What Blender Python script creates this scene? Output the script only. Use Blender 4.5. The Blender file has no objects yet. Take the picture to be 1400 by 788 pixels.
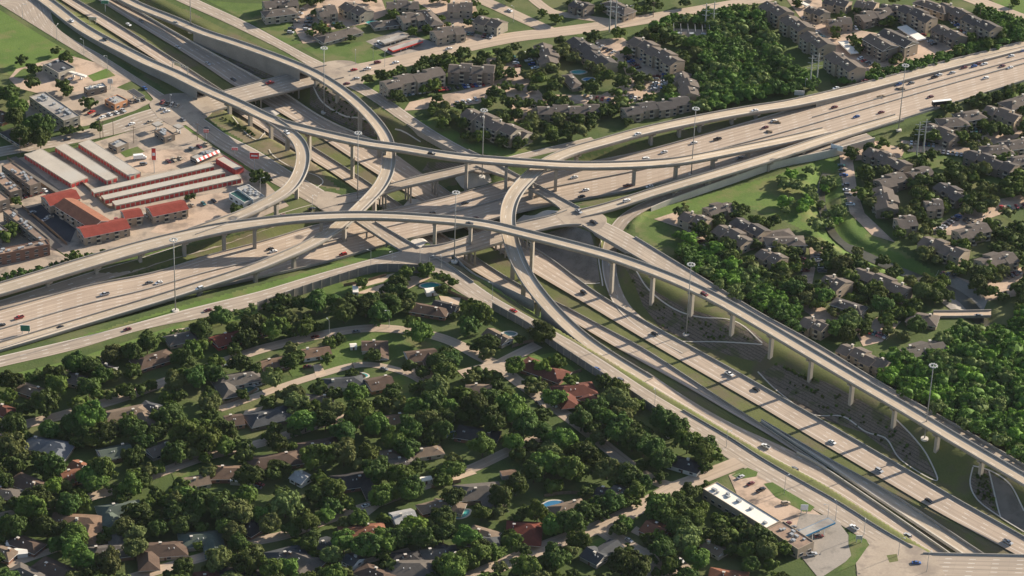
import bpy, bmesh, math, random
import numpy as np
from mathutils import Vector, Matrix
from mathutils.geometry import delaunay_2d_cdt

RES = math.radians
scene = bpy.context.scene
COL = scene.collection
rng = random.Random(7)

# ------------------------------------------------------------------ camera, sky, sun, exposure
FOC, PITCH, ROLL, DIST = 4040.0, RES(30.0), RES(2.1), 1683.0
_F = Vector((0, math.cos(PITCH), -math.sin(PITCH)))
_U0 = Vector((0, math.sin(PITCH), math.cos(PITCH)))
_R0 = Vector((1, 0, 0))
_U = (_U0 * math.cos(ROLL) - _R0 * math.sin(ROLL)).normalized()
_R = (_R0 * math.cos(ROLL) + _U0 * math.sin(ROLL)).normalized()
CAM = -_F * DIST
cam_data = bpy.data.cameras.new("camera")
cam = bpy.data.objects.new("camera", cam_data)
COL.objects.link(cam)
cam_data.sensor_width = 36.0
cam_data.lens = FOC / 1400.0 * 36.0
cam_data.clip_start = 5.0
cam_data.clip_end = 20000.0
cam.matrix_world = Matrix(((_R.x, _U.x, -_F.x, CAM.x), (_R.y, _U.y, -_F.y, CAM.y), (_R.z, _U.z, -_F.z, CAM.z), (0, 0, 0, 1)))
scene.camera = cam

SUN_EL, SUN_AZ = RES(21.5), RES(55.0)      # azimuth clockwise from +Y
world = bpy.data.worlds.new("World")
scene.world = world
world.use_nodes = True
wn = world.node_tree.nodes
wn.clear()
wsky = wn.new("ShaderNodeTexSky")
wsky.sky_type = 'NISHITA'
wsky.sun_disc = False
wsky.sun_elevation = SUN_EL
wsky.sun_rotation = SUN_AZ
wsky.altitude = 200.0
wsky.air_density = 1.0
wsky.dust_density = 1.5
wbg = wn.new("ShaderNodeBackground")
wbg.inputs[1].default_value = 0.08
wout = wn.new("ShaderNodeOutputWorld")
world.node_tree.links.new(wsky.outputs[0], wbg.inputs[0])
world.node_tree.links.new(wbg.outputs[0], wout.inputs[0])

sun_data = bpy.data.lights.new("sun", 'SUN')
sun_data.energy = 5.0
sun_data.angle = RES(0.5)
sun_data.color = (1.0, 0.885, 0.73)
sun = bpy.data.objects.new("sun", sun_data)
COL.objects.link(sun)
_sd = Vector((math.sin(SUN_AZ) * math.cos(SUN_EL), math.cos(SUN_AZ) * math.cos(SUN_EL), math.sin(SUN_EL)))
sun.rotation_euler = _sd.to_track_quat('Z', 'Y').to_euler()

scene.view_settings.view_transform = 'Standard'
scene.view_settings.look = 'None'
scene.view_settings.exposure = 1.10
scene.view_settings.gamma = 1.0
scene.cycles.max_bounces = 5
scene.cycles.diffuse_bounces = 2
scene.cycles.glossy_bounces = 2
scene.cycles.transmission_bounces = 2
scene.cycles.transparent_max_bounces = 6

# ------------------------------------------------------------------ pixel <-> world
def ray(px, py):
    return _F * FOC + _R * (px - 700.0) - _U * (py - 394.0)

def P(px, py, z=0.0):
    d = ray(px, py)
    t = (z - CAM.z) / d.z
    return Vector((CAM.x + d.x * t, CAM.y + d.y * t, z))

def proj(v):
    r = Vector(v) - CAM
    w = r.dot(_F)
    return 700.0 + FOC * r.dot(_R) / w, 394.0 - FOC * r.dot(_U) / w

# ------------------------------------------------------------------ tagging
def setp(o, label=None, cat=None, group=None, kind=None):
    if label: o["label"] = label
    if cat: o["category"] = cat
    if group: o["group"] = group
    if kind: o["kind"] = kind
    return o

def empty(name, loc, rz=0.0):
    o = bpy.data.objects.new(name, None)
    o.empty_display_size = 1.0
    COL.objects.link(o)
    o.location = loc
    o.rotation_euler = (0, 0, rz)
    return o

def link(name, me, parent=None, loc=None, rot=None):
    o = bpy.data.objects.new(name, me)
    COL.objects.link(o)
    if parent is not None: o.parent = parent
    if loc is not None: o.location = loc
    if rot is not None: o.rotation_euler = rot
    return o

class MB:
    """collects faces with materials; builds one mesh"""
    def __init__(self):
        self.v, self.f, self.m, self.uv = [], [], [], []
        self.mats = []
    def mi(self, mat):
        if mat not in self.mats: self.mats.append(mat)
        return self.mats.index(mat)
    def add(self, vs, fs, mat, uvs=None):
        b = len(self.v)
        self.v.extend([tuple(v) for v in vs])
        k = self.mi(mat)
        for i, f in enumerate(fs):
            self.f.append(tuple(b + j for j in f))
            self.m.append(k)
            self.uv.append(uvs[i] if uvs else None)
    def box(self, x0, y0, z0, x1, y1, z1, mat, M=None):
        vs = [Vector(p) for p in ((x0, y0, z0), (x1, y0, z0), (x1, y1, z0), (x0, y1, z0), (x0, y0, z1), (x1, y0, z1), (x1, y1, z1), (x0, y1, z1))]
        if M is not None: vs = [M @ v for v in vs]
        self.add(vs, [(0, 3, 2, 1), (4, 5, 6, 7), (0, 1, 5, 4), (1, 2, 6, 5), (2, 3, 7, 6), (3, 0, 4, 7)], mat)
    def cyl(self, c0, c1, r0, r1, mat, n=8, cap=True):
        c0, c1 = Vector(c0), Vector(c1)
        d = (c1 - c0).normalized()
        a = d.orthogonal().normalized()
        b = d.cross(a)
        vs = []
        for c, r in ((c0, r0), (c1, r1)):
            for i in range(n):
                t = 2 * math.pi * i / n
                vs.append(c + (a * math.cos(t) + b * math.sin(t)) * r)
        fs = [(i, (i + 1) % n, n + (i + 1) % n, n + i) for i in range(n)]
        if cap: fs += [tuple(range(n - 1, -1, -1)), tuple(range(n, 2 * n))]
        self.add(vs, fs, mat)
    def mesh(self, name, smooth=False):
        me = bpy.data.meshes.new(name)
        me.from_pydata(self.v, [], self.f)
        for m in self.mats: me.materials.append(m)
        me.polygons.foreach_set("material_index", self.m)
        if any(u is not None for u in self.uv):
            ul = me.uv_layers.new(name="UVMap")
            li = 0
            flat = []
            for u, f in zip(self.uv, self.f):
                if u is None: flat.extend([0.0, 0.0] * len(f))
                else:
                    for q in u: flat.extend(q)
            ul.data.foreach_set("uv", flat)
        if smooth: me.polygons.foreach_set("use_smooth", [True] * len(self.f))
        me.update()
        return me
    def obj(self, name, parent=None, loc=None, rot=None, smooth=False):
        return link(name, self.mesh(name, smooth), parent, loc, rot)

# ------------------------------------------------------------------ materials
class NT:
    def __init__(self, name, rough=0.9, spec=0.2):
        self.m = bpy.data.materials.new(name)
        self.m.use_nodes = True
        self.n = self.m.node_tree.nodes
        self.l = self.m.node_tree.links
        self.b = self.n["Principled BSDF"]
        self.b.inputs["Roughness"].default_value = rough
        self.b.inputs["Specular IOR Level"].default_value = spec
    def coord(self, kind="Object"):
        if kind == "UV":
            u = self.n.new("ShaderNodeUVMap"); u.uv_map = "UVMap"; return u.outputs[0]
        return self.n.new("ShaderNodeTexCoord").outputs[kind]
    def mapping(self, v, scale):
        m = self.n.new("ShaderNodeMapping"); self.l.new(v, m.inputs[0]); m.inputs["Scale"].default_value = scale; return m.outputs[0]
    def noise(self, v, scale, detail=3.0, rough=0.55, dist=0.0):
        t = self.n.new("ShaderNodeTexNoise"); self.l.new(v, t.inputs["Vector"])
        t.inputs["Scale"].default_value = scale; t.inputs["Detail"].default_value = detail
        t.inputs["Roughness"].default_value = rough; t.inputs["Distortion"].default_value = dist
        return t.outputs[0]
    def ramp(self, f, a, b, c0=(0, 0, 0, 1), c1=(1, 1, 1, 1)):
        r = self.n.new("ShaderNodeMapRange"); self.l.new(f, r.inputs[0])
        r.inputs[1].default_value = a; r.inputs[2].default_value = b
        r.clamp = True
        return r.outputs[0]
    def math(self, op, a, b=None, c=None):
        m = self.n.new("ShaderNodeMath"); m.operation = op
        for i, x in enumerate((a, b, c)):
            if x is None: continue
            if isinstance(x, (int, float)): m.inputs[i].default_value = x
            else: self.l.new(x, m.inputs[i])
        return m.outputs[0]
    def mix(self, f, a, b, mode='MIX'):
        m = self.n.new("ShaderNodeMix"); m.data_type = 'RGBA'; m.blend_type = mode
        if isinstance(f, (int, float)): m.inputs[0].default_value = f
        else: self.l.new(f, m.inputs[0])
        for i, x in ((6, a), (7, b)):
            if isinstance(x, tuple): m.inputs[i].default_value = (x[0], x[1], x[2], 1.0)
            else: self.l.new(x, m.inputs[i])
        return m.outputs[2]
    def sep(self, v):
        s = self.n.new("ShaderNodeSeparateXYZ"); self.l.new(v, s.inputs[0]); return s.outputs
    def col(self, c):
        if isinstance(c, tuple): self.b.inputs["Base Color"].default_value = (c[0], c[1], c[2], 1)
        else: self.l.new(c, self.b.inputs["Base Color"])
        return self.m
    def bump(self, h, strength=0.3, dist=0.1):
        b = self.n.new("ShaderNodeBump"); b.inputs["Strength"].default_value = strength; b.inputs["Distance"].default_value = dist
        self.l.new(h, b.inputs["Height"]); self.l.new(b.outputs[0], self.b.inputs["Normal"])

def mottled(name, c1, c2, s1=0.3, s2=3.0, rough=0.9, c3=None, s3=0.03, lo=0.35, hi=0.65, bump=0.0, spec=0.2):
    t = NT(name, rough, spec)
    v = t.coord()
    a = t.noise(v, s1, 4)
    b = t.noise(v, s2, 3)
    f = t.ramp(t.math('ADD', t.math('MULTIPLY', a, 0.6), t.math('MULTIPLY', b, 0.4)), lo, hi)
    c = t.mix(f, c1, c2)
    if c3: c = t.mix(t.ramp(t.noise(v, s3, 4, 0.6), 0.5, 0.62), c, c3)
    if bump: t.bump(b, bump, 0.3)
    return t.col(c)

def plain(name, c, rough=0.6, metal=0.0, spec=0.4):
    t = NT(name, rough, spec)
    t.b.inputs["Metallic"].default_value = metal
    v = t.coord()
    d = tuple(x * 0.82 for x in c)
    return t.col(t.mix(t.ramp(t.noise(v, 1.3, 3), 0.35, 0.65), d, c))

def roadmat(name, base, dark, lane=3.65, off=3.0, lines=True, streak=1.0, dash=True):
    t = NT(name, 0.85, 0.25)
    uv = t.coord("UV")
    ob = t.coord("Object")
    s = t.sep(uv)
    u, v = s[0], s[1]
    big = t.ramp(t.noise(ob, 0.035, 4, 0.6), 0.35, 0.65)
    c = t.mix(t.math('MULTIPLY', big, 0.55), base, dark)
    st = t.ramp(t.noise(t.mapping(uv, (0.9, 0.012, 1)), 1.0, 3, 0.6), 0.40, 0.66)
    c = t.mix(t.math('MULTIPLY', st, 0.55 * streak), c, tuple(x * 0.62 for x in dark))
    # wheel tracks, darker towards the lane centre
    w = t.math('COSINE', t.math('MULTIPLY', t.math('SUBTRACT', u, off + lane / 2), 2 * math.pi / lane))
    w = t.math('MULTIPLY', t.ramp(w, 0.1, 1.0), 0.26 * streak)
    c = t.mix(w, c, tuple(x * 0.60 for x in dark))
    # slab patches along the road
    vs = t.math('FLOOR', t.math('DIVIDE', v, 9.0))
    us = t.math('FLOOR', t.math('DIVIDE', t.math('SUBTRACT', u, off), lane))
    cb = t.n.new("ShaderNodeCombineXYZ"); t.l.new(us, cb.inputs[0]); t.l.new(vs, cb.inputs[1])
    wn_ = t.n.new("ShaderNodeTexWhiteNoise"); wn_.noise_dimensions = '2D'; t.l.new(cb.outputs[0], wn_.inputs[0])
    c = t.mix(t.math('MULTIPLY', t.ramp(wn_.outputs[0], 0.3, 1.0), 0.10), c, tuple(min(1, x * 1.2) for x in base))
    spot = t.ramp(t.noise(t.mapping(uv, (0.35, 0.09, 1)), 1.0, 4, 0.7), 0.60, 0.70)
    c = t.mix(t.math('MULTIPLY', spot, 0.35 * streak), c, tuple(x * 0.55 for x in dark))
    # joints
    j = t.math('LESS_THAN', t.math('FRACT', t.math('DIVIDE', v, 9.0)), 0.02)
    c = t.mix(t.math('MULTIPLY', j, 0.18), c, tuple(x * 0.5 for x in dark))
    if lines:
        k = t.math('DIVIDE', t.math('SUBTRACT', u, off), lane)
        fr = t.math('ABSOLUTE', t.math('SUBTRACT', k, t.math('ROUND', k)))
        ln = t.math('LESS_THAN', fr, 0.035)
        ins = t.math('GREATER_THAN', k, -0.2)
        ln = t.math('MULTIPLY', ln, ins)
        if dash:
            dsh = t.math('LESS_THAN', t.math('FRACT', t.math('DIVIDE', v, 12.2)), 0.27)
            fst = t.math('LESS_THAN', k, 0.3)
            ln = t.math('MULTIPLY', ln, t.math('MAXIMUM', dsh, fst))
        c = t.mix(t.math('MULTIPLY', ln, 0.75), c, (0.75, 0.73, 0.68))
    return t.col(c)

CONC_B, CONC_D = (0.465, 0.37, 0.285), (0.35, 0.275, 0.212)
M = {}
M['fwy'] = roadmat("freeway_concrete", CONC_B, CONC_D)
M['deck'] = roadmat("deck_concrete", (0.475, 0.39, 0.292), (0.35, 0.285, 0.212), off=2.4, streak=0.7)
M['front'] = roadmat("frontage_concrete", (0.41, 0.335, 0.26), (0.29, 0.24, 0.19), off=0.5)
M['street'] = roadmat("street_concrete", (0.46, 0.36, 0.27), (0.34, 0.27, 0.20), off=0.6, lines=False, streak=0.8)
M['asph'] = roadmat("old_asphalt", (0.20, 0.175, 0.15), (0.13, 0.115, 0.10), off=0.6, lines=False, streak=0.8)
M['junction'] = mottled('junction_concrete', (0.30, 0.245, 0.19), (0.40, 0.33, 0.255), 0.08, 0.9, c3=(0.25, 0.205, 0.165), s3=0.06)
M['conc'] = mottled("concrete", (0.27, 0.24, 0.20), (0.36, 0.32, 0.27), 0.08, 1.2)
M['conc_l'] = mottled("pale_concrete", (0.46, 0.42, 0.36), (0.58, 0.53, 0.46), 0.1, 1.5)
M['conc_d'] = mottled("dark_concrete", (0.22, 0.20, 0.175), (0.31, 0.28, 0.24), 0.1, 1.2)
M['grass'] = mottled("meadow_grass", (0.045, 0.072, 0.018), (0.078, 0.108, 0.028), 0.05, 0.8, c3=(0.11, 0.12, 0.045), s3=0.02, bump=0.6)
M['grass_b'] = mottled("bright_grass", (0.072, 0.125, 0.024), (0.115, 0.17, 0.036), 0.06, 0.9, c3=(0.14, 0.15, 0.05), s3=0.045, bump=0.5)
M['lawn'] = mottled("lawn_grass", (0.06, 0.10, 0.02), (0.10, 0.145, 0.034), 0.1, 1.0, c3=(0.125, 0.13, 0.05), s3=0.05, bump=0.5)
M['olive'] = mottled("dry_olive_grass", (0.085, 0.098, 0.03), (0.13, 0.138, 0.045), 0.06, 1.0, c3=(0.125, 0.105, 0.06), s3=0.035, bump=0.5)
M['dirt'] = mottled("bare_dirt", (0.17, 0.125, 0.085), (0.25, 0.19, 0.13), 0.08, 1.2)
M['drive'] = mottled("driveway_concrete", (0.40, 0.30, 0.21), (0.53, 0.41, 0.30), 0.12, 1.4)
M['lot'] = mottled("parking_lot_concrete", (0.32, 0.255, 0.195), (0.43, 0.345, 0.265), 0.07, 1.0, c3=(0.21, 0.175, 0.14), s3=0.07)
M['lot_p'] = mottled("pinkish_lot_concrete", (0.38, 0.28, 0.205), (0.50, 0.375, 0.28), 0.06, 0.9, c3=(0.27, 0.205, 0.155), s3=0.08)
M['lot_d'] = mottled("dark_parking_asphalt", (0.035, 0.038, 0.045), (0.06, 0.062, 0.07), 0.1, 1.0)
M['lot_g'] = mottled("grey_parking_lot", (0.24, 0.215, 0.185), (0.33, 0.29, 0.245), 0.07, 1.0, c3=(0.16, 0.145, 0.125), s3=0.08)
M['water'] = mottled("creek_water", (0.05, 0.05, 0.035), (0.085, 0.08, 0.055), 0.05, 0.4, rough=0.4, spec=0.25)

# ------------------------------------------------------------------ paths
def catmull(pts, step=3.0):
    pts = [Vector(p) for p in pts]
    if len(pts) == 2:
        n = max(2, int((pts[1] - pts[0]).length / step))
        return [pts[0].lerp(pts[1], i / n) for i in range(n + 1)]
    e = [pts[0] * 2 - pts[1]] + pts + [pts[-1] * 2 - pts[-2]]
    out = []
    for i in range(1, len(e) - 2):
        p0, p1, p2, p3 = e[i - 1:i + 3]
        d1 = max((p2 - p1).length ** 0.5, 1e-3); d0 = max((p1 - p0).length ** 0.5, 1e-3); d2 = max((p3 - p2).length ** 0.5, 1e-3)
        m1 = (p2 - p1 + ((p1 - p0) / d0 - (p2 - p0) / (d0 + d1)) * d1)
        m2 = (p2 - p1 + ((p3 - p2) / d2 - (p3 - p1) / (d1 + d2)) * d1)
        n = max(1, int((p2 - p1).length / step))
        for k in range(n):
            t = k / n; t2 = t * t; t3 = t2 * t
            out.append(p1 * (2 * t3 - 3 * t2 + 1) + m1 * (t3 - 2 * t2 + t) + p2 * (-2 * t3 + 3 * t2) + m2 * (t3 - t2))
    out.append(pts[-1])
    return out

def smooth_path(s, it=6):
    s = [p.copy() for p in s]
    for _ in range(it):
        q = [p.copy() for p in s]
        for i in range(1, len(s) - 1):
            q[i] = s[i] * 0.5 + (s[i - 1] + s[i + 1]) * 0.25
        s = q
    return s

def resample(s, n):
    d = [0.0]
    for a, b in zip(s, s[1:]): d.append(d[-1] + (b - a).length)
    out, j = [], 0
    for i in range(n):
        t = d[-1] * i / (n - 1)
        while j < len(s) - 2 and d[j + 1] < t: j += 1
        w = (t - d[j]) / max(d[j + 1] - d[j], 1e-6)
        out.append(s[j].lerp(s[j + 1], min(max(w, 0), 1)))
    return out

def normals2(s):
    out = []
    for i in range(len(s)):
        a = s[max(i - 1, 0)]; b = s[min(i + 1, len(s) - 1)]
        d = Vector((b.x - a.x, b.y - a.y, 0)).normalized()
        out.append(Vector((-d.y, d.x, 0)))     # left of travel
    return out

def rail_path(pts, step=3.0, sm=6):
    """pixel picks (px,py,z) -> smooth world path"""
    s = catmull([P(*p) for p in pts], step)
    n = max(3, int(sum((b - a).length for a, b in zip(s, s[1:])) / step))
    return smooth_path(resample(s, n), sm)

def pair(Lp, Rp, step=4.0):
    L = rail_path(Lp, step); R = rail_path(Rp, step)
    n = max(len(L), len(R))
    return resample(L, n), resample(R, n)

ROADS = {}
def register(name, center):
    ROADS.setdefault(name, []).extend([(c, (center[min(i + 1, len(center) - 1)] - center[max(i - 1, 0)]).normalized(), proj(c)) for i, c in enumerate(center)])

def sheet_mb(mb, L, R, mat, thick=0.0, under=None, dz=0.0, bottomz=None):
    n = len(L)
    vs, fs, uvs = [], [], []
    v = 0.0
    vv = []
    for i in range(n):
        if i: v += ((L[i] + R[i]) / 2 - (L[i - 1] + R[i - 1]) / 2).length
        vv.append(v)
        vs += [L[i] + Vector((0, 0, dz)), R[i] + Vector((0, 0, dz))]
    for i in range(n - 1):
        w0 = (L[i] - R[i]).length; w1 = (L[i + 1] - R[i + 1]).length
        fs.append((2 * i + 1, 2 * i + 3, 2 * i + 2, 2 * i))
        uvs.append([(w0, vv[i]), (w1, vv[i + 1]), (0, vv[i + 1]), (0, vv[i])])
    mb.add(vs, fs, mat, uvs)
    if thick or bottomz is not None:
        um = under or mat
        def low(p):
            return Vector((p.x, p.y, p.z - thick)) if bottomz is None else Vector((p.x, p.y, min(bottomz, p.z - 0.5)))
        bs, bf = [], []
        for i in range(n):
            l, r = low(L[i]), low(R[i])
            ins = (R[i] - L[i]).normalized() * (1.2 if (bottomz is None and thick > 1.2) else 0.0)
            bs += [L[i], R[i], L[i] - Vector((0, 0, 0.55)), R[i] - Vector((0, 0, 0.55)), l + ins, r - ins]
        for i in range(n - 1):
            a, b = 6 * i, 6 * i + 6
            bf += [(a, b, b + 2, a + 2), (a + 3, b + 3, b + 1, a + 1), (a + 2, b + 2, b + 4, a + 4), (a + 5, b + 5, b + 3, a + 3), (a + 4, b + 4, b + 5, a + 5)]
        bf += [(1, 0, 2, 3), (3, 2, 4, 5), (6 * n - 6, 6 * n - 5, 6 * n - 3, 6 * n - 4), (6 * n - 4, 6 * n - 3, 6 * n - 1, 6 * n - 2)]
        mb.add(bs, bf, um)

def wall_mb(mb, path, side, off, w, h0, h1, mat):
    """wall along path; off = distance towards side*left normal; from z+h0 to z+h1"""
    nn = normals2(path)
    vs, fs = [], []
    for p, q in zip(path, nn):
        a = p + q * side * off; b = p + q * side * (off + w)
        vs += [a + Vector((0, 0, h0)), b + Vector((0, 0, h0)), b + Vector((0, 0, h1)), a + Vector((0, 0, h1))]
    n = len(path)
    for i in range(n - 1):
        a, b = 4 * i, 4 * i + 4
        fs += [(a + 1, b + 1, b + 2, a + 2), (b, a, a + 3, b + 3), (a + 3, a + 2, b + 2, b + 3)]
    fs += [(0, 1, 2, 3), (4 * n - 1, 4 * n - 2, 4 * n - 3, 4 * n - 4)]
    mb.add(vs, fs, mat)
# ------------------------------------------------------------------ road geometry picked as edges
# freeway running left to upper right (E), freeway running upper left to lower right (B)
def zi(pts, zs):
    """give z to picks by x: zs = [(x,z),...]"""
    xs = [a for a, b in zs]; zz = [b for a, b in zs]
    return [(x, y, float(np.interp(x, xs, zz))) for x, y in pts]

def za(pts):
    xs, zz = zip(*[(-600, -1.5), (-228, -2.5), (-4, -4.5), (168, -6), (422, -6), (543, -4.5), (665, -2.5), (857, -0.5), (990, 0), (1500, 0.2)])
    return [(x, y, float(np.interp(x - 1.07 * y, xs, zz))) for x, y in pts]
def zb(pts):
    xs, zz = zip(*[(0, -4), (130, -5), (246, -7.5), (350, -10), (470, -12), (590, -12), (690, -9.5), (790, -8.2), (880, -8), (1000, -8.5), (1300, -8.5)])
    return [(x, y, float(np.interp(y + .36 * x, xs, zz))) for x, y in pts]
A_UP = [(-60, 441), (0, 425), (132, 389), (211, 374), (290, 349), (360, 331), (440, 307), (530, 288), (612, 270), (680, 251), (740, 237), (800, 224), (870, 210), (960, 186), (1040, 163), (1093, 147), (1162, 127), (1231, 108), (1314, 86), (1400, 65), (1470, 47)]
A_LO = [(-60, 494), (0, 478), (82, 452), (165, 428), (250, 403), (340, 383), (400, 370), (450, 358), (525, 336), (580, 322), (650, 307), (710, 290), (780, 276), (830, 267), (870, 259), (930, 245), (1000, 227), (1060, 213), (1117, 198), (1174, 182), (1260, 155), (1330, 133), (1400, 111), (1470, 89)]
NB_L = [(92, -26), (134, 0), (190, 35), (228, 58), (281, 91), (321, 118), (380, 152), (440, 189), (482, 217), (517, 239), (560, 266), (620, 303), (680, 342), (728, 372), (777, 401), (822, 428), (888, 468), (960, 510), (1040, 556), (1110, 598), (1186, 643), (1284, 701), (1400, 764), (1440, 786)]
NB_R = [(114, -26), (157, 0), (190, 17), (251, 52), (320, 90), (362, 113), (400, 135), (421, 150), (446, 165), (467, 175), (491, 185), (520, 197), (556, 222), (600, 254), (660, 296), (700, 321), (730, 340), (751, 353), (794, 386), (812, 399), (855, 425), (921, 462), (1003, 507), (1040, 528), (1150, 591), (1245, 646), (1304, 681), (1400, 735), (1450, 764)]
SB_L = [(40, -28), (84, 0), (136, 33), (190, 67), (236, 97), (263, 118), (330, 158), (400, 203), (456, 237), (500, 268), (550, 303), (600, 338), (660, 378), (712, 405), (766, 430), (822, 463), (870, 491), (930, 524), (1000, 565), (1060, 600), (1106, 630)]
SB_R = [(62, -28), (104, 0), (150, 27), (190, 52), (228, 76), (258, 95), (296, 120), (340, 148), (424, 200), (467, 227), (510, 255), (560, 290), (610, 325), (670, 366), (720, 396), (762, 415), (822, 447), (875, 475), (915, 500), (1000, 556), (1040, 581), (1090, 615), (1130, 641)]
# corridors carved in the terrain
COR_A = (za(A_UP), za(A_LO))
COR_BL = SB_L[:12] + [(640, 372), (700, 415), (760, 452), (820, 488), (857, 510), (908, 541), (942, 561), (1000, 596), (1060, 632), (1130, 668), (1200, 712), (1268, 755), (1330, 792)]
COR_BR = NB_R
COR_B = (zb(COR_BL), zb(COR_BR))

def inpoly(x, y, poly):
    c = np.zeros(np.shape(x), bool)
    n = len(poly)
    for i in range(n):
        x0, y0 = poly[i]; x1, y1 = poly[(i + 1) % n]
        m = ((y0 > y) != (y1 > y)) & (x < (x1 - x0) * (y - y0) / (y1 - y0 + 1e-12) + x0)
        c ^= m
    return c

GX0, GX1, GY0, GY1, GS = -420.0, 460.0, -380.0, 520.0, 2.0
gx = np.arange(GX0, GX1 + GS / 2, GS); gy = np.arange(GY0, GY1 + GS / 2, GS)
XX, YY = np.meshgrid(gx, gy)
HH = np.zeros_like(XX)
# the low ground with the creek to the right of both freeways
RAMP_C = [(1190, 186, 0), (1120, 205, -0.5), (1060, 217, -0.8), (1000, 238, -1), (940, 259, -1.5), (890, 278, -2.5), (855, 297, -4), (838, 322, -6), (832, 355, -7.5), (838, 392, -8.5), (856, 425, -8.8), (890, 452, -8.4), (940, 480, -7.9)]
rc = rail_path(RAMP_C, 4)
_e = [p + q * 1.0 for p, q in zip(rc[:len(rc) // 2], normals2(rc)[:len(rc) // 2]) if 868 < proj(p)[0] < 1170][::-1]
se = [P(806, 306, 0), P(862, 300, 0)] + _e + [P(x, y, 0) for x, y in ((1200, 182), (1300, 150), (1420, 105), (1560, 60), (1800, 900), (1600, 800), (1430, 652), (1330, 592), (1250, 550), (1150, 492), (1060, 440), (973, 389), (912, 353), (860, 322))]
sep = [(p.x, p.y) for p in se]
inside = inpoly(XX, YY, sep)
dse = np.full_like(XX, 1e9)
for (x0, y0), (x1, y1) in zip(sep, sep[1:] + sep[:1]):
    L2 = (x1 - x0) ** 2 + (y1 - y0) ** 2
    t = np.clip(((XX - x0) * (x1 - x0) + (YY - y0) * (y1 - y0)) / L2, 0, 1)
    dse = np.minimum(dse, np.hypot(XX - x0 - t * (x1 - x0), YY - y0 - t * (y1 - y0)))
SE_Z = -5.0
def sm01(t):
    t = np.clip(t, 0, 1); return t * t * (3 - 2 * t)
HH = np.where(inside, SE_Z * sm01((dse - 0.4) / 2.6), 0.0)
# creek bed
creek = rail_path([(1130, 235, -6), (1122, 262, -6), (1130, 300, -6), (1150, 330, -6), (1190, 350, -6), (1235, 370, -6), (1275, 385, -6), (1310, 400, -6), (1335, 425, -6), (1350, 450, -6), (1390, 480, -6), (1430, 500, -6)], 4)
def carve(HH, path, hw, z, sl):
    d = np.full_like(XX, 1e9)
    zc = np.zeros_like(XX); 
    for p, w in zip(path, hw):
        dd = np.hypot(XX - p.x, YY - p.y) - w
        m = dd < d
        d = np.where(m, dd, d); zc = np.where(m, p.z if z is None else z, zc)
    t = sm01(d / sl)
    return np.minimum(HH, zc * (1 - t) + HH * t + np.where(d < 0, -0.35, 0))
HH = carve(HH, creek, [4] * len(creek), -7.5, 8.0)
creek2 = rail_path([(1022, 60, -3), (1028, 85, -3), (1040, 100, -3), (1052, 112, -3)], 4)
HH = carve(HH, creek2, [3] * len(creek2), -3.0, 8.0)

def carve_pair(HH, L, R, slL, slR):
    """terrain lowered between two edge lines"""
    sL = rail_path(L, 5); sR = rail_path(R, 5)
    n = max(len(sL), len(sR)); sL = resample(sL, n); sR = resample(sR, n)
    best = np.full_like(XX, 1e9); zc = np.zeros_like(XX); sd = np.ones_like(XX)
    for k in range(0, n):
        a, b = sL[k], sR[k]
        dx, dy = b.x - a.x, b.y - a.y
        L2 = dx * dx + dy * dy
        t = ((XX - a.x) * dx + (YY - a.y) * dy) / L2
        tc = np.clip(t, 0, 1)
        d = np.hypot(XX - a.x - tc * dx, YY - a.y - tc * dy)
        m = d < best
        best = np.where(m, d, best); zc = np.where(m, min(a.z, b.z), zc); sd = np.where(m, np.where(t < 0.5, slL, slR), sd)
    t = sm01((best - 3.2) / sd)
    return np.minimum(HH, (zc - 0.5) * (1 - t) + HH * t)
HH = carve_pair(HH, COR_A[0], COR_A[1], 9.0, 9.0)
HH = carve_pair(HH, COR_B[0][:13], COR_B[1][:17], 12.0, 12.0)
HH = carve_pair(HH, COR_B[0][10:], COR_B[1][12:], 5.0, 26.0)
HH = carve(HH, rc[:len(rc) // 2], [3.9] * (len(rc) // 2), None, 2.5)
HH = carve(HH, rc[len(rc) // 2:], [4.5] * (len(rc) - len(rc) // 2), None, 7.0)

def Hat(x, y):
    fx = (x - GX0) / GS; fy = (y - GY0) / GS
    i = int(fx); j = int(fy)
    if i < 0 or j < 0 or i >= len(gx) - 1 or j >= len(gy) - 1: return 0.0
    a, b = fx - i, fy - j
    return float(HH[j, i] * (1 - a) * (1 - b) + HH[j, i + 1] * a * (1 - b) + HH[j + 1, i] * (1 - a) * b + HH[j + 1, i + 1] * a * b)

def G(px, py, dz=0.0):
    """where the line of sight meets the terrain (raised by dz)"""
    z = 2.0
    p = P(px, py, z)
    for k in range(60):
        h = Hat(p.x, p.y) + dz
        if p.z <= h + 0.02: break
        z = max(h, p.z - 0.6)
        p = P(px, py, z)
    h = Hat(p.x, p.y) + dz
    return Vector((p.x, p.y, h))

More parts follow.
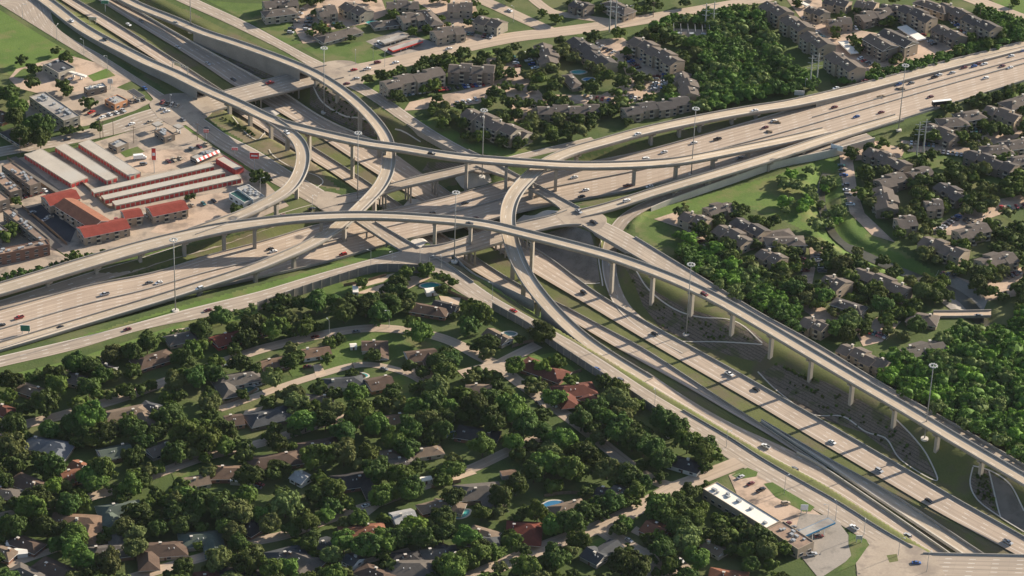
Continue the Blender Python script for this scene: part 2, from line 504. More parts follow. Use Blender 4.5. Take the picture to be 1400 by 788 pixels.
def build_ground():
    nx, ny = len(gx), len(gy)
    v = np.stack([XX.ravel(), YY.ravel(), HH.ravel()], 1)
    idx = np.arange(nx * ny).reshape(ny, nx)
    q = np.stack([idx[:-1, :-1].ravel(), idx[:-1, 1:].ravel(), idx[1:, 1:].ravel(), idx[1:, :-1].ravel()], 1)
    # skirt out to the horizon
    verts = v.tolist(); faces = q.tolist()
    b0 = idx[0, :].tolist(); b1 = idx[-1, :].tolist(); b2 = idx[:, 0].tolist(); b3 = idx[:, -1].tolist()
    FAR = 9000.0
    def add(p): verts.append(p); return len(verts) - 1
    for line, fx, fy in ((b0, 0, -1), (b1, 0, 1), (b2, -1, 0), (b3, 1, 0)):
        ends = []
        for k in (line[0], line[-1]):
            p = verts[k]
            ends.append((p[0], p[1]))
        if fx == 0:
            A_ = add((-FAR, fy * FAR, 0)); B_ = add((FAR, fy * FAR, 0))
        else:
            A_ = add((fx * FAR, -FAR, 0)); B_ = add((fx * FAR, FAR, 0))
        faces.append([A_, B_] + line[::-1])
    me = bpy.data.meshes.new("ground")
    me.from_pydata(verts, [], faces)
    me.polygons.foreach_set("use_smooth", [True] * len(faces))
    me.materials.append(M['grass'])
    o = link("ground", me)
    setp(o, kind="structure")
    return me
GROUND = build_ground()
GMAT = np.zeros((len(gy) - 1, len(gx) - 1), int)
CX, CY = np.meshgrid(gx[:-1] + GS / 2, gy[:-1] + GS / 2)
def paint_ground(px, mat):
    """stretch of the ground mesh covered by another kind of grass"""
    names = [m.name for m in GROUND.materials]
    if mat.name not in names: GROUND.materials.append(mat); names.append(mat.name)
    pts = [G(x, y) for x, y in px]
    GMAT[inpoly(CX, CY, [(p.x, p.y) for p in pts])] = names.index(mat.name)

DZC = [0.0]
def drape(name, px, mat, dz=0.07, step=4.0, kind="structure", label=None, cat=None, curve=False, group=None, world=None, parent=None):
    """polygon picked on the photograph, laid over the terrain"""
    DZC[0] += 0.0016; dz += DZC[0] * (0.6 if dz < .3 else 0)
    pts = world if world else [G(x, y) for x, y in px]
    bd = []
    if curve:
        cl = catmull([Vector((p.x, p.y, 0)) for p in pts] + [Vector((pts[0].x, pts[0].y, 0))], 2.0)[:-1]
        bd = [(p.x, p.y) for p in cl]
    else:
        for a, b in zip(pts, pts[1:] + pts[:1]):
            n = max(1, int(math.hypot(b.x - a.x, b.y - a.y) / 2.0))
            for k in range(n):
                t = k / n; bd.append((a.x + (b.x - a.x) * t, a.y + (b.y - a.y) * t))
    x0 = min(p[0] for p in bd); x1 = max(p[0] for p in bd); y0 = min(p[1] for p in bd); y1 = max(p[1] for p in bd)
    ax, ay = np.meshgrid(gx[(gx > x0) & (gx < x1)], gy[(gy > y0) & (gy < y1)])
    g = []
    if ax.size:
        i0, j0 = int(round((ax[0, 0] - GX0) / GS)), int(round((ay[0, 0] - GY0) / GS))
        sub = HH[j0:j0 + ax.shape[0], i0:i0 + ax.shape[1]]
        m = inpoly(ax, ay, bd)
        steep = (np.abs(sub) > 0.01) & (np.abs(sub - SE_Z) > 0.01)
        st2 = steep.copy(); st2[1:] |= steep[:-1]; st2[:-1] |= steep[1:]; st2[:, 1:] |= steep[:, :-1]; st2[:, :-1] |= steep[:, 1:]; steep = st2
        coarse = ((np.round(ax / GS) % 5) == 0) & ((np.round(ay / GS) % 5) == 0)
        m &= steep | coarse
        g = list(zip(ax[m].tolist(), ay[m].tolist()))
    nb = len(bd)
    vs, es, fs, *_ = delaunay_2d_cdt([Vector(p) for p in bd + g], [(i, (i + 1) % nb) for i in range(nb)], [], 1, 1e-4)
    verts = [(v.x, v.y, Hat(v.x, v.y) + dz) for v in vs]
    faces = []
    for f in fs:
        a, b, c = (vs[i] for i in f[:3])
        cr = (b.x - a.x) * (c.y - a.y) - (b.y - a.y) * (c.x - a.x)
        faces.append(tuple(f) if cr > 0 else tuple(reversed(f)))
    me = bpy.data.meshes.new(name)
    me.from_pydata(verts, [], faces)
    me.materials.append(mat)
    o = link(name, me, parent)
    setp(o, label, cat, group, kind)
    return o

def ground_ribbon(name, pts, w, mat, dz=0.09, sm=4, step=3.0, key=None, kind="structure"):
    """street following the terrain, picked by its centre line"""
    DZC[0] += 0.0016; dz += .06 + DZC[0]
    s = catmull([G(x, y) for x, y in pts], step)
    s = smooth_path(s, sm)
    nn = normals2(s)
    ws = w if isinstance(w, (list, tuple)) else [w] * len(pts)
    ww = np.interp(np.linspace(0, 1, len(s)), np.linspace(0, 1, len(ws)), ws)
    L, R = [], []
    for p, q, wi in zip(s, nn, ww):
        l = p + q * wi / 2; r = p - q * wi / 2
        l.z = Hat(l.x, l.y) + dz; r.z = Hat(r.x, r.y) + dz
        L.append(l); R.append(r)
    mb = MB(); sheet_mb(mb, L, R, mat)
    o = mb.obj(name)
    setp(o, kind=kind)
    if key: register(key, [Vector((p.x, p.y, Hat(p.x, p.y) + dz)) for p in s])
    return o
# ------------------------------------------------------------------ freeways
def strip(name, L, R, mat, key=None, thick=0.0, bottomz=None, kind="structure", barrier=None, dz=0.0, step=4.0, parent=None):
    l, r = pair(L, R, step)
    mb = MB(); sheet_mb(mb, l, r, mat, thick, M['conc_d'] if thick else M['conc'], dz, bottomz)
    o = mb.obj(name, parent)
    if kind: setp(o, kind=kind)
    if key: register(key, [(a + b) / 2 + Vector((0, 0, dz)) for a, b in zip(l, r)])
    return o, l, r

M['barrier'] = mottled("barrier_concrete", (0.26, 0.24, 0.215), (0.37, 0.345, 0.31), 0.1, 1.0)
def barrier(path, label, side=1, off=0.0, w=0.35, h=1.0, name="concrete_barrier", group=None, mat=None, h0=-0.5):
    mb = MB(); wall_mb(mb, path, side, off, w, h0, h, mat or M['barrier'])
    o = mb.obj(name)
    setp(o, label, "wall" if name == "retaining_wall" else "barrier", group)
    return o

_, aU, aL = strip("freeway", COR_A[0], COR_A[1], M['fwy'], "A", thick=1.3)
_, nL, nR = strip("freeway", zb(NB_L), zb(NB_R), M['fwy'], "NB")
_, sL, sR = strip("freeway", zb(SB_L), zb(SB_R), M['fwy'], "SB")
barrier(aU[:], "long grey concrete barrier along the upper edge of the wide left-right freeway", side=1, off=-0.1)
barrier(aL[:], "long grey concrete barrier along the lower edge of the wide left-right freeway", side=-1, off=-0.1)
am = [a.lerp(b, 0.50) for a, b in zip(aU, aL)]
barrier(am, "low median barrier down the middle of the wide left-right freeway", off=-0.3, w=0.6, h=0.9)
barrier(sR, "grey barrier between the grass median and the carriageway left of it", side=-1, off=-0.1)
barrier([a.lerp(b, 0.34) for a, b in zip(aU[int(len(aU) * .72):], aL[int(len(aL) * .72):])], "second thin barrier beside the median on the upper right freeway", off=-0.2, w=0.4, h=0.8)
barrier(nR[:int(len(nR) * .36)], "pale barrier at the right edge of the sunken carriageway, upper left", side=-1, off=-0.1, mat=M['conc_l'], h=1.1)
barrier(nR[int(len(nR) * .42):], "barrier at the foot of the planted slope by the lower right carriageway", side=-1, off=-0.1, w=0.4)

# left of the lower right carriageways: merged ramp lanes, retaining rails, single lane
MZ = -8.3
_, mL, mR = strip("freeway", zi([(857, 510), (908, 541), (942, 561), (1000, 596), (1060, 632), (1130, 668), (1200, 712), (1268, 755), (1310, 780)], [(850, -5.5), (950, MZ), (1400, MZ)]),
      zi([(885, 508), (942, 546), (1000, 579), (1060, 606), (1110, 630), (1130, 643), (1200, 690), (1294, 755), (1335, 784)], [(850, -5.5), (950, MZ), (1400, MZ)]), M['fwy'], "RM")
_, cL, cR = strip("freeway", zi([(1040, 577), (1130, 636), (1200, 683), (1312, 757), (1350, 782)], [(0, -8.1), (2000, -8.1)]),
      zi([(1041, 575), (1130, 627), (1220, 677), (1342, 757), (1385, 785)], [(0, -8.1), (2000, -8.1)]), M['deck'], "HOV")
barrier(mL, "outer barrier of the merging lanes at the lower right", side=1, off=-0.1)
barrier(mR[int(len(mR) * .45):], "tall retaining rail with stepped pale top beside the single lane, lower right", side=-1, off=0.0, w=0.5, h=1.3, mat=M['conc_l'])
barrier(cL, "inner pale rail of the single lane at the lower right", side=1, off=0.0, w=0.4, h=1.2, mat=M['conc_l'])
barrier(cR, "grey wall between the single lane and the shaded grass median, lower right", side=-1, off=-0.1, w=0.4, h=1.1)

# ------------------------------------------------------------------ flyovers
def pier_mesh(mb, p, q, h, w, cap=True, cw=1.5):
    """single column with hammerhead cap; p deck centre (underside z = p.z), q left normal"""
    d = Vector((q.y, -q.x, 0))
    base = p.z - h
    def quadring(z, a, b):
        return [Vector((p.x, p.y, z)) + q * sx * a + d * sy * b for sx, sy in ((1, 1), (-1, 1), (-1, -1), (1, -1))]
    rings = [quadring(base - 1.0, cw * .75, cw * .62), quadring(p.z - (1.9 if cap else 0), cw * .75, cw * .62)]
    if cap: rings += [quadring(p.z - 1.0, w * .40, cw * .66), quadring(p.z, w * .42, cw * .66)]
    vs = [v for r in rings for v in r]; fs = []
    for k in range(len(rings) - 1):
        for i in range(4):
            j = (i + 1) % 4
            fs.append((4 * k + i, 4 * k + j, 4 * k + 4 + j, 4 * k + 4 + i))
    e = 4 * (len(rings) - 1)
    fs.append((e, e + 1, e + 2, e + 3))
    # outward orientation
    mb.add(vs, fs, M['conc'])

def flyover(name, label, pts, w, key, piers=(), thick=1.9, wallrange=None, ws=None, cat="flyover", bar=True, bz=-9.5):
    s = rail_path(pts, 3.0, 10)
    nn = normals2(s)
    W = np.interp(np.linspace(0, 1, len(s)), np.linspace(0, 1, len(ws)), ws) if ws else [w] * len(s)
    L = [p + q * wi / 2 for p, q, wi in zip(s, nn, W)]
    R = [p - q * wi / 2 for p, q, wi in zip(s, nn, W)]
    root = empty(name, Vector((s[0].x, s[0].y, 0)))
    setp(root, label, cat)
    inv = -Vector(root.location)
    sh = lambda path: [p + inv for p in path]
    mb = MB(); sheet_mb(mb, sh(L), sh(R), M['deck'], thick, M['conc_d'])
    mb.obj("deck", root)
    if bar:
        for path, side, nm in ((L, -1, "left"), (R, 1, "right")):
            mb = MB(); wall_mb(mb, sh(path), side, -0.0, 0.35, -0.1, 0.95, M['barrier'])
            # close the two ends only; the wall follows the deck edge
            mb.obj("parapet", root)
    if wallrange:
        for a, b in wallrange:
            near = lambda q: min(range(len(s)), key=lambda i: math.hypot(proj(s[i])[0] - q[0], proj(s[i])[1] - q[1]) if isinstance(q, tuple) else abs(proj(s[i])[0] - q))
            i0, i1 = near(a), near(b)
            if i0 > i1: i0, i1 = i1, i0
            for path, side in ((L, -1), (R, 1)):
                seg = sh(path[i0:i1 + 1])
                nn2 = normals2(seg); vs, fs = [], []
                for p, q in zip(seg, nn2):
                    a_ = p + q * side * 0.25
                    g = Hat(a_.x - inv.x, a_.y - inv.y) - 2.0
                    vs += [Vector((a_.x, a_.y, g)), Vector((a_.x, a_.y, p.z - 0.5))]
                for i in range(len(seg) - 1):
                    f = (2 * i, 2 * i + 2, 2 * i + 3, 2 * i + 1)
                    fs.append(f if side == 1 else f[::-1])
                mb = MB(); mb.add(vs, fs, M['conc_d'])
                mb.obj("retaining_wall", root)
    for px_ in piers:
        i = min(range(len(s)), key=lambda i: abs(proj(s[i])[0] - px_) if not isinstance(px_, tuple) else math.hypot(proj(s[i])[0] - px_[0], proj(s[i])[1] - px_[1]))
        p, q = s[i], nn[i]
        g = Hat(p.x, p.y)
        h = p.z - thick - g
        if h < 1.5: continue
        mb = MB(); pier_mesh(mb, Vector((0, 0, p.z - thick - g)), q, h, W[i])
        mb.obj("pier", root, Vector((p.x, p.y, g)) + inv)
    register(key, s)
    return s, L, R

f1 = flyover("flyover_ramp", "long high flyover sweeping from the upper left across the centre to the upper right freeway",
    [(20, -26, 0.6), (61, 0, 1.0), (107, 35, 2), (137, 53, 2.7), (175, 72, 3.8), (200, 85, 4.6), (238, 101, 6), (280, 122, 7.5), (330, 144, 10), (376, 166, 12.5), (424, 179, 14), (467, 189, 14.5), (513, 198.5, 14.7), (541, 201.5, 14.7), (590, 210, 14.8), (632, 216, 14.5), (680, 220, 14), (736, 224, 13), (782, 226.5, 12), (860, 225.7, 10.5), (927, 221, 9), (956, 216, 8), (1013, 204.7, 5.5), (1080, 191, 2.2), (1130, 179, 0.6)],
    9.0, "R1", piers=(312, 343, 372, 424, 482, 528, 636, 692, 758, 869, 926, 977, 1024), ws=[9.5, 9.5, 9, 8.5, 8.5, 8.5, 8.5], wallrange=[(20, 275)])
f2 = flyover("flyover_ramp", "tight curved flyover ramp hooking down beside the pylon sign to the left",
    [(372, 165, 12.3), (391, 178, 13), (409, 194, 13.4), (415, 213, 13.5), (413, 229, 13.2), (406, 246, 12.8), (392, 262.6, 12.2), (362, 279, 11.4), (331, 294, 10.9), (300, 305, 10.6), (262, 318, 10)],
    8.3, "R2", piers=((393, 178), (412, 205), (407, 245), (376, 271)))
f3 = flyover("flyover_ramp", "highest and longest flyover, arching from the lower left over the centre to the lower right",
    [(-60, 413, 3.5), (0, 396, 5), (67, 376, 6.2), (99, 366, 7), (198, 337, 9), (250, 324, 10), (305, 312, 11), (346, 306, 11.8), (392, 300, 12.6), (440, 296.5, 13), (480, 295, 13.4), (541, 296, 13.8), (586.6, 299, 14), (632, 302.7, 14.2), (680, 310, 14.4), (705.7, 317, 14.6), (751, 328, 15), (797, 340, 15.2), (840, 352, 15.4), (887.6, 369, 15.5), (935, 388, 15.2), (982.7, 411, 14.8), (1040, 443.5, 14.4), (1106, 482.7, 13.6), (1181, 527, 12.4), (1235, 558, 11.5), (1296, 595, 10.3), (1400, 656, 8.6), (1450, 686, 7.8)],
    9.0, "R3", piers=(67, 132, 192, 252, 304, 345, 440, 592, 642, 729, 836, 896, 950, 1003, 1058, 1112, 1168, 1224, 1284, 1345), ws=[12.5, 12.5, 12.5, 12, 9, 8.6, 8.6, 8.6, 8.6, 8.6, 8.6, 8.6, 8.6, 8.6, 8.6])
f4 = flyover("flyover_ramp", "S-shaped flyover curving from the upper left grass down to the lower left freeway",
    [(150, -12, 0.3), (190, 9, 0.3), (236, 27, 0.8), (275, 44, 2), (327, 61, 3.8), (390, 84, 6.6), (430, 101, 7.8), (472, 128, 8.3), (505, 158, 9), (525.7, 185, 9.3), (532, 203, 9.3), (532, 220, 9), (529, 238, 8.5), (519.6, 256, 7.4), (500, 277, 7.2), (465, 309, 6.8), (429, 332, 6.4), (389.5, 350, 5.8), (340, 370, 4.6), (280.5, 389, 2.8), (231, 405, 1.2), (165, 425, -0.5), (99, 445, -1.2), (33, 465, -1.2), (-40, 486, -1.2)],
    8.2, "R4", piers=((433, 103), (462, 118), (492, 143), (522, 175), (533, 215), (512, 266), (470, 303), (404, 344), (350, 366), (273, 391)), wallrange=[(270, 415)])
f5 = flyover("flyover_ramp", "flyover dropping from the upper right freeway through the centre to the lower right lanes",
    [(1450, 50, 0.8), (1370, 71, 0.8), (1271, 96, 1.2), (1172, 122, 2), (1073, 144, 4), (1036.5, 149, 5), (954, 164, 6.8), (871.5, 182, 8), (822, 196, 8.5), (785, 206, 8.7), (760, 216, 8.8), (743.8, 225, 8.8), (728.5, 238, 8.7), (711, 255, 8.6), (700.5, 270, 8.4), (695, 287, 8.2), (694, 302, 8.6), (696, 318, 8.7), (701, 338, 8.5), (707, 355, 7.6), (717, 375, 5.4), (731, 396, 4), (762, 432, 1), (805, 470, -2.5), (855, 502, -5), (885, 520, -5.8)],
    10.0, "R5", piers=(1036, 1000, 954, 930, 890, 851, 836, (790, 205), (728, 239), (694, 300), (702, 341), (716, 374), (735, 400)), ws=[11, 11, 10.5, 10, 9.5, 9.3, 9.3, 9.3, 9.3], wallrange=[((1110, 135), (1450, 50)), ((750, 418), (885, 520))])

# ------------------------------------------------------------------ frontage box of four bridges in the middle
def bridge(name, label, L, R, key, thick=1.6, piers=(), bl=True, br=True, mat=None):
    l, r = pair(L, R, 3.0)
    root = empty(name, Vector((l[0].x, l[0].y, 0)))
    setp(root, label, "bridge")
    inv = -Vector(root.location)
    l2 = [p + inv for p in l]; r2 = [p + inv for p in r]
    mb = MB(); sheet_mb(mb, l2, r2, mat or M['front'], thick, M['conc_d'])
    mb.obj("deck", root)
    for path, side, use in ((l2, -1, bl), (r2, 1, br)):
        if use:
            mb = MB(); wall_mb(mb, path, side, 0.0, 0.35, -0.1, 0.95, M['barrier'])
            mb.obj("parapet", root)
    c = [(a + b) / 2 for a, b in zip(l, r)]
    nn = normals2(c)
    for t in piers:
        i = int(t * (len(c) - 1))
        wd = (l[i] - r[i]).length
        for k in (-.32, 0, .32):
            p = c[i] + nn[i] * wd * k
            g = Hat(p.x, p.y); h = p.z - thick - g
            if h < 1: continue
            mb = MB(); mb.cyl((0, 0, -1), (0, 0, h + .05), .55, .55, M['conc'], 10)
            mb.obj("pier", root, Vector((p.x, p.y, g)) + inv)
    register(key, c)
    return l, r

Z = lambda pts, z=0.19: [(x, y, z) for x, y in pts]
bridge("street_bridge", "bridge carrying the left side street of the box over the left-right freeway", Z([(513, 304), (540, 320), (559, 331), (574, 340)]), Z([(470, 293), (486, 304), (515, 323), (549, 345)]), "D1", piers=(.35, .65))
bridge("street_bridge", "bridge carrying the lower side of the street box over the sunken freeway", Z([(577, 338), (602, 336), (632, 327), (652, 320), (707, 306), (760, 294), (775, 288)]), Z([(590, 356), (616, 351), (640, 346), (687, 332), (733, 317), (774, 308), (795, 308)]), "D2", piers=(.3, .5, .68))
bridge("street_bridge", "bridge carrying the right side street of the box over the left-right freeway", Z([(676, 223), (710, 241), (754, 264), (793, 285)]), Z([(650, 228), (668, 235), (706, 248), (726, 261), (751, 275), (765, 286)]), "D3", piers=(.4, .62))
bridge("street_bridge", "narrow bridge closing the upper side of the street box behind the S curve", Z([(460, 270), (500, 262), (545, 249), (578, 240), (632, 228), (655, 222)]), Z([(462, 281), (505, 273), (540, 260), (579, 251), (617, 242), (655, 232)]), "D4", piers=(.32, .52, .7))
bridge("street_bridge", "wide cross street bridge over the sunken freeway at the upper left", Z([(262, 137), (304, 126), (360, 111), (406, 99), (446, 90)]), Z([(277, 158), (340, 139), (390, 127), (432, 116), (470, 107)]), "CSB", piers=(.45, .72), bl=True, br=True)
bridge("street_bridge", "street bridge with slotted rail crossing the freeway at the bottom right corner", [(1262, 757, 0.06), (1300, 758, 0.06), (1400, 760, 0.06), (1480, 762, 0.06)], [(1245, 800, 0.06), (1300, 801, 0.06), (1400, 803, 0.06), (1480, 805, 0.06)], "CSR", piers=(.35, .6))

# right frontage viaduct and its retaining wall
flyover("viaduct", "low frontage viaduct running beside the wide freeway towards the upper right",
    [(790, 294, 0.06), (835, 283, 1), (880, 268, 2.4), (937, 251, 3.6), (994, 234.5, 4), (1051, 217, 3.6), (1080, 207.5, 3), (1117, 195, 2.2), (1174, 177, 1.0), (1230, 161, .3)], 9.0, "FE", piers=(918, 965, 1006, 1050, 1094, 1136), thick=1.5, cat="viaduct")
drive = rail_path(RAMP_C, 4)
nn = normals2(drive)
mb = MB(); sheet_mb(mb, [p - q * 4.2 for p, q in zip(drive, nn)], [p + q * 4.2 for p, q in zip(drive, nn)], M['front'], 0.0)
for i, f in enumerate(mb.f): mb.f[i] = f[::-1]; mb.uv[i] = mb.uv[i][::-1]
setp(mb.obj("slip_road"), kind="structure")
register("RC", drive)
cut = [p for p in drive[:len(drive) // 2] if proj(p)[0] > 862]
barrier(cut, "long pale retaining wall standing over the green creek land at the right", side=1, off=4.2, w=0.5, h=0.9, h0=-6.5, mat=M['conc_l'], name="retaining_wall")

# frontage roads on the ground
def gstrip(name, L, R, mat, key=None, dz=0.05, thick=0.0):
    dz += .12
    l, r = pair([(x, y, dz) for x, y in L], [(x, y, dz) for x, y in R], 3.0)
    mb = MB(); sheet_mb(mb, l, r, mat, thick, M['conc_d'])
    setp(mb.obj(name), kind="structure")
    if key: register(key, [(a + b) / 2 for a, b in zip(l, r)])
    return l, r
fwL, fwR = gstrip("frontage_road", [(588, 350), (609, 360), (647, 386), (674, 405), (702, 421), (732, 438), (760, 454), (790, 471), (831, 497), (893, 538), (942, 567), (1000, 601), (1040, 627), (1095, 659), (1150, 690), (1200, 722), (1245, 748), (1285, 772)],
   [(560, 352), (575, 364), (592, 375), (643, 409), (674, 422), (722, 448), (760, 474), (785, 489), (821, 511), (848, 528), (896, 560), (934, 586), (997, 628), (1047, 658), (1113, 697), (1150, 718), (1190, 745), (1222, 775)], M['front'], "FW")
fsL, fsR = gstrip("frontage_road", [(-60, 501), (0, 487), (132, 456), (247, 425), (360, 397), (406, 383), (472, 364), (538, 346), (560, 340)],
   [(-60, 517), (0, 502), (99, 479), (198, 450), (300, 430), (360, 414), (406, 396), (470, 376), (505, 366), (545, 361), (590, 362)], M['front'], "FS")
gstrip("frontage_road", [(62, -22), (15, -2)][::-1] + [(76, 36), (145, 79), (200, 114), (238, 138), (275, 160), (311, 185), (349, 204), (400, 236), (445, 262), (475, 285)],
   [(-25, -8), (0, 6), (50, 37), (107, 72), (145, 94), (195, 120), (222, 150), (258, 174), (297, 201), (330, 222), (372, 250), (420, 275), (455, 296)], M['front'], "FNW", dz=0.07)
gstrip("frontage_road", [(230, -20), (271, 0), (340, 32), (390, 59), (425, 78), (470, 100), (525, 132), (577, 168), (614, 191), (658, 214), (684, 226)],
   [(200, -20), (240, 0), (300, 27), (340, 46), (390, 71), (420, 89), (460, 112), (492, 127), (556, 170), (590, 190), (629, 211), (655, 228)], M['front'], "FNE", dz=0.07)
gstrip("frontage_road", [(795, 288), (818, 299), (860, 320), (912, 352), (973, 389), (1040, 430), (1106, 466), (1196, 520), (1264, 559), (1303, 580), (1400, 637), (1450, 666)],
   [(792, 307), (812, 318), (840, 334), (888, 362), (950, 398), (1030, 443), (1106, 487), (1190, 537), (1260, 578), (1303, 602), (1400, 659), (1450, 688)], M['front'], "FBE", dz=0.06, thick=1.4)
drive_bars = []
ground_ribbon("frontage_road", [(-40, 432), (60, 402), (132, 379), (185, 362), (240, 344), (300, 327), (371, 302), (410, 290), (452, 279)], 8.5, M['front'], key="FN")
ground_ribbon("frontage_road", [(682, 222), (727, 211), (770, 201), (812, 191)], 7.0, M['front'], key="FNE2")
# junction plates
def J(px, mat=None):
    c = [P(x, y, 0.25) for x, y in px]
    a = sum(c[i].x * c[(i + 1) % len(c)].y - c[(i + 1) % len(c)].x * c[i].y for i in range(len(c)))
    if a < 0: c = c[::-1]
    c = smooth_path(catmull(c + c[:1], 2.0)[:-1], 1)
    n = len(c); mb = MB()
    low = [p - Vector((0, 0, 1.3)) for p in c]
    mb.add(c + low, [tuple(range(n)), tuple(range(2 * n - 1, n - 1, -1))] + [(i, i + n, (i + 1) % n + n, (i + 1) % n) for i in range(n)], mat or M['junction'])
    setp(mb.obj("junction"), kind="structure")
J([(548, 344), (560, 332), (578, 337), (602, 338), (618, 350), (612, 360), (590, 366), (560, 362), (540, 358)])
J([(760, 292), (775, 284), (795, 285), (822, 292), (830, 300), (812, 318), (795, 309), (774, 308)])
J([(440, 262), (470, 268), (492, 288), (480, 300), (452, 292), (430, 280)])
J([(636, 215), (658, 212), (690, 222), (684, 232), (655, 236), (640, 230)])
J([(205, 140), (232, 128), (280, 132), (292, 150), (272, 166), (238, 172), (215, 160)])
J([(428, 95), (450, 84), (482, 84), (500, 100), (490, 118), (462, 118)])
J([(1200, 738), (1240, 742), (1272, 758), (1290, 800), (1180, 800), (1170, 770)])

# cross streets
ground_ribbon("cross_street", [(-40, 218), (0, 208), (53, 199), (107, 188), (160, 175), (200, 162), (240, 152), (275, 146)], [12, 12, 12, 13, 15, 18, 20, 20], M['front'], key="CS", dz=0.12)
ground_ribbon("cross_street", [(455, 104), (480, 99), (538, 87), (604, 71), (670, 57), (710, 50), (756, 45), (838, 34), (921, 20), (1020, 3), (1060, -6)], [20, 18, 16, 16, 15, 14, 14, 14, 13, 13, 13], M['street'], key="CS2", dz=0.12)
ground_ribbon("cross_street", [(600, -32), (640, -8), (672, 6), (720, 28), (760, 46)], 11, M['street'], key="CS3", dz=0.11)
ground_ribbon("cross_street", [(718, -12), (735, 4), (757, 18), (790, 23), (838, 30)], 8, M['street'], key="CS4", dz=0.10)
ground_ribbon("cross_street", [(1300, -12), (1345, 5), (1400, 26), (1450, 44)], 13, M['street'], key="CS5", dz=0.10)
ground_ribbon("cross_street", [(1262, 790), (1230, 760), (1200, 752)], 10, M['front'], dz=0.11)
# neighbourhood streets
rs = lambda pts, w=7.5, key=None, mat='street', dz=0.10: ground_ribbon("street", pts, w, M[mat], key=key, dz=dz)
rs([(-30, 600), (0, 591), (30, 581), (67, 573), (120, 558), (180, 540), (226, 522), (270, 508), (320, 490), (356, 478), (400, 467), (439, 458), (505, 449), (554, 452), (600, 461), (632, 474), (655, 488), (681, 499)], 8, "S1")
rs([(681, 499), (700, 489), (718, 480), (735, 472)], 8, "S1b")
rs([(630, 512), (655, 505), (681, 499), (697, 514), (714, 526), (742, 547), (772, 567), (805, 592), (836, 617), (866, 640), (895, 658), (924, 668)], 8, "S1c")
rs([(920, 668), (950, 657), (980, 645), (1012, 632)], 10, "S4", 'street', 0.12)
rs([(928, 664), (910, 674), (887, 687), (836, 714), (781, 735), (735, 752), (690, 771), (640, 792)], 10, "S5")
rs([(820, 722), (836, 733), (858, 747), (880, 760), (909, 775)], 10, "S6", dz=0.11)
drape("cul_de_sac", [(870, 748), (900, 752), (935, 765), (945, 788), (900, 800), (868, 788), (860, 765)], M['street'], curve=True, dz=0.13)
rs([(-20, 712), (30, 700), (62, 692), (128, 679), (168, 666), (197, 655), (237, 640), (270, 628), (329, 613), (362, 605), (400, 593), (438, 580), (490, 568)], 7.2, "S2")
rs([(170, 794), (212, 781), (256, 768), (292, 758), (340, 742), (387, 733), (430, 717), (468, 704), (519, 687), (570, 668), (643, 642), (698, 616), (722, 604), (755, 594)], 7.2, "S3")
rs([(300, 560), (340, 546), (372, 534), (420, 518), (450, 509), (481, 500), (501, 498), (532, 503), (558, 511), (575, 520), (590, 532)], 5.5, "alley", 'street', 0.11)
rs([(10, 774), (40, 764), (73, 752), (110, 742), (139, 728)], 5, "alley2", 'street', 0.11)
rs([(560, 752), (500, 768), (440, 782)], 4, None, 'street', 0.11)

# ------------------------------------------------------------------ the air
HAZE = 0.000006
hz = MB(); ht = bpy.data.materials.new("thin_haze"); ht.use_nodes = True
ht.node_tree.nodes.clear()
_vo = ht.node_tree.nodes.new("ShaderNodeVolumePrincipled"); _vo.inputs["Density"].default_value = HAZE; _vo.inputs["Color"].default_value = (0.80, 0.88, 1.0, 1); _vo.inputs["Anisotropy"].default_value = 0.1
_oo = ht.node_tree.nodes.new("ShaderNodeOutputMaterial"); ht.node_tree.links.new(_vo.outputs[0], _oo.inputs["Volume"])
hz.box(-9300, -9300, -15, 9300, 9300, CAM.z + 25, ht)
setp(hz.obj("haze"), kind="stuff")
# ------------------------------------------------------------------ ground patches
def mulchmat():
    t = NT("terraced_mulch", 0.95)
    v = t.coord(); n = t.noise(v, 1.5, 3); b = t.noise(v, 0.12, 4)
    z = t.math('ADD', t.math('MULTIPLY', t.sep(v)[2], 1.3), t.math('MULTIPLY', b, 0.5))
    ln = t.ramp(t.math('PINGPONG', z, 0.5), 0.0, 0.16)
    c = t.mix(t.ramp(n, .35, .65), (0.125, 0.10, 0.075), (0.21, 0.168, 0.128))
    c = t.mix(t.ramp(b, .52, .62), c, (0.105, 0.105, 0.05))
    c = t.mix(ln, (0.065, 0.052, 0.04), c)
    t.bump(n, .6, .3)
    return t.col(c)
M['mulch'] = mulchmat()
M['verge'] = mottled("worn_verge", (0.15, 0.12, 0.07), (0.20, 0.16, 0.10), 0.08, 1.0, c3=(0.10, 0.11, 0.035), s3=0.03)
def blockmat():
    t = NT("stone_block_slope", 0.95)
    v = t.coord()
    w = t.n.new("ShaderNodeTexBrick"); t.l.new(t.mapping(v, (0.55, 0.55, 0.55)), w.inputs[0])
    w.inputs["Scale"].default_value = 1.0; w.inputs["Mortar Size"].default_value = 0.08
    w.inputs["Color1"].default_value = (0.36, 0.31, 0.255, 1); w.inputs["Color2"].default_value = (0.27, 0.235, 0.19, 1); w.inputs["Mortar"].default_value = (0.09, 0.08, 0.065, 1)
    return t.col(t.mix(t.ramp(t.noise(v, 0.15), .4, .6), w.outputs[0], (0.20, 0.17, 0.14)))
M['block'] = blockmat()
D = lambda nm, px, mat, dz=0.07, curve=False: drape(nm, px, M[mat], dz=dz, curve=curve)
paint_ground([(50, -5), (215, -5), (300, 36), (390, 80), (470, 115), (560, 175), (655, 230), (560, 262), (500, 262), (440, 250), (400, 232), (345, 200), (311, 181), (275, 156), (225, 122), (130, 60)], M["olive"])
paint_ground([(290, 165), (330, 150), (372, 172), (410, 205), (440, 240), (470, 262), (430, 252), (380, 222), (335, 195)], M["verge"])
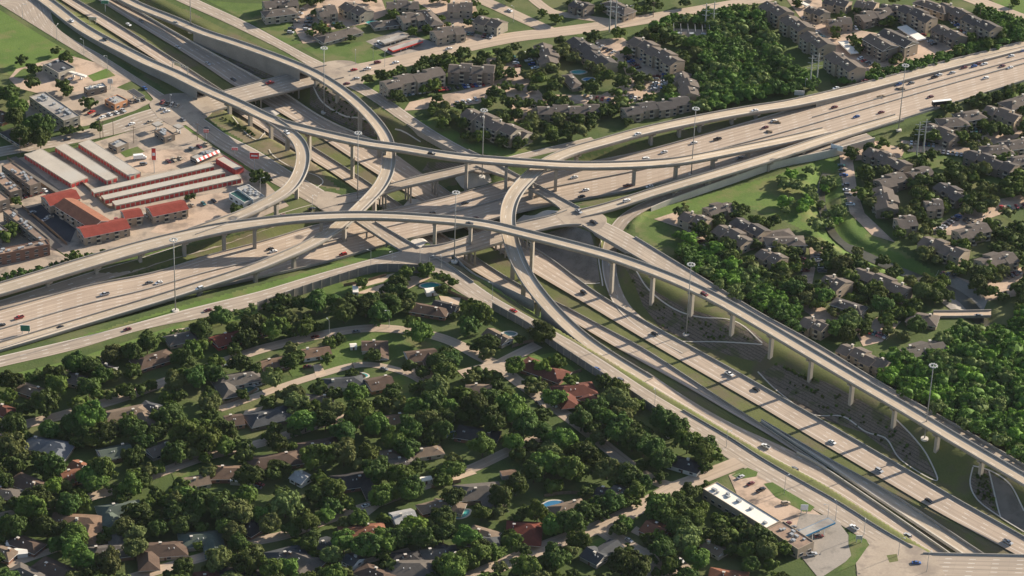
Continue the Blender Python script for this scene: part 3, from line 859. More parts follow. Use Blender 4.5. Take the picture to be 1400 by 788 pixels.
paint_ground([(600, 354), (700, 424), (860, 522), (1000, 606), (1200, 728), (1282, 792), (1420, 800), (1420, 662), (1303, 596), (1230, 556), (1100, 480), (1000, 425), (900, 370), (840, 335), (790, 312), (700, 335), (640, 345)], M["olive"])
paint_ground([(-30, 410), (300, 330), (440, 285), (442, 306), (290, 349), (132, 389), (-30, 435)], M["olive"])
paint_ground([(60, 475), (250, 418), (400, 378), (540, 334), (552, 340), (470, 364), (360, 398), (130, 458), (60, 482)], M["grass_b"])
paint_ground([(745, 232), (880, 195), (1000, 162), (1180, 118), (1320, 84), (1314, 90), (1160, 132), (1050, 164), (960, 190), (870, 214), (790, 230)], M["olive"])
paint_ground([(790, 280), (830, 264), (862, 262), (850, 272), (815, 283)], M["olive"])
paint_ground([(868, 298), (890, 286), (960, 268), (1060, 240), (1135, 215), (1152, 235), (1148, 290), (1195, 318), (1290, 385), (1275, 402), (1200, 372), (1130, 335), (1080, 305), (1000, 276), (905, 303)], M["grass_b"])
paint_ground([(862, 302), (880, 294), (905, 303), (935, 325), (960, 345), (950, 362), (905, 345), (875, 325)], M["lawn"])
D("field_grass", [(-10, 8), (50, 45), (106, 78), (70, 84), (20, 105), (-10, 100)], 'grass_b')
D("field_grass", [(1320, -20), (1420, -20), (1420, 30), (1380, 16)], 'grass_b')
D("field_grass", [(1226, 205), (1290, 212), (1330, 232), (1410, 262), (1410, 282), (1330, 276), (1290, 245), (1236, 217)], 'lawn', 0.12)
D("field_grass", [(330, 5), (365, 5), (395, 18), (398, 45), (412, 60), (395, 62), (340, 30), (280, 0)], 'lawn')
D("field_grass", [(413, 66), (475, 60), (500, 57), (537, 78), (490, 88), (460, 95), (440, 82)], 'lawn')
D("field_grass", [(555, 165), (600, 165), (640, 190), (700, 206), (760, 196), (690, 216), (640, 206), (590, 182)], 'grass_b')
D("field_grass", [(485, 112), (520, 98), (600, 85), (690, 65), (690, 80), (620, 98), (530, 112), (545, 130), (500, 122)], 'grass_b')
D("field_grass", [(770, 40), (850, 30), (832, 36), (790, 50)], 'lawn')
D("block_slope", [(742, 322), (785, 310), (806, 318), (815, 345), (820, 385), (800, 389), (778, 386), (748, 352), (716, 336)], 'block', 0.14)
D("mulch_bed", [(852, 366), (872, 378), (900, 402), (935, 422), (985, 436), (1020, 446), (1056, 476), (1040, 496), (1000, 488), (940, 466), (905, 450), (880, 420)], 'mulch', 0.14)
D("mulch_bed", [(1036, 512), (1062, 498), (1140, 528), (1200, 562), (1232, 582), (1255, 606), (1282, 656), (1235, 632), (1180, 592), (1110, 567), (1066, 538)], 'mulch', 0.14)
D("mulch_bed", [(1332, 645), (1352, 643), (1366, 708), (1334, 682), (1326, 660)], 'mulch', 0.14)
D("block_slope", [(1354, 648), (1378, 662), (1402, 704), (1402, 728), (1368, 708)], 'block', 0.14)
D("mulch_bed", [(424, 112), (458, 116), (500, 152), (522, 188), (492, 184), (455, 165), (424, 145)], 'mulch', 0.14)
D("mulch_bed", [(560, 252), (585, 222), (640, 226), (622, 240), (600, 246)], 'mulch', 0.14)
D("shaded_basin", [(266, 54), (300, 60), (380, 88), (410, 100), (352, 106), (320, 88)], 'mulch', 0.12)
D("riprap", [(622, 246), (632, 234), (650, 231), (668, 240), (672, 250), (655, 256), (636, 260)], 'conc_l', 0.5, True)
D("riprap", [(560, 334), (580, 320), (606, 324), (634, 330), (604, 337), (576, 339)], 'conc_l', 0.3)
D("riprap", [(706, 303), (716, 295), (744, 289), (766, 290), (745, 298), (708, 307)], 'conc_l', 0.3)
D("riprap", [(352, 150), (372, 146), (384, 155), (372, 162), (360, 158)], 'conc_l', 0.3)
D("riprap", [(545, 290), (560, 272), (592, 275), (585, 283), (562, 288)], 'conc_l', 0.3)
D("riprap", [(478, 278), (494, 270), (505, 275), (500, 286), (484, 290)], 'conc_l', 0.3)
kerb = lambda pts, w=0.7: ground_ribbon("kerb", pts, w, M['conc_l'], dz=0.22, sm=1, step=2.0)
kerb([(1036, 509), (1066, 538), (1110, 567), (1150, 570), (1185, 592), (1210, 600), (1232, 630), (1281, 658), (1268, 625), (1248, 598), (1225, 575)])
kerb([(870, 372), (885, 395), (925, 425), (960, 435), (1005, 440), (1042, 470)]); kerb([(905, 466), (960, 468), (1042, 472)])
kerb([(1330, 640), (1326, 662), (1336, 684), (1368, 708), (1400, 728)]); kerb([(1330, 638), (1352, 644), (1378, 660), (1400, 700)]); kerb([(1352, 645), (1368, 708)])
kerb([(424, 112), (440, 140), (470, 160), (500, 166), (522, 184)], .6); kerb([(540, 178), (556, 184), (575, 196)], .6)
kerb([(318, 160), (340, 186), (352, 192), (360, 184), (362, 176)], .6); kerb([(368, 205), (372, 212), (400, 230), (435, 242), (442, 250), (432, 258)], .6)
kerb([(820, 388), (795, 388)]); kerb([(822, 330), (818, 345), (824, 392)])

# parking lots and forecourts
D("forecourt", [(60, 84), (95, 76), (130, 86), (182, 110), (150, 124), (112, 128), (60, 130), (25, 121), (12, 108), (22, 95)], 'lot_p', 0.07)
D("lawn_patch", [(18, 106), (34, 94), (50, 104), (40, 108)], 'lawn', 0.12, True)
D("lawn_patch", [(120, 104), (146, 94), (158, 104), (128, 112)], 'grass_b', 0.12)
D("forecourt", [(104, 126), (150, 117), (185, 128), (208, 140), (184, 152), (150, 163), (120, 172), (96, 176), (64, 182), (36, 168), (34, 140), (66, 124)], 'lot', 0.08)
D("forecourt", [(-10, 222), (100, 204), (200, 173), (238, 164), (262, 182), (330, 228), (366, 252), (395, 282), (350, 300), (290, 316), (200, 342), (112, 364), (60, 330), (-10, 285)], 'lot', 0.08)
D("forecourt", [(180, 215), (200, 205), (246, 205), (262, 212), (292, 218), (220, 235), (190, 238), (172, 228)], 'lot_p', 0.12)
D("forecourt", [(225, 300), (262, 270), (312, 262), (350, 285), (300, 305), (240, 322), (205, 318)], 'lot_p', 0.12)
D("forecourt", [(-10, 282), (60, 332), (112, 366), (-10, 398)], 'lot', 0.10)
D("car_park", [(28, 284), (56, 278), (104, 314), (96, 332), (78, 326)], 'lot_d', 0.13)
D("side_lane", [(10, 218), (22, 214), (84, 262), (70, 268)], 'asph', 0.13)
D("side_lane", [(12, 282), (26, 280), (86, 338), (74, 342)], 'asph', 0.13)
D("lawn_patch", [(163, 208), (188, 201), (198, 208), (172, 216)], 'lawn', 0.14)
paint_ground([(-10, 396), (110, 366), (200, 343), (300, 318), (300, 324), (200, 348), (110, 373), (-10, 406)], M["grass_b"])
paint_ground([(296, 204), (330, 222), (360, 240), (352, 246), (312, 222)], M["grass_b"])
paint_ground([(240, 160), (262, 174), (270, 184), (262, 184)], M["grass_b"])
D("car_park", [(398, 18), (440, -5), (520, -5), (530, 20), (500, 33), (448, 42), (455, 56), (414, 60), (402, 40)], 'lot_p', 0.09)
D("car_park", [(556, -5), (645, -5), (655, 22), (648, 46), (672, 52), (625, 56), (592, 42), (568, 44), (600, 22)], 'lot_p', 0.09)
D("car_park", [(500, 57), (545, 42), (592, 58), (606, 66), (560, 80), (536, 76)], 'lot_g', 0.09)
D("car_park", [(640, 84), (700, 76), (722, 108), (742, 130), (822, 130), (860, 112), (850, 88), (818, 72), (800, 56), (852, 52), (882, 78), (908, 105), (902, 126), (862, 142), (762, 142), (704, 168), (690, 122), (654, 142), (604, 148), (552, 152), (560, 140), (640, 122), (692, 106)], 'lot_p', 0.09)
D("car_park", [(1072, -5), (1120, -5), (1142, 36), (1200, 46), (1238, 40), (1292, 60), (1324, 54), (1302, 76), (1232, 93), (1182, 102), (1132, 62), (1100, 32)], 'lot_p', 0.09)
D("car_park", [(1148, 205), (1200, 194), (1238, 204), (1232, 216), (1166, 220), (1172, 262), (1182, 292), (1224, 332), (1192, 322), (1162, 292), (1150, 240)], 'lot_p', 0.10)
D("car_park", [(1232, 192), (1330, 203), (1326, 214), (1232, 207)], 'lot_p', 0.11)
D("car_park", [(1318, 194), (1410, 166), (1410, 184), (1342, 202)], 'lot_p', 0.11)
D("car_park", [(1262, 320), (1330, 280), (1410, 264), (1410, 278), (1345, 302), (1302, 322)], 'lot_p', 0.11)
D("car_park", [(1288, 372), (1330, 386), (1410, 362), (1410, 402), (1352, 412), (1302, 388)], 'lot_p', 0.11)
D("car_park", [(1094, 400), (1088, 392), (1108, 352), (1106, 334), (1126, 336), (1114, 370), (1108, 402)], 'lot_p', 0.11)
D("car_park", [(1096, 404), (1122, 418), (1156, 442), (1120, 440), (1092, 420)], 'lot_p', 0.11)
D("car_park", [(1168, 452), (1200, 434), (1232, 440), (1206, 468), (1180, 474)], 'lot_p', 0.11)
D("car_park", [(894, 300), (925, 290), (950, 300), (990, 330), (975, 336), (930, 312)], 'lot_p', 0.12)
D("forecourt", [(996, 650), (1030, 640), (1052, 655), (1100, 690), (1134, 712), (1098, 738), (1060, 708), (1010, 682)], 'lot_p', 0.09)
D("forecourt", [(1094, 702), (1140, 706), (1162, 735), (1166, 762), (1120, 792), (1098, 765), (1082, 742)], 'lot_g', 0.10)
D("lawn_patch", [(1160, 728), (1184, 738), (1192, 752), (1180, 768), (1142, 784), (1164, 760), (1160, 745)], 'lawn', 0.14)
D("lawn_patch", [(1000, 650), (1022, 640), (1036, 646), (1034, 652), (1010, 656)], 'lawn', 0.14)
D("lawn_patch", [(1044, 662), (1056, 660), (1114, 694), (1108, 700), (1098, 700), (1060, 680)], 'lawn', 0.14)
D("lawn_patch", [(1212, 760), (1226, 758), (1228, 768), (1216, 770)], 'lawn', 0.17)
for pl, m in (([(385, 492), (440, 464), (500, 454), (560, 458), (592, 472), (575, 490), (500, 495), (450, 506), (400, 516)], 'lawn'),
              ([(535, 517), (560, 508), (576, 522), (562, 545), (520, 546), (500, 536)], 'grass_b'), ([(445, 378), (540, 368), (560, 386), (500, 402), (440, 402)], 'lawn'),
              ([(700, 492), (760, 482), (792, 512), (760, 532), (720, 516)], 'grass_b'), ([(196, 778), (290, 746), (322, 746), (196, 788)], 'grass_b'),
              ([(668, 752), (735, 735), (715, 756), (680, 766)], 'grass_b'), ([(798, 742), (828, 734), (846, 752), (820, 756)], 'grass_b'),
              ([(880, 668), (904, 660), (872, 690)], 'lawn'), ([(915, 662), (965, 640), (990, 630), (960, 650), (935, 662)], 'lawn'),
              ([(-10, 518), (100, 492), (250, 442), (352, 420), (352, 432), (250, 456), (100, 508), (-10, 534)], 'grass_b'),
              ([(298, 534), (320, 544), (310, 552), (295, 546)], 'lawn'), ([(560, 470), (600, 468), (625, 490), (600, 500), (575, 496)], 'lawn'),
              ([(640, 375), (680, 400), (730, 430), (760, 448), (742, 430), (700, 404)], 'grass_b'), ([(235, 648), (262, 642), (255, 660), (240, 662)], 'lawn')):
    D("lawn_patch", pl, m, 0.06)
for pl in ([(484, 402), (520, 390), (566, 378), (590, 380), (560, 395), (520, 402)], [(600, 405), (630, 408), (625, 424), (606, 418)], [(108, 732), (136, 724), (146, 732), (124, 752), (116, 746)],
           [(78, 506), (96, 500), (100, 508), (84, 514)], [(128, 492), (150, 483), (158, 490), (134, 498)], [(235, 452), (270, 446), (266, 458), (240, 462)], [(428, 500), (438, 498), (446, 512), (432, 516)],
           [(470, 712), (500, 690), (524, 690), (490, 716)], [(604, 655), (640, 640), (652, 648), (610, 662)], [(870, 720), (900, 740), (890, 742), (862, 728)], [(292, 548), (306, 546), (312, 560), (298, 562)],
           [(560, 500), (590, 508), (596, 520), (566, 516)], [(335, 562), (360, 556), (352, 570), (330, 572)], [(482, 772), (500, 770), (508, 784), (486, 788)], [(735, 640), (745, 638), (748, 648), (736, 650)], [(480, 388), (540, 374), (524, 386), (486, 396)]):
    D("driveway", pl, 'drive', 0.15)
mb = MB()
nn = normals2(creek)
sheet_mb(mb, [Vector((p.x, p.y, -7.2)) + q * (2.6 if i < len(creek) * .35 else 4.2) for i, (p, q) in enumerate(zip(creek, nn))], [Vector((p.x, p.y, -7.2)) - q * (2.6 if i < len(creek) * .35 else 4.2) for i, (p, q) in enumerate(zip(creek, nn))], M['water'])
setp(mb.obj("creek_water"), kind="structure")
nn = normals2(creek2); mb = MB()
sheet_mb(mb, [Vector((p.x, p.y, -2.7)) + q * 2.5 for p, q in zip(creek2, nn)], [Vector((p.x, p.y, -2.7)) - q * 2.5 for p, q in zip(creek2, nn)], M['water'])
setp(mb.obj("creek_water"), kind="structure")
D("weir_apron", [(1272, 394), (1300, 376), (1332, 392), (1350, 412), (1345, 424), (1300, 424), (1284, 412)], 'conc_d', 0.3)
bridge("footbridge", "small road bridge across the creek below the concrete weir", Z([(1276, 426), (1310, 426), (1355, 425)], -4.4), Z([(1276, 434), (1310, 434), (1355, 433)], -4.4), "CRB", thick=0.8, mat=M['drive'])

# ------------------------------------------------------------------ noise walls, parapets on the ground
M['nwall'] = mottled("noise_wall_concrete", (0.16, 0.15, 0.14), (0.24, 0.225, 0.21), 0.1, 1.0)
def noise_wall(label, pts, h, posts=6.0):
    s = rail_path([(x, y, h) for x, y in pts], 2.0, 2)
    for p in s: p.z = 0
    root = empty("noise_wall", s[0]); setp(root, label, "wall")
    inv = -s[0]
    mb = MB(); wall_mb(mb, [p + inv for p in s], 1, -0.15, 0.3, -1, h, M['nwall']); mb.obj("panel", root)
    d = 0; last = -9
    for a, b in zip(s, s[1:]):
        d += (b - a).length
        if d - last > posts:
            last = d
            dr = (b - a).normalized(); mb = MB()
            mb.box(-.35, -.35, -1, .35, .35, h + .25, M['conc'])
            mb.obj("post", root, a + inv, (0, 0, math.atan2(dr.y, dr.x)))
noise_wall("tall grey noise wall with pale posts below the lower frontage road, left of the corner", [(353, 413), (400, 396), (451, 379), (501, 364), (516, 361), (550, 361), (580, 363), (586, 369)], 5.5)
noise_wall("long grey noise wall between the diagonal frontage road and the leafy back yards", [(674, 414), (722, 441), (759, 467), (780, 481), (820, 507), (847, 523), (896, 556), (934, 582)], 4.8)
barrier([p for p in fwL if proj(p)[0] < 652], "short grey parapet curving at the corner where the two frontage roads meet", side=-1, h0=-2, h=1.0)
barrier([p for p in fwL if 930 < proj(p)[0] < 1250], "thin guard rail between diagonal frontage road and grass strip, lower centre", side=1, off=0.3, w=0.25, h=0.8)
mbx = [Vector((p.x, p.y, 0.06)) for p in ROADS["FBE"] and [r[0] for r in ROADS["FBE"]]]
def edge_bar(keypts, label, side=1, **k):
    s = rail_path([(x, y, 0.06) for x, y in keypts], 3.0); barrier(s, label, side=side, **k)
edge_bar([(868, 325), (912, 352), (973, 389), (1040, 430), (1106, 466), (1196, 520), (1264, 559), (1303, 580), (1400, 637), (1440, 660)], "long grey parapet on the outer edge of the right frontage road, above the woods")
edge_bar([(640, 206), (658, 215), (676, 223)], "short wall beside the frontage road behind the high flyover")
edge_bar([(556, 171), (590, 191), (629, 212), (648, 224)], "grey wall dropping along the inner edge of the upper right frontage road", h0=-3)
edge_bar([(796, 309), (812, 319), (840, 335), (888, 363), (935, 389)], "parapet along the inner edge of the right frontage road over the block slope", h0=-1.5)
edge_bar([(620, 350), (630, 362), (650, 378), (690, 395), (730, 414)], "curved concrete wall below the corner beside the ramp to the sunken freeway", h0=-6)

# ------------------------------------------------------------------ masts, lamps, poles, signs
M['steel'] = plain("galvanised_steel", (0.42, 0.43, 0.43), 0.45, 0.3)
M['mast'] = plain('mast_steel', (0.30, 0.30, 0.29), 0.5, 0.2)
M['lampw'] = plain("lamp_housing", (0.5, 0.5, 0.48), 0.4)
M['wood'] = plain("weathered_wood_pole", (0.16, 0.12, 0.09), 0.9)
M['signg'] = plain("green_sign_face", (0.02, 0.16, 0.10), 0.5)
M['signr'] = plain("red_sign_face", (0.62, 0.05, 0.04), 0.5)
M['white'] = plain("white_paint", (0.78, 0.78, 0.76), 0.6)
M['black'] = plain("black_paint", (0.02, 0.02, 0.022), 0.5)
def mast(bx, by, label, h=46.0, z=None):
    p = G(bx, by) if z is None else P(bx, by, z)
    root = empty("high_mast_lamp", p); setp(root, label, "light mast")
    mb = MB(); mb.cyl((0, 0, -.5), (0, 0, h), .36, .18, M['mast'], 10); mb.obj("mast", root, smooth=True)
    mb = MB(); mb.cyl((0, 0, -.6), (0, 0, .5), 2.0, 2.0, M['conc_l'], 12); mb.obj("footing", root)
    mb = MB()
    R, n = 1.9, 20
    for i in range(n):
        a, b = 2 * math.pi * i / n, 2 * math.pi * (i + 1) / n
        mb.cyl((R * math.cos(a), R * math.sin(a), h - .6), (R * math.cos(b), R * math.sin(b), h - .6), .10, .10, M['steel'], 5, False)
    for i in range(4):
        a = math.pi * i / 2; mb.cyl((0, 0, h - .2), (R * math.cos(a), R * math.sin(a), h - .6), .08, .08, M['steel'], 5)
    ring = mb.obj("lamp_ring", root)
    mb = MB(); mb.cyl((0, 0, -.25), (0, 0, .25), .55, .42, M['lampw'], 8); lm = mb.mesh("lamp")
    for i in range(10):
        a = 2 * math.pi * i / 10
        link("lamp", lm, ring, (R * math.cos(a), R * math.sin(a), h - .75))
mast(240, 425, "tall grey light mast on the grass strip at the lower left frontage road")
mast(443, 154, "tall light mast on a round footing in the dark mulch bed inside the S curve")
mast(489, 275, "tall light mast on the pale hump behind the S-shaped flyover")
mast(621, 358, "tall light mast on the corner where the two lower frontage roads meet", z=0.1)
mast(659, 242, "tall light mast on the white concrete mound in the middle of the interchange", z=0.4)
mast(945, 239, "tall light mast between the wide freeway and the low frontage viaduct")
mast(938, 458, "tall light mast in front of the highest flyover beside the mulch bed")
mast(1228, 181, "tall light mast beside the upper right freeway, left of the parked trailer")
mast(1264, 600, "tall light mast rising behind the highest flyover in front of the woods", z=0.0)
mast(261, 44, "tall light mast on the grass at the upper left, top out of view", h=40)

def lamp_post(bx, by, label, h=11, mat='steel', arm=2.0, az=0.0, tilt=0):
    p = G(bx, by); root = empty("street_lamp", p, az); setp(root, label, "street lamp", "street lamps and poles along the roads")
    mb = MB(); mb.cyl((0, 0, -.3), (0, 0, h), .16, .10, M[mat], 6); mb.obj("pole", root)
    mb = MB(); mb.cyl((0, 0, h - .1), (arm, 0, h + .3), .08, .07, M[mat], 5); mb.obj("arm", root)
    mb = MB(); mb.box(arm - .3, -.25, h + .15, arm + .7, .25, h + .4, M['lampw']); mb.obj("lamp", root)
def wood_pole(bx, by, label, h=12):
    p = G(bx, by); root = empty("utility_pole", p); setp(root, label, "utility pole", "wooden utility poles")
    mb = MB(); mb.cyl((0, 0, -.5), (0, 0, h), .22, .15, M['wood'], 6); mb.obj("pole", root)
    mb = MB(); mb.box(-1.4, -.1, h - 1.2, 1.4, .1, h - .9, M['wood']); mb.obj("crossarm", root)
POSTS = [(31, 27), (78, 56), (115, 76), (147, 97), (233, 150), (356, 266), (427, 294), (507, 366), (536, 366), (574, 362), (587, 374), (603, 375), (673, 410), (895, 554), (993, 612), (1072, 676), (1142, 712), (1131, 715), (1181, 732), (1228, 760), (1267, 782), (450, 462), (532, 448), (486, 88), (510, 82), (526, 92), (702, 30), (865, 28), (1100, 128), (1320, 60)]
WPOLES = [(137, 190), (141, 189), (155, 185), (270, 192), (28, 212), (183, 196), (1339, 30), (1378, 26), (893, 24), (842, 44)]

def transmission(bx, by, label, h=24):
    p = G(bx, by); root = empty("power_pylon", p); setp(root, label, "power pole")
    mb = MB(); mb.cyl((0, 0, -.5), (0, 0, h), .55, .3, M['steel'], 8); mb.obj("pole", root)
    for k in (0, 1, 2):
        mb = MB(); z = h - 2 - 3.5 * k; mb.cyl((-2.8, 0, z + .4), (0, 0, z), .12, .18, M['steel'], 5); mb.cyl((0, 0, z), (2.8, 0, z + .4), .18, .12, M['steel'], 5); mb.obj("crossarm", root)
transmission(1107, 122, "left steel power pole of the pair behind the dropping ramp, upper right")
transmission(1116, 119, "right steel power pole of the pair behind the dropping ramp, upper right")
transmission(1253, 214, "left steel power pole of the pair by the lawn among the apartments")
transmission(1262, 210, "right steel power pole of the pair by the lawn among the apartments")
transmission(833, 44, "left tall steel pole beside the substation")
transmission(841, 45, "right tall steel pole beside the substation")
transmission(964, 38, "left lone steel pole in the trees behind the substation", 18)
transmission(975, 36, "right lone steel pole in the trees behind the substation", 18)

def sign(bx, by, label, h, w, sh, mat, posts=(0,), az=0.0, base=None, name="roadside_sign"):
    p = G(bx, by) if base is None else P(bx, by, base)
    root = empty(name, p, az); setp(root, label, "sign")
    for x in posts:
        mb = MB(); mb.cyl((x * w, 0, -.5), (x * w, 0, h), .22, .2, M['steel'], 8); mb.obj("post", root)
    mb = MB(); mb.box(-w / 2, -.2, h - sh, w / 2, -.0, h, M[mat]); f = mb.obj("sign_panel", root)
    if mat == 'signr':
        mb = MB(); mb.box(-w * .36, -.24, h - sh * .62, w * .36, -.2, h - sh * .38, M['white']); mb.obj("lettering_band", f)
    mb = MB(); mb.box(-w / 2 - .15, .0, h - sh - .15, w / 2 + .15, .2, h + .15, M['white']); mb.obj("frame", root)
    return root
sg = sign(211, 237, "very tall thin pylon sign with red panels and white pole by the storage rows", 17, 2.4, 8, 'signr')
sign(348, 231, "square red and white pylon sign next to the dark tree under the curved ramp", 11, 5.5, 4, 'signr')
sign(321, 214, "small low red sign on the verge beside the shaded frontage road", 6, 3.5, 1.6, 'signr')
sign(282, 191, "small red and white sign left of the shaded frontage road", 7, 3, 2, 'signr')
sign(151, 122, "yellow sign beside the small white roofed restaurant", 7, 3, 3, 'lampw')
sign(35, 458, "green motorway sign on its post at the lower left lanes", 6, 5, 3.5, 'signg', (-.35, .35))
sign(144, 16, "green motorway sign on an arm at the top left of the photo", 8, 5, 2.2, 'signg')
sign(127, 33, "grey back of a road sign on the grass between the upper left lanes", 5, 5, 2.2, 'steel', (-.4, .4))
sign(1143, 213, "white billboard on a dark post beside the car park at the creek", 7, 8, 3.2, 'white', az=-.5)
sign(1099, 702, "white box sign on two posts at the strip store forecourt", 5, 3.5, 3, 'white', (-.4, .4))
sign(1174, 742, "small framed sign on two posts on the fuel station lawn", 4, 3, 2, 'steel', (-.4, .4))
sign(1092, 138, "back of a motorway sign at the parapet of the dropping ramp, upper right", 7, 6, 3, 'steel')
def gantry(a, b, h, label, z):
    p, q = P(*a, z), P(*b, z); d = q - p
    root = empty("sign_gantry", p, math.atan2(d.y, d.x)); setp(root, label, "gantry"); L = d.length
    for x in (0, L):
        mb = MB(); mb.cyl((x, 0, -.5), (x, 0, h), .25, .25, M['steel'], 8); mb.obj("post", root)
    mb = MB()
    for zz in (h - .1, h - 1.2): mb.cyl((0, 0, zz), (L, 0, zz), .12, .12, M['steel'], 5)
    k = int(L / 1.2)
    for i in range(k): mb.cyl((L * i / k, 0, h - .1 if i % 2 else h - 1.2), (L * (i + 1) / k, 0, h - 1.2 if i % 2 else h - .1), .07, .07, M['steel'], 4)
    mb.obj("truss", root)
    mb = MB(); mb.box(L * .15, -.35, h - 2.0, L * .55, -.2, h + .6, M['steel']); mb.obj("sign_panel", root)
gantry((236, 98), (257, 106), 7.5, "truss gantry over the sunken left lanes before the cross street", -5)

GROUND.polygons.foreach_set("material_index", GMAT.ravel().tolist() + [0] * (len(GROUND.polygons) - GMAT.size))
GROUND.update()

M['fencew'] = mottled("cedar_fence", (0.15, 0.11, 0.075), (0.24, 0.18, 0.13), 0.8, 4.0)
def fence(pts, label, h=1.9, mat='fencew'):
    s = catmull([G(x, y) for x, y in pts], 2.0)
    root = empty("fence", s[0]); setp(root, label, "fence"); inv = -s[0]
    mb = MB(); wall_mb(mb, [p + inv for p in s], 1, -.04, .08, -.3, h, M[mat]); mb.obj("panel", root)
    for p in s[::2]:
        mb = MB(); mb.box(-.07, -.07, -.2, .07, .07, h + .1, M[mat]); mb.obj("post", root, p + inv)
fence([(559, 381), (553, 408)], "pale yard fence left of the green yard pool", 2.0, 'drive')
fence([(470, 392), (500, 386), (528, 378)], "dark fence behind the driveway pad below the noise wall")
fence([(300, 555), (318, 550), (338, 541), (352, 534)], "wooden fence between the dark kidney pool garden and the alley")
fence([(482, 499), (486, 510), (500, 517)], "fence around the terrace pool garden at the alley bend")
fence([(604, 396), (622, 404), (640, 412)], "fence running down from the green yard pool towards the noise wall")
fence([(700, 476), (718, 470), (730, 468)], "short fence beside the rim pool at the noise wall")
fence([(748, 528), (775, 515), (795, 508)], "fence between the two red-brown roofed houses near the noise wall")
fence([(60, 628), (80, 622), (100, 618)], "fence right of the pale blue pool")
fence([(118, 765), (135, 758), (158, 762)], "garden fence below the grey house near the bottom left")
fence([(165, 735), (178, 752), (190, 760)], "angled fence between two bottom left back gardens")
fence([(640, 692), (660, 688), (682, 684)], "fence above the turquoise pool garden, bottom centre")
fence([(744, 680), (770, 676), (795, 676)], "fence behind the small deep blue pool")
fence([(524, 772), (534, 780), (540, 788)], "fence right of the brown house at the bottom edge")
fence([(430, 748), (450, 760), (470, 770)], "fence along the gardens behind the slate roofed house")
fence([(140, 640), (165, 632), (190, 628)], "fence in the shade left of the grey roofed house")
fence([(590, 668), (612, 662), (630, 660)], "fence by the white carport among the trees")
fence([(10, 218), (40, 242), (78, 268)], "long wall fence between the storage buildings and the side lane")
fence([(30, 284), (60, 308), (92, 336)], "long fence between the motel car park and the lane at left")
fence([(112, 252), (128, 266), (152, 286), (168, 284)], "fence between the motel and the storage rows")
# ------------------------------------------------------------------ buildings
def roofmat(name, c, c2=None, s=0.5):
    t = NT(name, 0.95, 0.1)
    v = t.coord()
    d = c2 or tuple(x * 0.7 for x in c)
    f = t.ramp(t.math('ADD', t.math('MULTIPLY', t.noise(v, 0.35, 4), .5), t.math('MULTIPLY', t.noise(v, 3.0, 2), .5)), .38, .62)
    sx = t.sep(v)
    w = t.math('LESS_THAN', t.math('FRACT', t.math('MULTIPLY', sx[2], 2.2)), 0.15)
    cc = t.mix(f, d, c)
    return t.col(t.mix(t.math('MULTIPLY', w, 0.25), cc, tuple(x * .6 for x in c)))
R_ = {}
for k, c in dict(brown=(.15, .105, .08), tan=(.25, .19, .14), grey=(.17, .15, .13), slate=(.10, .105, .11), dark=(.075, .07, .068), red=(.22, .07, .05), orange=(.29, .13, .08), bluegray=(.18, .195, .215), redbrown=(.18, .075, .055), light=(.42, .41, .39), green=(.13, .16, .13), apt=(.135, .115, .10), aptd=(.092, .084, .08), motel=(.26, .06, .045), motel2=(.25, .115, .075), warm=(.24, .16, .11)).items():
    R_[k] = roofmat("roof_shingle_" + k, c if k in ("apt", "aptd", "motel", "motel2", "light") else tuple(x * .8 for x in c))
W_ = {k: mottled("wall_" + k, tuple(x * .85 for x in c), c, 0.5, 2.0) for k, c in dict(brick=(.22, .12, .085), tan=(.36, .29, .22), cream=(.46, .41, .33), grey=(.30, .28, .25), white=(.66, .64, .60), dark=(.20, .165, .135), orange=(.48, .24, .13), stone=(.34, .30, .24), redw=(.42, .08, .07)).items()}
M['glass'] = NT("window_glass", 0.15, 0.6).col((0.03, 0.035, 0.045))
M['door'] = plain("door_paint", (0.14, 0.07, 0.05))
M['reddoor'] = plain("red_rollup_door", (0.50, 0.055, 0.05), 0.55)
M['storage_roof'] = mottled("storage_roof_metal", (0.37, 0.33, 0.275), (0.47, 0.42, 0.35), 0.08, 0.8, rough=0.6, c3=(0.42, 0.39, 0.34), s3=0.04)
M['flat_brown'] = mottled("flat_gravel_roof", (0.24, 0.165, 0.12), (0.34, 0.24, 0.175), 0.15, 1.2, c3=(0.19, 0.14, 0.11), s3=0.06)
M['flat_white'] = mottled("white_membrane_roof", (0.66, 0.61, 0.52), (0.78, 0.73, 0.64), 0.08, 0.9)
M['flat_grey'] = mottled("grey_membrane_roof", (0.28, 0.26, 0.235), (0.38, 0.36, 0.325), 0.1, 1.0, c3=(0.22, 0.20, 0.18), s3=0.05)
M['blue'] = plain("blue_fascia", (0.03, 0.17, 0.32)); M['greenroof'] = plain("green_metal_roof", (0.02, 0.085, 0.07), 0.5)
M['pool'] = NT("pool_water", 0.15, 0.5).col((0.05, 0.30, 0.28)); M['poolb'] = NT("blue_pool_water", 0.15, 0.5).col((0.05, 0.17, 0.30)); M['poold'] = NT("dark_pool_water", 0.15, 0.5).col((0.03, 0.09, 0.08))
KEEP = []          # picture points that stay visible between the trees
FOOT = []          # building footprints (x, y, r)

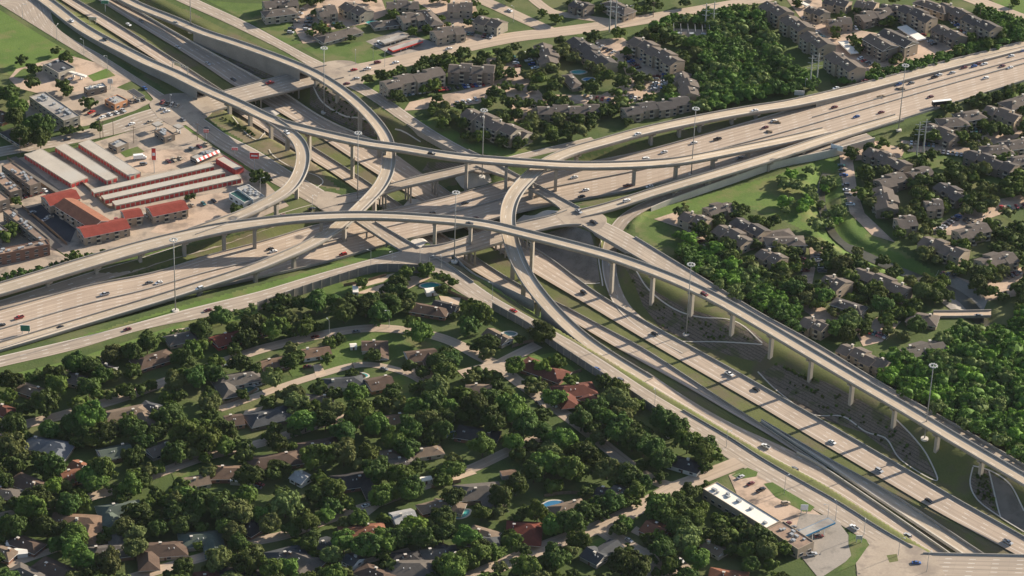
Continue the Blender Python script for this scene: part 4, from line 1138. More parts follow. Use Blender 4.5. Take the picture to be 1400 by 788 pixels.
def slope_roof(mb, L, W, h, kind, mat, rise, over=0.6, x0=0.0, y0=0.0, along='x', wall=None, th=0.22, z0=0.0):
    """roof centred at x0,y0; along = ridge axis"""
    hl, hw = L / 2 + (over if kind == 'hip' else over * .6), W / 2 + over
    ez = h - rise * over / (W / 2)
    rl = (L / 2 - W / 2) if kind == 'hip' else hl
    rl = max(rl, 0.05)
    def T(x, y, z): return (x0 + x, y0 + y, z + z0) if along == 'x' else (x0 - y, y0 + x, z + z0)
    top = [T(-hl, -hw, ez), T(hl, -hw, ez), T(hl, hw, ez), T(-hl, hw, ez), T(-rl, 0, h + rise), T(rl, 0, h + rise)]
    fs = [(0, 1, 5, 4), (2, 3, 4, 5), (1, 2, 5), (3, 0, 4)]
    if kind == 'gable': fs = fs[:2]
    mb.add(top, fs, mat)
    e = [T(-hl, -hw, ez - th), T(hl, -hw, ez - th), T(hl, hw, ez - th), T(-hl, hw, ez - th)]
    mb.add(top[:4] + e, [(0, 4, 5, 1), (1, 5, 6, 2), (2, 6, 7, 3), (3, 7, 4, 0), (7, 6, 5, 4)] if kind == 'hip' else [(0, 4, 5, 1), (2, 6, 7, 3), (7, 6, 5, 4)], M['white'] if wall is None else wall)
    if kind == 'gable':
        r0, r1 = T(-rl, 0, h + rise - th), T(rl, 0, h + rise - th)
        mb.add([top[0], top[4], top[3], e[0], r0, e[3]], [(0, 3, 4, 1), (1, 4, 5, 2)], M['white'] if wall is None else wall)
        mb.add([top[1], top[5], top[2], e[1], r1, e[2]], [(1, 4, 3, 0), (2, 5, 4, 1)], M['white'] if wall is None else wall)

def gable_ends(mb, L, W, h, rise, mat, x0=0, y0=0, along='x', z0=0.0):
    def T(x, y, z): return (x0 + x, y0 + y, z + z0) if along == 'x' else (x0 - y, y0 + x, z + z0)
    for s in (-1, 1):
        x = s * (L / 2 - 0.02)
        v = [T(x, -W / 2, h - .05), T(x, W / 2, h - .05), T(x, 0, h + rise - .12)]
        mb.add(v, [(0, 1, 2) if s > 0 else (1, 0, 2)], mat)

WIN = {}
def win_mesh(w, h):
    k = (w, h)
    if k not in WIN:
        mb = MB(); mb.box(-w / 2, -.06, -h / 2, w / 2, .04, h / 2, M['glass'])
        mb.box(-w / 2 - .12, -.03, h / 2, w / 2 + .12, .05, h / 2 + .12, M['white']); mb.box(-w / 2 - .12, -.03, -h / 2 - .12, w / 2 + .12, .05, -h / 2, M['white'])
        WIN[k] = mb.mesh("window")
    return WIN[k]

HOUSES = []
def house(x1, y1, x2, y2, W=11.5, roof='brown', kind='hip', wing=0, wall='brick', h=2.9, name="house", cat="house", look=None, label=None, wl=None, pitch=0.42, storeys=1, group=None, chim=True, seg=0, foot=True):
    h = h * storeys
    rise = W / 2 * pitch
    g = G((x1 + x2) / 2, (y1 + y2) / 2 + 8 * storeys)
    a, b = P(x1, y1, g.z + h + rise), P(x2, y2, g.z + h + rise)
    c = (a + b) / 2; d = b - a; d.z = 0
    rl = d.length
    L = rl + (W if kind == 'hip' else 0); L = max(L, W * .9)
    if d.x < 0: d = -d
    az = math.atan2(d.y, d.x)
    gz = Hat(c.x, c.y)
    root = empty(name, (c.x, c.y, gz), az)
    wm = W_[wall]; rm = R_[roof]
    mw = MB(); mr = MB()
    hh = h
    if seg:
        sl = L / seg
        for i in range(seg):
            xo = -L / 2 + sl * (i + .5); yo = (0.9 if i % 2 else -0.9); zo = (0.5 if i % 2 else 0)
            mw.box(xo - sl / 2 + .02 * i, yo - W / 2, -1.2, xo + sl / 2 + .02 * i, yo + W / 2, hh + zo, wm)
            slope_roof(mr, sl - .3, W, hh, 'gable', rm, rise, .5, xo, yo, 'x', wm, z0=zo)
            gable_ends(mw, sl, W, hh, rise, wm, xo, yo, z0=zo)
    else:
        mw.box(-L / 2, -W / 2, -1.2, L / 2, W / 2, hh, wm)
        slope_roof(mr, L, W, hh, kind, rm, rise)
        if kind == 'gable': gable_ends(mw, L, W, hh, rise, wm)
    ww = W * .8
    if wing:
        wlen = wl or W * .9
        s = 1 if wing > 0 else -1
        side = -1 if abs(wing) == 1 else 1
        xo = s * (L / 2 - ww / 2); yo = side * (W / 2 + wlen / 2 - W * .25)
        wr = ww / 2 * pitch
        mw.box(xo - ww / 2 + .03, yo - wlen / 2 - .0, -1.2, xo + ww / 2 - .03, yo + wlen / 2, hh - .02, wm)
        slope_roof(mr, wlen + W * .5, ww, hh - .01, kind, rm, wr, .55, xo, yo - side * W * .0, 'y')
        if kind == 'gable': gable_ends(mw, wlen + W * .5, ww, hh, wr, wm, xo, yo, 'y')
        FOOT.append((c.x + math.cos(az) * xo - math.sin(az) * yo, c.y + math.sin(az) * xo + math.cos(az) * yo, ww * .55))
    mw.obj("wall", root)
    ro = mr.obj("roof", root)
    r2 = random.Random(int(x1 * 7 + y1 * 13))
    if chim:
        n = 1 if storeys == 1 else max(2, int(L / 10))
        for i in range(n):
            cx = (r2.uniform(-.3, .3) * L) if storeys == 1 else (-L / 2 + L * (i + .5) / n)
            cy = r2.choice((-1, 1)) * W * (.12 if storeys == 1 else .2)
            mb = MB(); mb.box(-.6, -.5, 0, .6, .5, rise * .7 + 1.2, W_['cream'] if storeys > 1 else wm)
            mb.box(-.75, -.65, rise * .7 + 1.2, .75, .65, rise * .7 + 1.4, M['conc_l'])
            mb.obj("chimney", ro, (cx, cy, hh))
        for i in range(2 if storeys == 1 else 3):
            mb = MB(); mb.cyl((0, 0, 0), (0, 0, .7), .22, .22, M['white'], 6)
            mb.obj("roof_vent", ro, (r2.uniform(-.35, .35) * L, -W * .2, hh + rise * .6))
    # openings
    if storeys == 1:
        wn_ = win_mesh(1.8, 1.2)
        for k in range(max(2, int(L / 5))):
            x = -L / 2 + L * (k + .5) / max(2, int(L / 5))
            if wing and abs(x - (1 if wing > 0 else -1) * (L / 2 - ww / 2)) < ww / 2: continue
            link("window", wn_, root, (x, -W / 2 - .03, 1.5))
        link("window", wn_, root, (-L / 2 - .03, 0, 1.5), (0, 0, -math.pi / 2)); link("window", wn_, root, (L / 2 + .03, W * .1, 1.5), (0, 0, math.pi / 2))
        mb = MB(); mb.box(-.5, -.06, 0, .5, .06, 2.1, M['door']); mb.obj("door", root, (L * .05, -W / 2 - .05, .1))
    else:
        n = max(2, int(L / 5.0)); w1 = win_mesh(1.6, 1.4)
        for s_ in range(storeys):
            z = 1.6 + s_ * 2.9
            for k in range(n):
                x = -L / 2 + L * (k + .5) / n
                yo = 0 if not seg else (0.9 if int((x + L / 2) / (L / seg)) % 2 else -0.9)
                if k % 2 == 0:
                    link("window", w1, root, (x, yo - W / 2 - .03, z))
                else:
                    mb = BALC[0]
                    link("balcony", mb, root, (x, yo - W / 2, z - 1.3))
            link("window", w1, root, (-L / 2 - .05, -W * .2, z), (0, 0, -math.pi / 2)); link("window", w1, root, (-L / 2 - .05, W * .2, z), (0, 0, -math.pi / 2))
            link("window", w1, root, (L / 2 + .1, -W * .2, z), (0, 0, math.pi / 2))
    m = proj((c.x, c.y, gz + h + rise * .5))
    KEEP.append((m[0], m[1], 'h')); q = (b - a) * .3
    for s in (-1, 1):
        e = proj(c + q * s); KEEP.append((e[0], e[1] + 2, 'h'))
    n = max(1, int(L / (W * .8)))
    for i in range(n):
        t = (-L / 2 + L * (i + .5) / n)
        FOOT.append((c.x + math.cos(az) * t, c.y + math.sin(az) * t, W * .5))
    if label: setp(root, label, cat, group)
    else: AUTO.append(dict(o=root, cat=cat, look=look or (roof_words[roof] + " " + ("house" if cat == "house" else "apartment block")), group=group, pos=Vector((c.x, c.y, gz)), pre=""))
    return root
AUTO = []
roof_words = dict(brown="brown roofed", tan="tan roofed", grey="grey roofed", slate="slate roofed", dark="dark roofed", red="red roofed", orange="orange roofed", bluegray="blue-grey roofed", redbrown="red-brown roofed", light="pale grey roofed", green="greenish roofed", apt="grey-brown roofed", aptd="dark roofed", motel="red roofed", motel2="faded red roofed", warm="warm brown roofed")
mb = MB(); mb.box(-1.5, -1.3, 0, 1.5, 0, .2, W_['cream'])
mb.box(-1.5, -1.3, .2, -1.42, 0, 1.1, W_['cream']); mb.box(1.42, -1.3, .2, 1.5, 0, 1.1, W_['cream']); mb.box(-1.42, -1.3, .2, 1.42, -1.22, 1.05, W_['cream']); mb.box(-1.1, -.06, .2, 1.1, -.01, 2.3, M['glass'])
BALC = [mb.mesh("balcony")]

RH = [  # x1,y1,x2,y2,W,roof,kind,wing,wall
 (45, 600, 82, 606, 12, 'bluegray', 'hip', 1, 'tan'), (36, 527, 54, 533, 9, 'tan', 'hip', 0, 'brick'), (82, 509, 102, 514, 9, 'grey', 'hip', 0, 'tan'), (134, 497, 154, 503, 9, 'dark', 'gable', 0, 'white'),
 (152, 564, 188, 557, 12, 'tan', 'hip', 1, 'cream'), (136, 617, 178, 608, 11, 'green', 'gable', 0, 'grey'), (-6, 553, 8, 558, 9, 'redbrown', 'hip', 0, 'brick'), (84, 648, 110, 642, 11, 'orange', 'gable', 0, 'orange'), (100, 630, 113, 636, 8, 'orange', 'gable', 0, 'orange'),
 (30, 652, 56, 662, 11, 'brown', 'hip', 1, 'tan'), (-6, 668, 14, 671, 9, 'grey', 'hip', 0, 'brick'), (88, 706, 122, 708, 13, 'warm', 'hip', 1, 'white'), (150, 693, 176, 689, 12, 'green', 'hip', -1, 'cream'), (134, 750, 163, 746, 12, 'grey', 'hip', 2, 'brick'),
 (26, 735, 44, 742, 9, 'brown', 'hip', 0, 'brick'), (-4, 748, 8, 752, 9, 'tan', 'hip', 0, 'brick'), (28, 776, 52, 788, 10, 'grey', 'hip', 0, 'tan'), (64, 768, 92, 780, 11, 'brown', 'hip', 1, 'brick'),
 (306, 516, 343, 509, 11.5, 'grey', 'hip', -1, 'cream'), (356, 497, 392, 488, 10, 'warm', 'gable', 0, 'brick'), (292, 463, 326, 453, 11, 'red', 'gable', 0, 'redw'), (240, 459, 258, 455, 10, 'grey', 'hip', 0, 'tan'), (197, 490, 222, 482, 11, 'brown', 'hip', 0, 'brick'),
 (346, 452, 356, 449, 7, 'warm', 'hip', 0, 'brick'), (354, 566, 380, 560, 13, 'slate', 'hip', 0, 'dark'), (308, 571, 332, 568, 10, 'brown', 'gable', 0, 'orange'), (203, 552, 220, 557, 9, 'slate', 'hip', 0, 'grey'), (202, 614, 232, 603, 10, 'grey', 'gable', 0, 'grey'),
 (306, 640, 340, 640, 12, 'warm', 'hip', 0, 'brick'), (252, 656, 285, 650, 9, 'tan', 'gable', 0, 'cream'), (355, 627, 395, 621, 12, 'brown', 'hip', 0, 'brick'), (412, 480, 450, 474, 9, 'warm', 'gable', 0, 'white'), (495, 468, 530, 468, 10, 'brown', 'gable', 1, 'cream'),
 (556, 483, 596, 478, 11, 'brown', 'gable', 1, 'tan'), (503, 521, 535, 515, 12, 'brown', 'gable', 0, 'orange'), (455, 519, 484, 516, 10, 'slate', 'hip', 0, 'white'), (421, 541, 442, 543, 10, 'grey', 'hip', 0, 'tan'), (420, 607, 448, 602, 11, 'brown', 'hip', 0, 'brick'),
 (404, 644, 420, 652, 9, 'light', 'gable', 0, 'white'), (522, 572, 548, 568, 10, 'warm', 'hip', 0, 'brick'), (516, 620, 534, 617, 8, 'tan', 'hip', 0, 'brick'), (528, 631, 552, 628, 10, 'grey', 'hip', 0, 'grey'), (573, 614, 592, 611, 9, 'tan', 'hip', 0, 'cream'),
 (472, 652, 500, 648, 13, 'dark', 'hip', 1, 'brick'), (575, 417, 600, 421, 10, 'brown', 'hip', 0, 'brick'), (594, 411, 624, 419, 9, 'dark', 'gable', 0, 'tan'), (667, 449, 694, 463, 9, 'tan', 'gable', 0, 'stone'), (728, 494, 758, 505, 13, 'redbrown', 'hip', 0, 'brick'),
 (772, 529, 798, 526, 12, 'redbrown', 'hip', -1, 'brick'), (637, 527, 672, 528, 10, 'tan', 'gable', 0, 'cream'), (640, 586, 666, 590, 12, 'dark', 'hip', 0, 'brick'), (706, 557, 722, 565, 9, 'slate', 'hip', 0, 'tan'), (806, 542, 826, 552, 8, 'redbrown', 'hip', 0, 'brick'),
 (926, 626, 946, 632, 10, 'dark', 'hip', 0, 'white'), (262, 732, 287, 730, 12, 'green', 'hip', 1, 'cream'), (205, 746, 238, 744, 12, 'brown', 'hip', -1, 'tan'), (326, 706, 342, 714, 12, 'dark', 'hip', 0, 'brick'), (382, 755, 402, 750, 11, 'slate', 'hip', 0, 'brick'),
 (268, 786, 288, 784, 10, 'redbrown', 'hip', 0, 'brick'), (316, 780, 342, 777, 12, 'dark', 'hip', 0, 'brick'), (430, 742, 452, 736, 10, 'slate', 'gable', 0, 'grey'), (398, 754, 424, 764, 11, 'grey', 'hip', 1, 'brick'), (480, 722, 511, 719, 11, 'orange', 'hip', 0, 'brick'),
 (537, 704, 566, 698, 10, 'light', 'gable', 0, 'white'), (550, 770, 574, 770, 15, 'grey', 'hip', 0, 'tan'), (505, 776, 524, 784, 11, 'brown', 'hip', 1, 'tan'), (542, 759, 562, 757, 9, 'dark', 'hip', 0, 'brick'), (474, 757, 490, 765, 8, 'slate', 'gable', 0, 'white'),
 (584, 690, 600, 686, 8, 'tan', 'hip', 0, 'brick'), (592, 753, 612, 750, 10, 'grey', 'hip', 0, 'tan'), (642, 666, 666, 664, 14, 'grey', 'hip', 1, 'tan'), (604, 686, 622, 689, 9, 'tan', 'hip', 0, 'cream'), (708, 716, 726, 717, 10.5, 'red', 'hip', 1, 'redw'),
 (654, 723, 668, 727, 9, 'tan', 'hip', 0, 'brick'), (652, 735, 670, 736, 9, 'slate', 'hip', 0, 'tan'), (606, 748, 626, 756, 10, 'dark', 'hip', 0, 'brick'), (768, 692, 788, 687, 10, 'tan', 'hip', 0, 'cream'), (822, 668, 832, 671, 9, 'dark', 'gable', 0, 'brick'),
 (840, 664, 856, 672, 9, 'grey', 'gable', 1, 'brick'), (884, 712, 910, 724, 12, 'orange', 'gable', 0, 'brick'), (803, 748, 826, 760, 11, 'slate', 'gable', 2, 'grey'), (965, 738, 990, 752, 8, 'tan', 'gable', 0, 'cream'), (985, 781, 1008, 784, 10, 'orange', 'hip', 0, 'orange'),
 (14, 178, 30, 188, 9, 'dark', 'hip', 0, 'tan'), (-8, 150, 4, 156, 10, 'brown', 'hip', 0, 'brick')]
for r in RH:
    house(r[0], r[1], r[2], r[3], r[4], r[5], r[6], r[7], r[8], group=None)
for (x1, y1, x2, y2, W, roof, kind, wing, wall) in RH[:0]: pass
# small outbuildings
def shed(px, py, L, W, h, az, roof, label, wall='white', name="shed"):
    g = G(px, py); root = empty(name, g, az)
    mb = MB(); mb.box(-L / 2, -W / 2, -.3, L / 2, W / 2, h, W_[wall]); mb.obj("wall", root)
    mb = MB(); slope_roof(mb, L, W, h, 'gable', roof, .5, .25); mb.obj("roof", root); mb = MB(); mb.box(-.5, -.05, 0, .5, .05, 1.9, M['door']); mb.obj("door", root, (0, -W / 2 - .04, 0))
    setp(root, label, "shed"); FOOT.append((g.x, g.y, max(L, W) / 2)); KEEP.append((px, py - 4, 'h'))
shed(22, 760, 11, 5, 2.6, .25, M['flat_white'], "long white roofed shed near the bottom left corner")
shed(16, 748, 5, 4, 2.6, .1, M['flat_white'], "small square white shed behind the long white one, bottom left")
shed(332, 660, 12, 6, 2.6, -.05, M['flat_white'], "white slatted patio roof in front of the brown house, left centre", 'cream', "patio_cover")
shed(486, 401, 3, 7, 2.8, .1, M['flat_white'], "white covered trailer at the edge of the trees below the noise wall", name="trailer_shed")
shed(483, 477, 3.5, 3.5, 2.4, .2, M['flat_white'], "little pale playhouse on the lawn left of the brown house")
shed(918, 596, 6, 4, 2.6, .35, M['flat_grey'], "grey garden shed under the trees near the diagonal noise wall")
shed(736, 646, 5, 4, 2.4, .2, R_['tan'], "small tan garden hut by the alley, lower centre", 'tan')
shed(590, 402, 7, 5, 2.6, .3, M['flat_white'], "white pool cabana beside the turquoise yard pool, top", 'white', "pool_cabana")
shed(695, 652, 8, 4.5, 2.6, .3, R_['warm'], "small reddish garage behind the big round tree, lower centre", 'grey')
shed(582, 660, 6, 3.5, 2.6, .3, M['flat_white'], "white roofed carport among the trees right of the parked street car", 'white', "carport")
# pools
def pool(px, py, a, b, az, mat, label, above=False):
    g = G(px, py); root = empty("swimming_pool", g, az); n = 20
    f = lambda t, s: (math.cos(t) * (a + s) * (1 + .12 * math.cos(2 * t + .6)), math.sin(t) * (b + s))
    z = 1.1 if above else .22
    mb = MB(); vs = []
    for s in (0, .9 if not above else .3):
        for i in range(n): x, y = f(2 * math.pi * i / n, s); vs.append((x, y, z + (.06 if above else 0)))
    for i in range(n): x, y = f(2 * math.pi * i / n, .9 if not above else .3); vs.append((x, y, -.2))
    mb.add(vs, [(i, i + n, (i + 1) % n + n, (i + 1) % n) for i in range(n)] + [(i + n, i + 2 * n, (i + 1) % n + 2 * n, (i + 1) % n + n) for i in range(n)], M['conc_l'] if not above else M['white'])
    mb.obj("coping", root)
    mb = MB(); mb.add([(*f(2 * math.pi * i / n, .02), z - .04) for i in range(n)], [tuple(range(n))], M[mat]); mb.obj("water", root)
    setp(root, label, "pool"); KEEP.append((px, py, 'p')); FOOT.append((g.x, g.y, max(a, b) + 1))
POOLS = [(336, 533, 5.5, 3.2, .2, 'poold', "dark kidney pool with white rim behind the grey roofed house"), (493, 514, 3.6, 2.6, .1, 'pool', "green pool on a walled terrace above the alley bend"),
 (588, 391, 5, 3, .2, 'pool', "green yard pool below the frontage corner"), (58, 617, 4, 2.6, .2, 'poolb', "pale blue pool in front of the blue-grey roofed house"),
 (632, 703, 4.5, 2.8, .9, 'pool', "turquoise pool right of the tan roofed house, bottom centre"), (755, 690, 5, 3, .5, 'poolb', "small deep blue pool left of the tan house"),
 (791, 99, 4.5, 2.6, .2, 'pool', "turquoise pool in the apartment court"), (806, 109, 4, 2.5, .2, 'poolb', "blue pool next to the turquoise one in the apartment court"), (509, 31, 5.5, 3, -.3, 'pool', "turquoise pool by the small apartment clubhouse, top"),
 (696, 457, 3.6, 2.4, .2, 'poold', "small pool with a pale round rim right of the tan roofed stone house")]
for p_ in POOLS: pool(*p_)
pool(618, 596, 4, 2.8, .1, 'poolb', "round above-ground blue pool among dark trees", True)

AP = [ # x1,y1,x2,y2,W,storeys,seg,roof,wall
 (370, 15, 394, 12, 10, 2, 0, 'apt', 'stone'), (434, 12, 458, 9, 14, 2, 2, 'apt', 'stone'), (474, 2, 500, 16, 12, 2, 2, 'apt', 'stone'), (360, 2, 406, -2, 11, 2, 3, 'apt', 'stone'), (446, 49, 482, 39, 10, 1, 0, 'apt', 'stone'), (518, 30, 534, 28, 9, 1, 0, 'grey', 'stone'),
 (529, 3, 572, 2, 12, 2, 3, 'apt', 'stone'), (546, 22, 576, 17, 12, 2, 3, 'apt', 'stone'), (582, 14, 594, 27, 9, 2, 0, 'apt', 'tan'), (592, 43, 631, 36, 12, 2, 3, 'apt', 'stone'), (612, 5, 646, 6, 13, 2, 2, 'apt', 'stone'), (655, 21, 686, 32, 12, 2, 2, 'apt', 'stone'),
 (524, 112, 604, 94, 12, 3, 4, 'apt', 'stone'), (614, 88, 676, 92, 12, 3, 4, 'apt', 'dark'), (640, 148, 706, 178, 12, 3, 4, 'apt', 'stone'), (744, 58, 754, 84, 12, 2, 3, 'apt', 'tan'), (786, 50, 832, 86, 13, 2, 4, 'aptd', 'tan'), (868, 50, 928, 82, 13, 3, 5, 'apt', 'tan'),
 (934, 97, 946, 127, 12, 2, 3, 'apt', 'tan'), (735, 146, 820, 145, 11, 2, 4, 'apt', 'tan'), (852, 148, 942, 134, 11, 2, 4, 'aptd', 'tan'), (694, 174, 720, 184, 12, 2, 2, 'apt', 'stone'), (786, 0, 804, 8, 11, 2, 2, 'aptd', 'dark'), (838, 2, 854, 10, 11, 2, 0, 'apt', 'tan'), (777, 103, 787, 113, 8, 1, 0, 'apt', 'tan'),
 (1050, 1, 1074, 17, 13, 3, 2, 'apt', 'tan'), (1079, 20, 1102, 38, 13, 3, 2, 'apt', 'tan'), (1106, 42, 1130, 61, 13, 3, 2, 'apt', 'tan'), (1140, 70, 1171, 93, 13, 3, 2, 'apt', 'tan'), (1108, 8, 1127, 18, 10, 2, 2, 'apt', 'stone'), (1132, 27, 1164, 26, 11, 2, 2, 'apt', 'tan'),
 (1174, 21, 1217, 12, 12, 2, 4, 'apt', 'dark'), (1190, 46, 1218, 62, 13, 3, 0, 'apt', 'dark'), (1209, 39, 1247, 57, 13, 3, 0, 'aptd', 'tan'), (1236, 6, 1276, 24, 12, 3, 3, 'aptd', 'tan'), (1284, 33, 1312, 50, 12, 2, 2, 'apt', 'dark'), (1289, 3, 1320, 19, 12, 2, 2, 'apt', 'dark'), (1324, 19, 1361, 38, 12, 3, 2, 'aptd', 'tan'),
 (1264, 0, 1288, 8, 11, 2, 0, 'apt', 'tan'), (1206, 5, 1234, 10, 11, 2, 2, 'aptd', 'tan'), (1172, 0, 1198, 6, 11, 2, 2, 'apt', 'tan'), (1130, -4, 1160, 4, 11, 2, 2, 'aptd', 'tan'),
 (936, 289, 966, 302, 11, 2, 2, 'apt', 'tan'), (966, 285, 1000, 277, 11, 2, 3, 'apt', 'tan'), (984, 307, 1024, 328, 12, 2, 3, 'apt', 'tan'), (1008, 297, 1044, 317, 11, 2, 2, 'aptd', 'tan'), (1036, 321, 1072, 316, 11, 1, 0, 'apt', 'tan'), (1060, 326, 1088, 325, 11, 2, 0, 'apt', 'tan'), (1042, 340, 1068, 354, 11, 2, 2, 'apt', 'tan'),
 (1208, 254, 1216, 283, 13, 2, 3, 'apt', 'dark'), (1226, 300, 1252, 298, 13, 2, 2, 'apt', 'tan'), (1266, 276, 1288, 276, 12, 2, 2, 'apt', 'tan'), (1286, 249, 1318, 267, 11, 2, 3, 'aptd', 'dark'), (1264, 323, 1318, 345, 12, 2, 4, 'apt', 'tan'), (1308, 316, 1350, 307, 12, 2, 2, 'apt', 'tan'), (1340, 356, 1384, 344, 13, 2, 3, 'apt', 'tan'),
 (1134, 378, 1150, 386, 15, 2, 2, 'apt', 'tan'), (1172, 366, 1243, 395, 11, 2, 3, 'apt', 'dark'), (1150, 411, 1172, 418, 9, 2, 0, 'aptd', 'tan'), (1101, 433, 1130, 446, 11, 2, 2, 'apt', 'tan'), (1152, 470, 1214, 498, 11, 2, 4, 'apt', 'tan'), (1234, 480, 1288, 466, 12, 2, 3, 'grey', 'tan'), (1256, 430, 1268, 432, 12, 1, 0, 'apt', 'tan'),
 (1190, 201, 1238, 226, 12, 2, 4, 'apt', 'dark'), (1201, 247, 1236, 238, 12, 2, 2, 'apt', 'dark'), (1244, 237, 1272, 230, 12, 2, 2, 'apt', 'dark'), (1270, 168, 1308, 186, 12, 2, 3, 'apt', 'dark'), (1296, 163, 1310, 162, 12, 2, 0, 'apt', 'tan'), (1320, 155, 1332, 153, 12, 2, 0, 'apt', 'tan'),
 (1350, 144, 1394, 158, 12, 2, 3, 'apt', 'tan'), (1326, 205, 1387, 228, 12, 2, 4, 'aptd', 'dark'), (1356, 201, 1370, 200, 12, 2, 0, 'apt', 'dark'), (1384, 194, 1398, 192, 12, 2, 0, 'apt', 'tan'), (1384, 138, 1402, 132, 12, 2, 0, 'apt', 'tan'), (1388, 216, 1402, 214, 11, 2, 0, 'apt', 'tan')]
for x1, y1, x2, y2, W, st, seg, roof, wall in AP:
    house(x1, y1, x2, y2, W, roof, 'hip' if seg == 0 and st < 3 else 'gable', 0, wall, name="apartment_building", cat="apartment building", storeys=st, seg=seg, pitch=.36, look=("low " if st == 1 else "two-storey " if st == 2 else "three-storey ") + roof_words[roof] + " apartment block")

# flat roofed commercial buildings from picked roof corners
def flat(c0, c1, c2, h, roof, wall, label, name="building", cat="building", parapet=.5, units=0, doors=None, base=None, windows=True, canopy=False):
    """c0->c1 one long roof edge, c2 next to c1 (picture points at roof height)"""
    a, b, c = P(*c0, h), P(*c1, h), P(*c2, h)
    g = 0 if base is None else base
    d = (b - a); L = d.length; u = d.normalized(); v = Vector((-u.y, u.x, 0))
    w = (c - b).dot(v)
    W = abs(w)
    if w < 0: a, b, u, v = b, a, -u, -v
    root = empty(name, (a.x, a.y, g), math.atan2(u.y, u.x)); setp(root, label, cat)
    if canopy:
        mb = MB(); mb.box(0, 0, h - .9, L, W, h, wall); mb.box(.3, .3, h, L - .3, W - .3, h + .03, roof); mb.obj("canopy_roof", root)
        for x in (L * .2, L * .8):
            for y in ((W * .3, W * .7) if W > 6 else (W * .5,)):
                mb = MB(); mb.cyl((0, 0, -.2), (0, 0, h - .9), .25, .25, M['white'], 8); mb.obj("column", root, (x, y, 0))
        for x in (L * .3, L * .7):
            mb = MB(); mb.box(-1.2, -.5, 0, 1.2, .5, .25, M['conc']); mb.box(-.5, -.3, .25, .5, .3, 1.8, M['white']); mb.obj("fuel_pump", root, (x, W / 2, 0))
    else:
        mb = MB(); mb.box(0, 0, -1, L, W, h - parapet, wall)
        mb.box(0, 0, h - parapet, L, .3, h, wall); mb.box(0, W - .3, h - parapet, L, W, h, wall); mb.box(0, .3, h - parapet, .3, W - .3, h, wall); mb.box(L - .3, .3, h - parapet, L, W - .3, h, wall)
        mb.obj("wall", root)
        mb = MB(); mb.box(.3, .3, h - parapet, L - .3, W - .3, h - parapet + .06, roof); ro = mb.obj("roof", root)
        r2 = random.Random(int(c0[0] * 31 + c0[1]))
        for k in range(units):
            sx, sy, sz = r2.uniform(1.2, 2.6), r2.uniform(1.0, 1.8), r2.uniform(.7, 1.3)
            mb = MB(); mb.box(-sx / 2, -sy / 2, 0, sx / 2, sy / 2, sz, M['steel']); mb.obj("rooftop_unit", ro, (r2.uniform(.08, .92) * L, r2.uniform(.2, .8) * W, h - parapet + .05))
        if doors:
            mw, side, hgt, sp = doors
            mb = MB(); mb.box(-mw / 2, -.08, 0, mw / 2, .05, hgt, M['reddoor']); dm = mb.mesh("door")
            for s in side:
                LL = L if s in 'fb' else W
                n = int(LL / sp)
                for k in range(n):
                    t = (k + .5) * LL / n
                    loc = {'f': (t, -.03, .1), 'b': (t, W + .03, .1), 'l': (-.03, t, .1), 'r': (L + .03, t, .1)}[s]
                    link("door", dm, root, loc, (0, 0, {'f': 0, 'b': math.pi, 'l': -math.pi / 2, 'r': math.pi / 2}[s]))
        elif windows:
            n = max(2, int(L / 5)); wm = win_mesh(2.2, 1.4)
            for fl in range(max(1, int(h / 3.2))):
                for k in range(n): link("window", wm, root, ((k + .5) * L / n, -.05, 1.8 + 3 * fl))
                for k in range(max(1, int(W / 5))): link("window", wm, root, (L + .05, (k + .5) * W / max(1, int(W / 5)), 1.8 + 3 * fl), (0, 0, math.pi / 2)); link("window", wm, root, (-.05, (k + .5) * W / max(1, int(W / 5)), 1.8 + 3 * fl), (0, 0, -math.pi / 2))
    for i in range(max(1, int(L / 8))):
        q = a + u * (L * (i + .5) / max(1, int(L / 8))) + v * (W / 2); FOOT.append((q.x, q.y, W * .5)); e = proj((q.x, q.y, h)); KEEP.append((e[0], e[1], 'h')); e = proj((q - v * (W * .3))); KEEP.append((e[0], e[1], 'h'))
    return root, L, W
SR, RD = M['storage_roof'], W_['redw']
DR = (2.4, 'f', 2.3, 3.0)
ST = "storage building"
flat((33, 211), (97, 251), (131, 249), 3.2, SR, W_['cream'], "widest storage building with pale roof and red doors, leftmost", "storage_building", ST, .15, doors=(2.4, 'flr', 2.3, 3.0))
flat((75, 201), (146, 247), (163, 243), 3.2, SR, W_['cream'], "middle one of the three diagonal storage buildings with red doors", "storage_building", ST, .15, doors=(2.4, 'flr', 2.3, 3.0))
flat((107, 196), (177, 241), (195, 237), 3.2, SR, W_['cream'], "right one of the three diagonal storage buildings with red doors", "storage_building", ST, .15, doors=(2.4, 'flr', 2.3, 3.0))
flat((129, 264), (293, 227), (287, 222), 3.2, SR, W_['cream'], "rearmost of the three long parallel storage rows with red doors", "storage_building", ST, .15, doors=(2.4, 'flr', 2.3, 3.0))
flat((143, 273), (308, 236), (302, 231), 3.2, SR, W_['cream'], "middle of the three long parallel storage rows with red doors", "storage_building", ST, .15, doors=(2.4, 'flr', 2.3, 3.0))
flat((158, 281), (330, 244), (322, 239), 3.2, SR, W_['cream'], "front of the three long parallel storage rows with red doors", "storage_building", ST, .15, doors=(2.4, 'flr', 2.3, 3.0))
flat((295, 217), (322, 233), (337, 231), 3.6, SR, RD, "short storage office with red wall at the frontage road", "storage_building", ST, .3, doors=(2.4, 'fl', 2.3, 3.4))
flat((148, 196), (160, 202), (181, 198), 4.5, M['flat_grey'], W_['dark'], "small dark edged flat building right of the diagonal storage buildings", units=2)
flat((40, 132), (87, 165), (112, 160), 7, M['flat_grey'], W_['stone'], "long two-storey office building with a row of roof units, upper left", units=14)
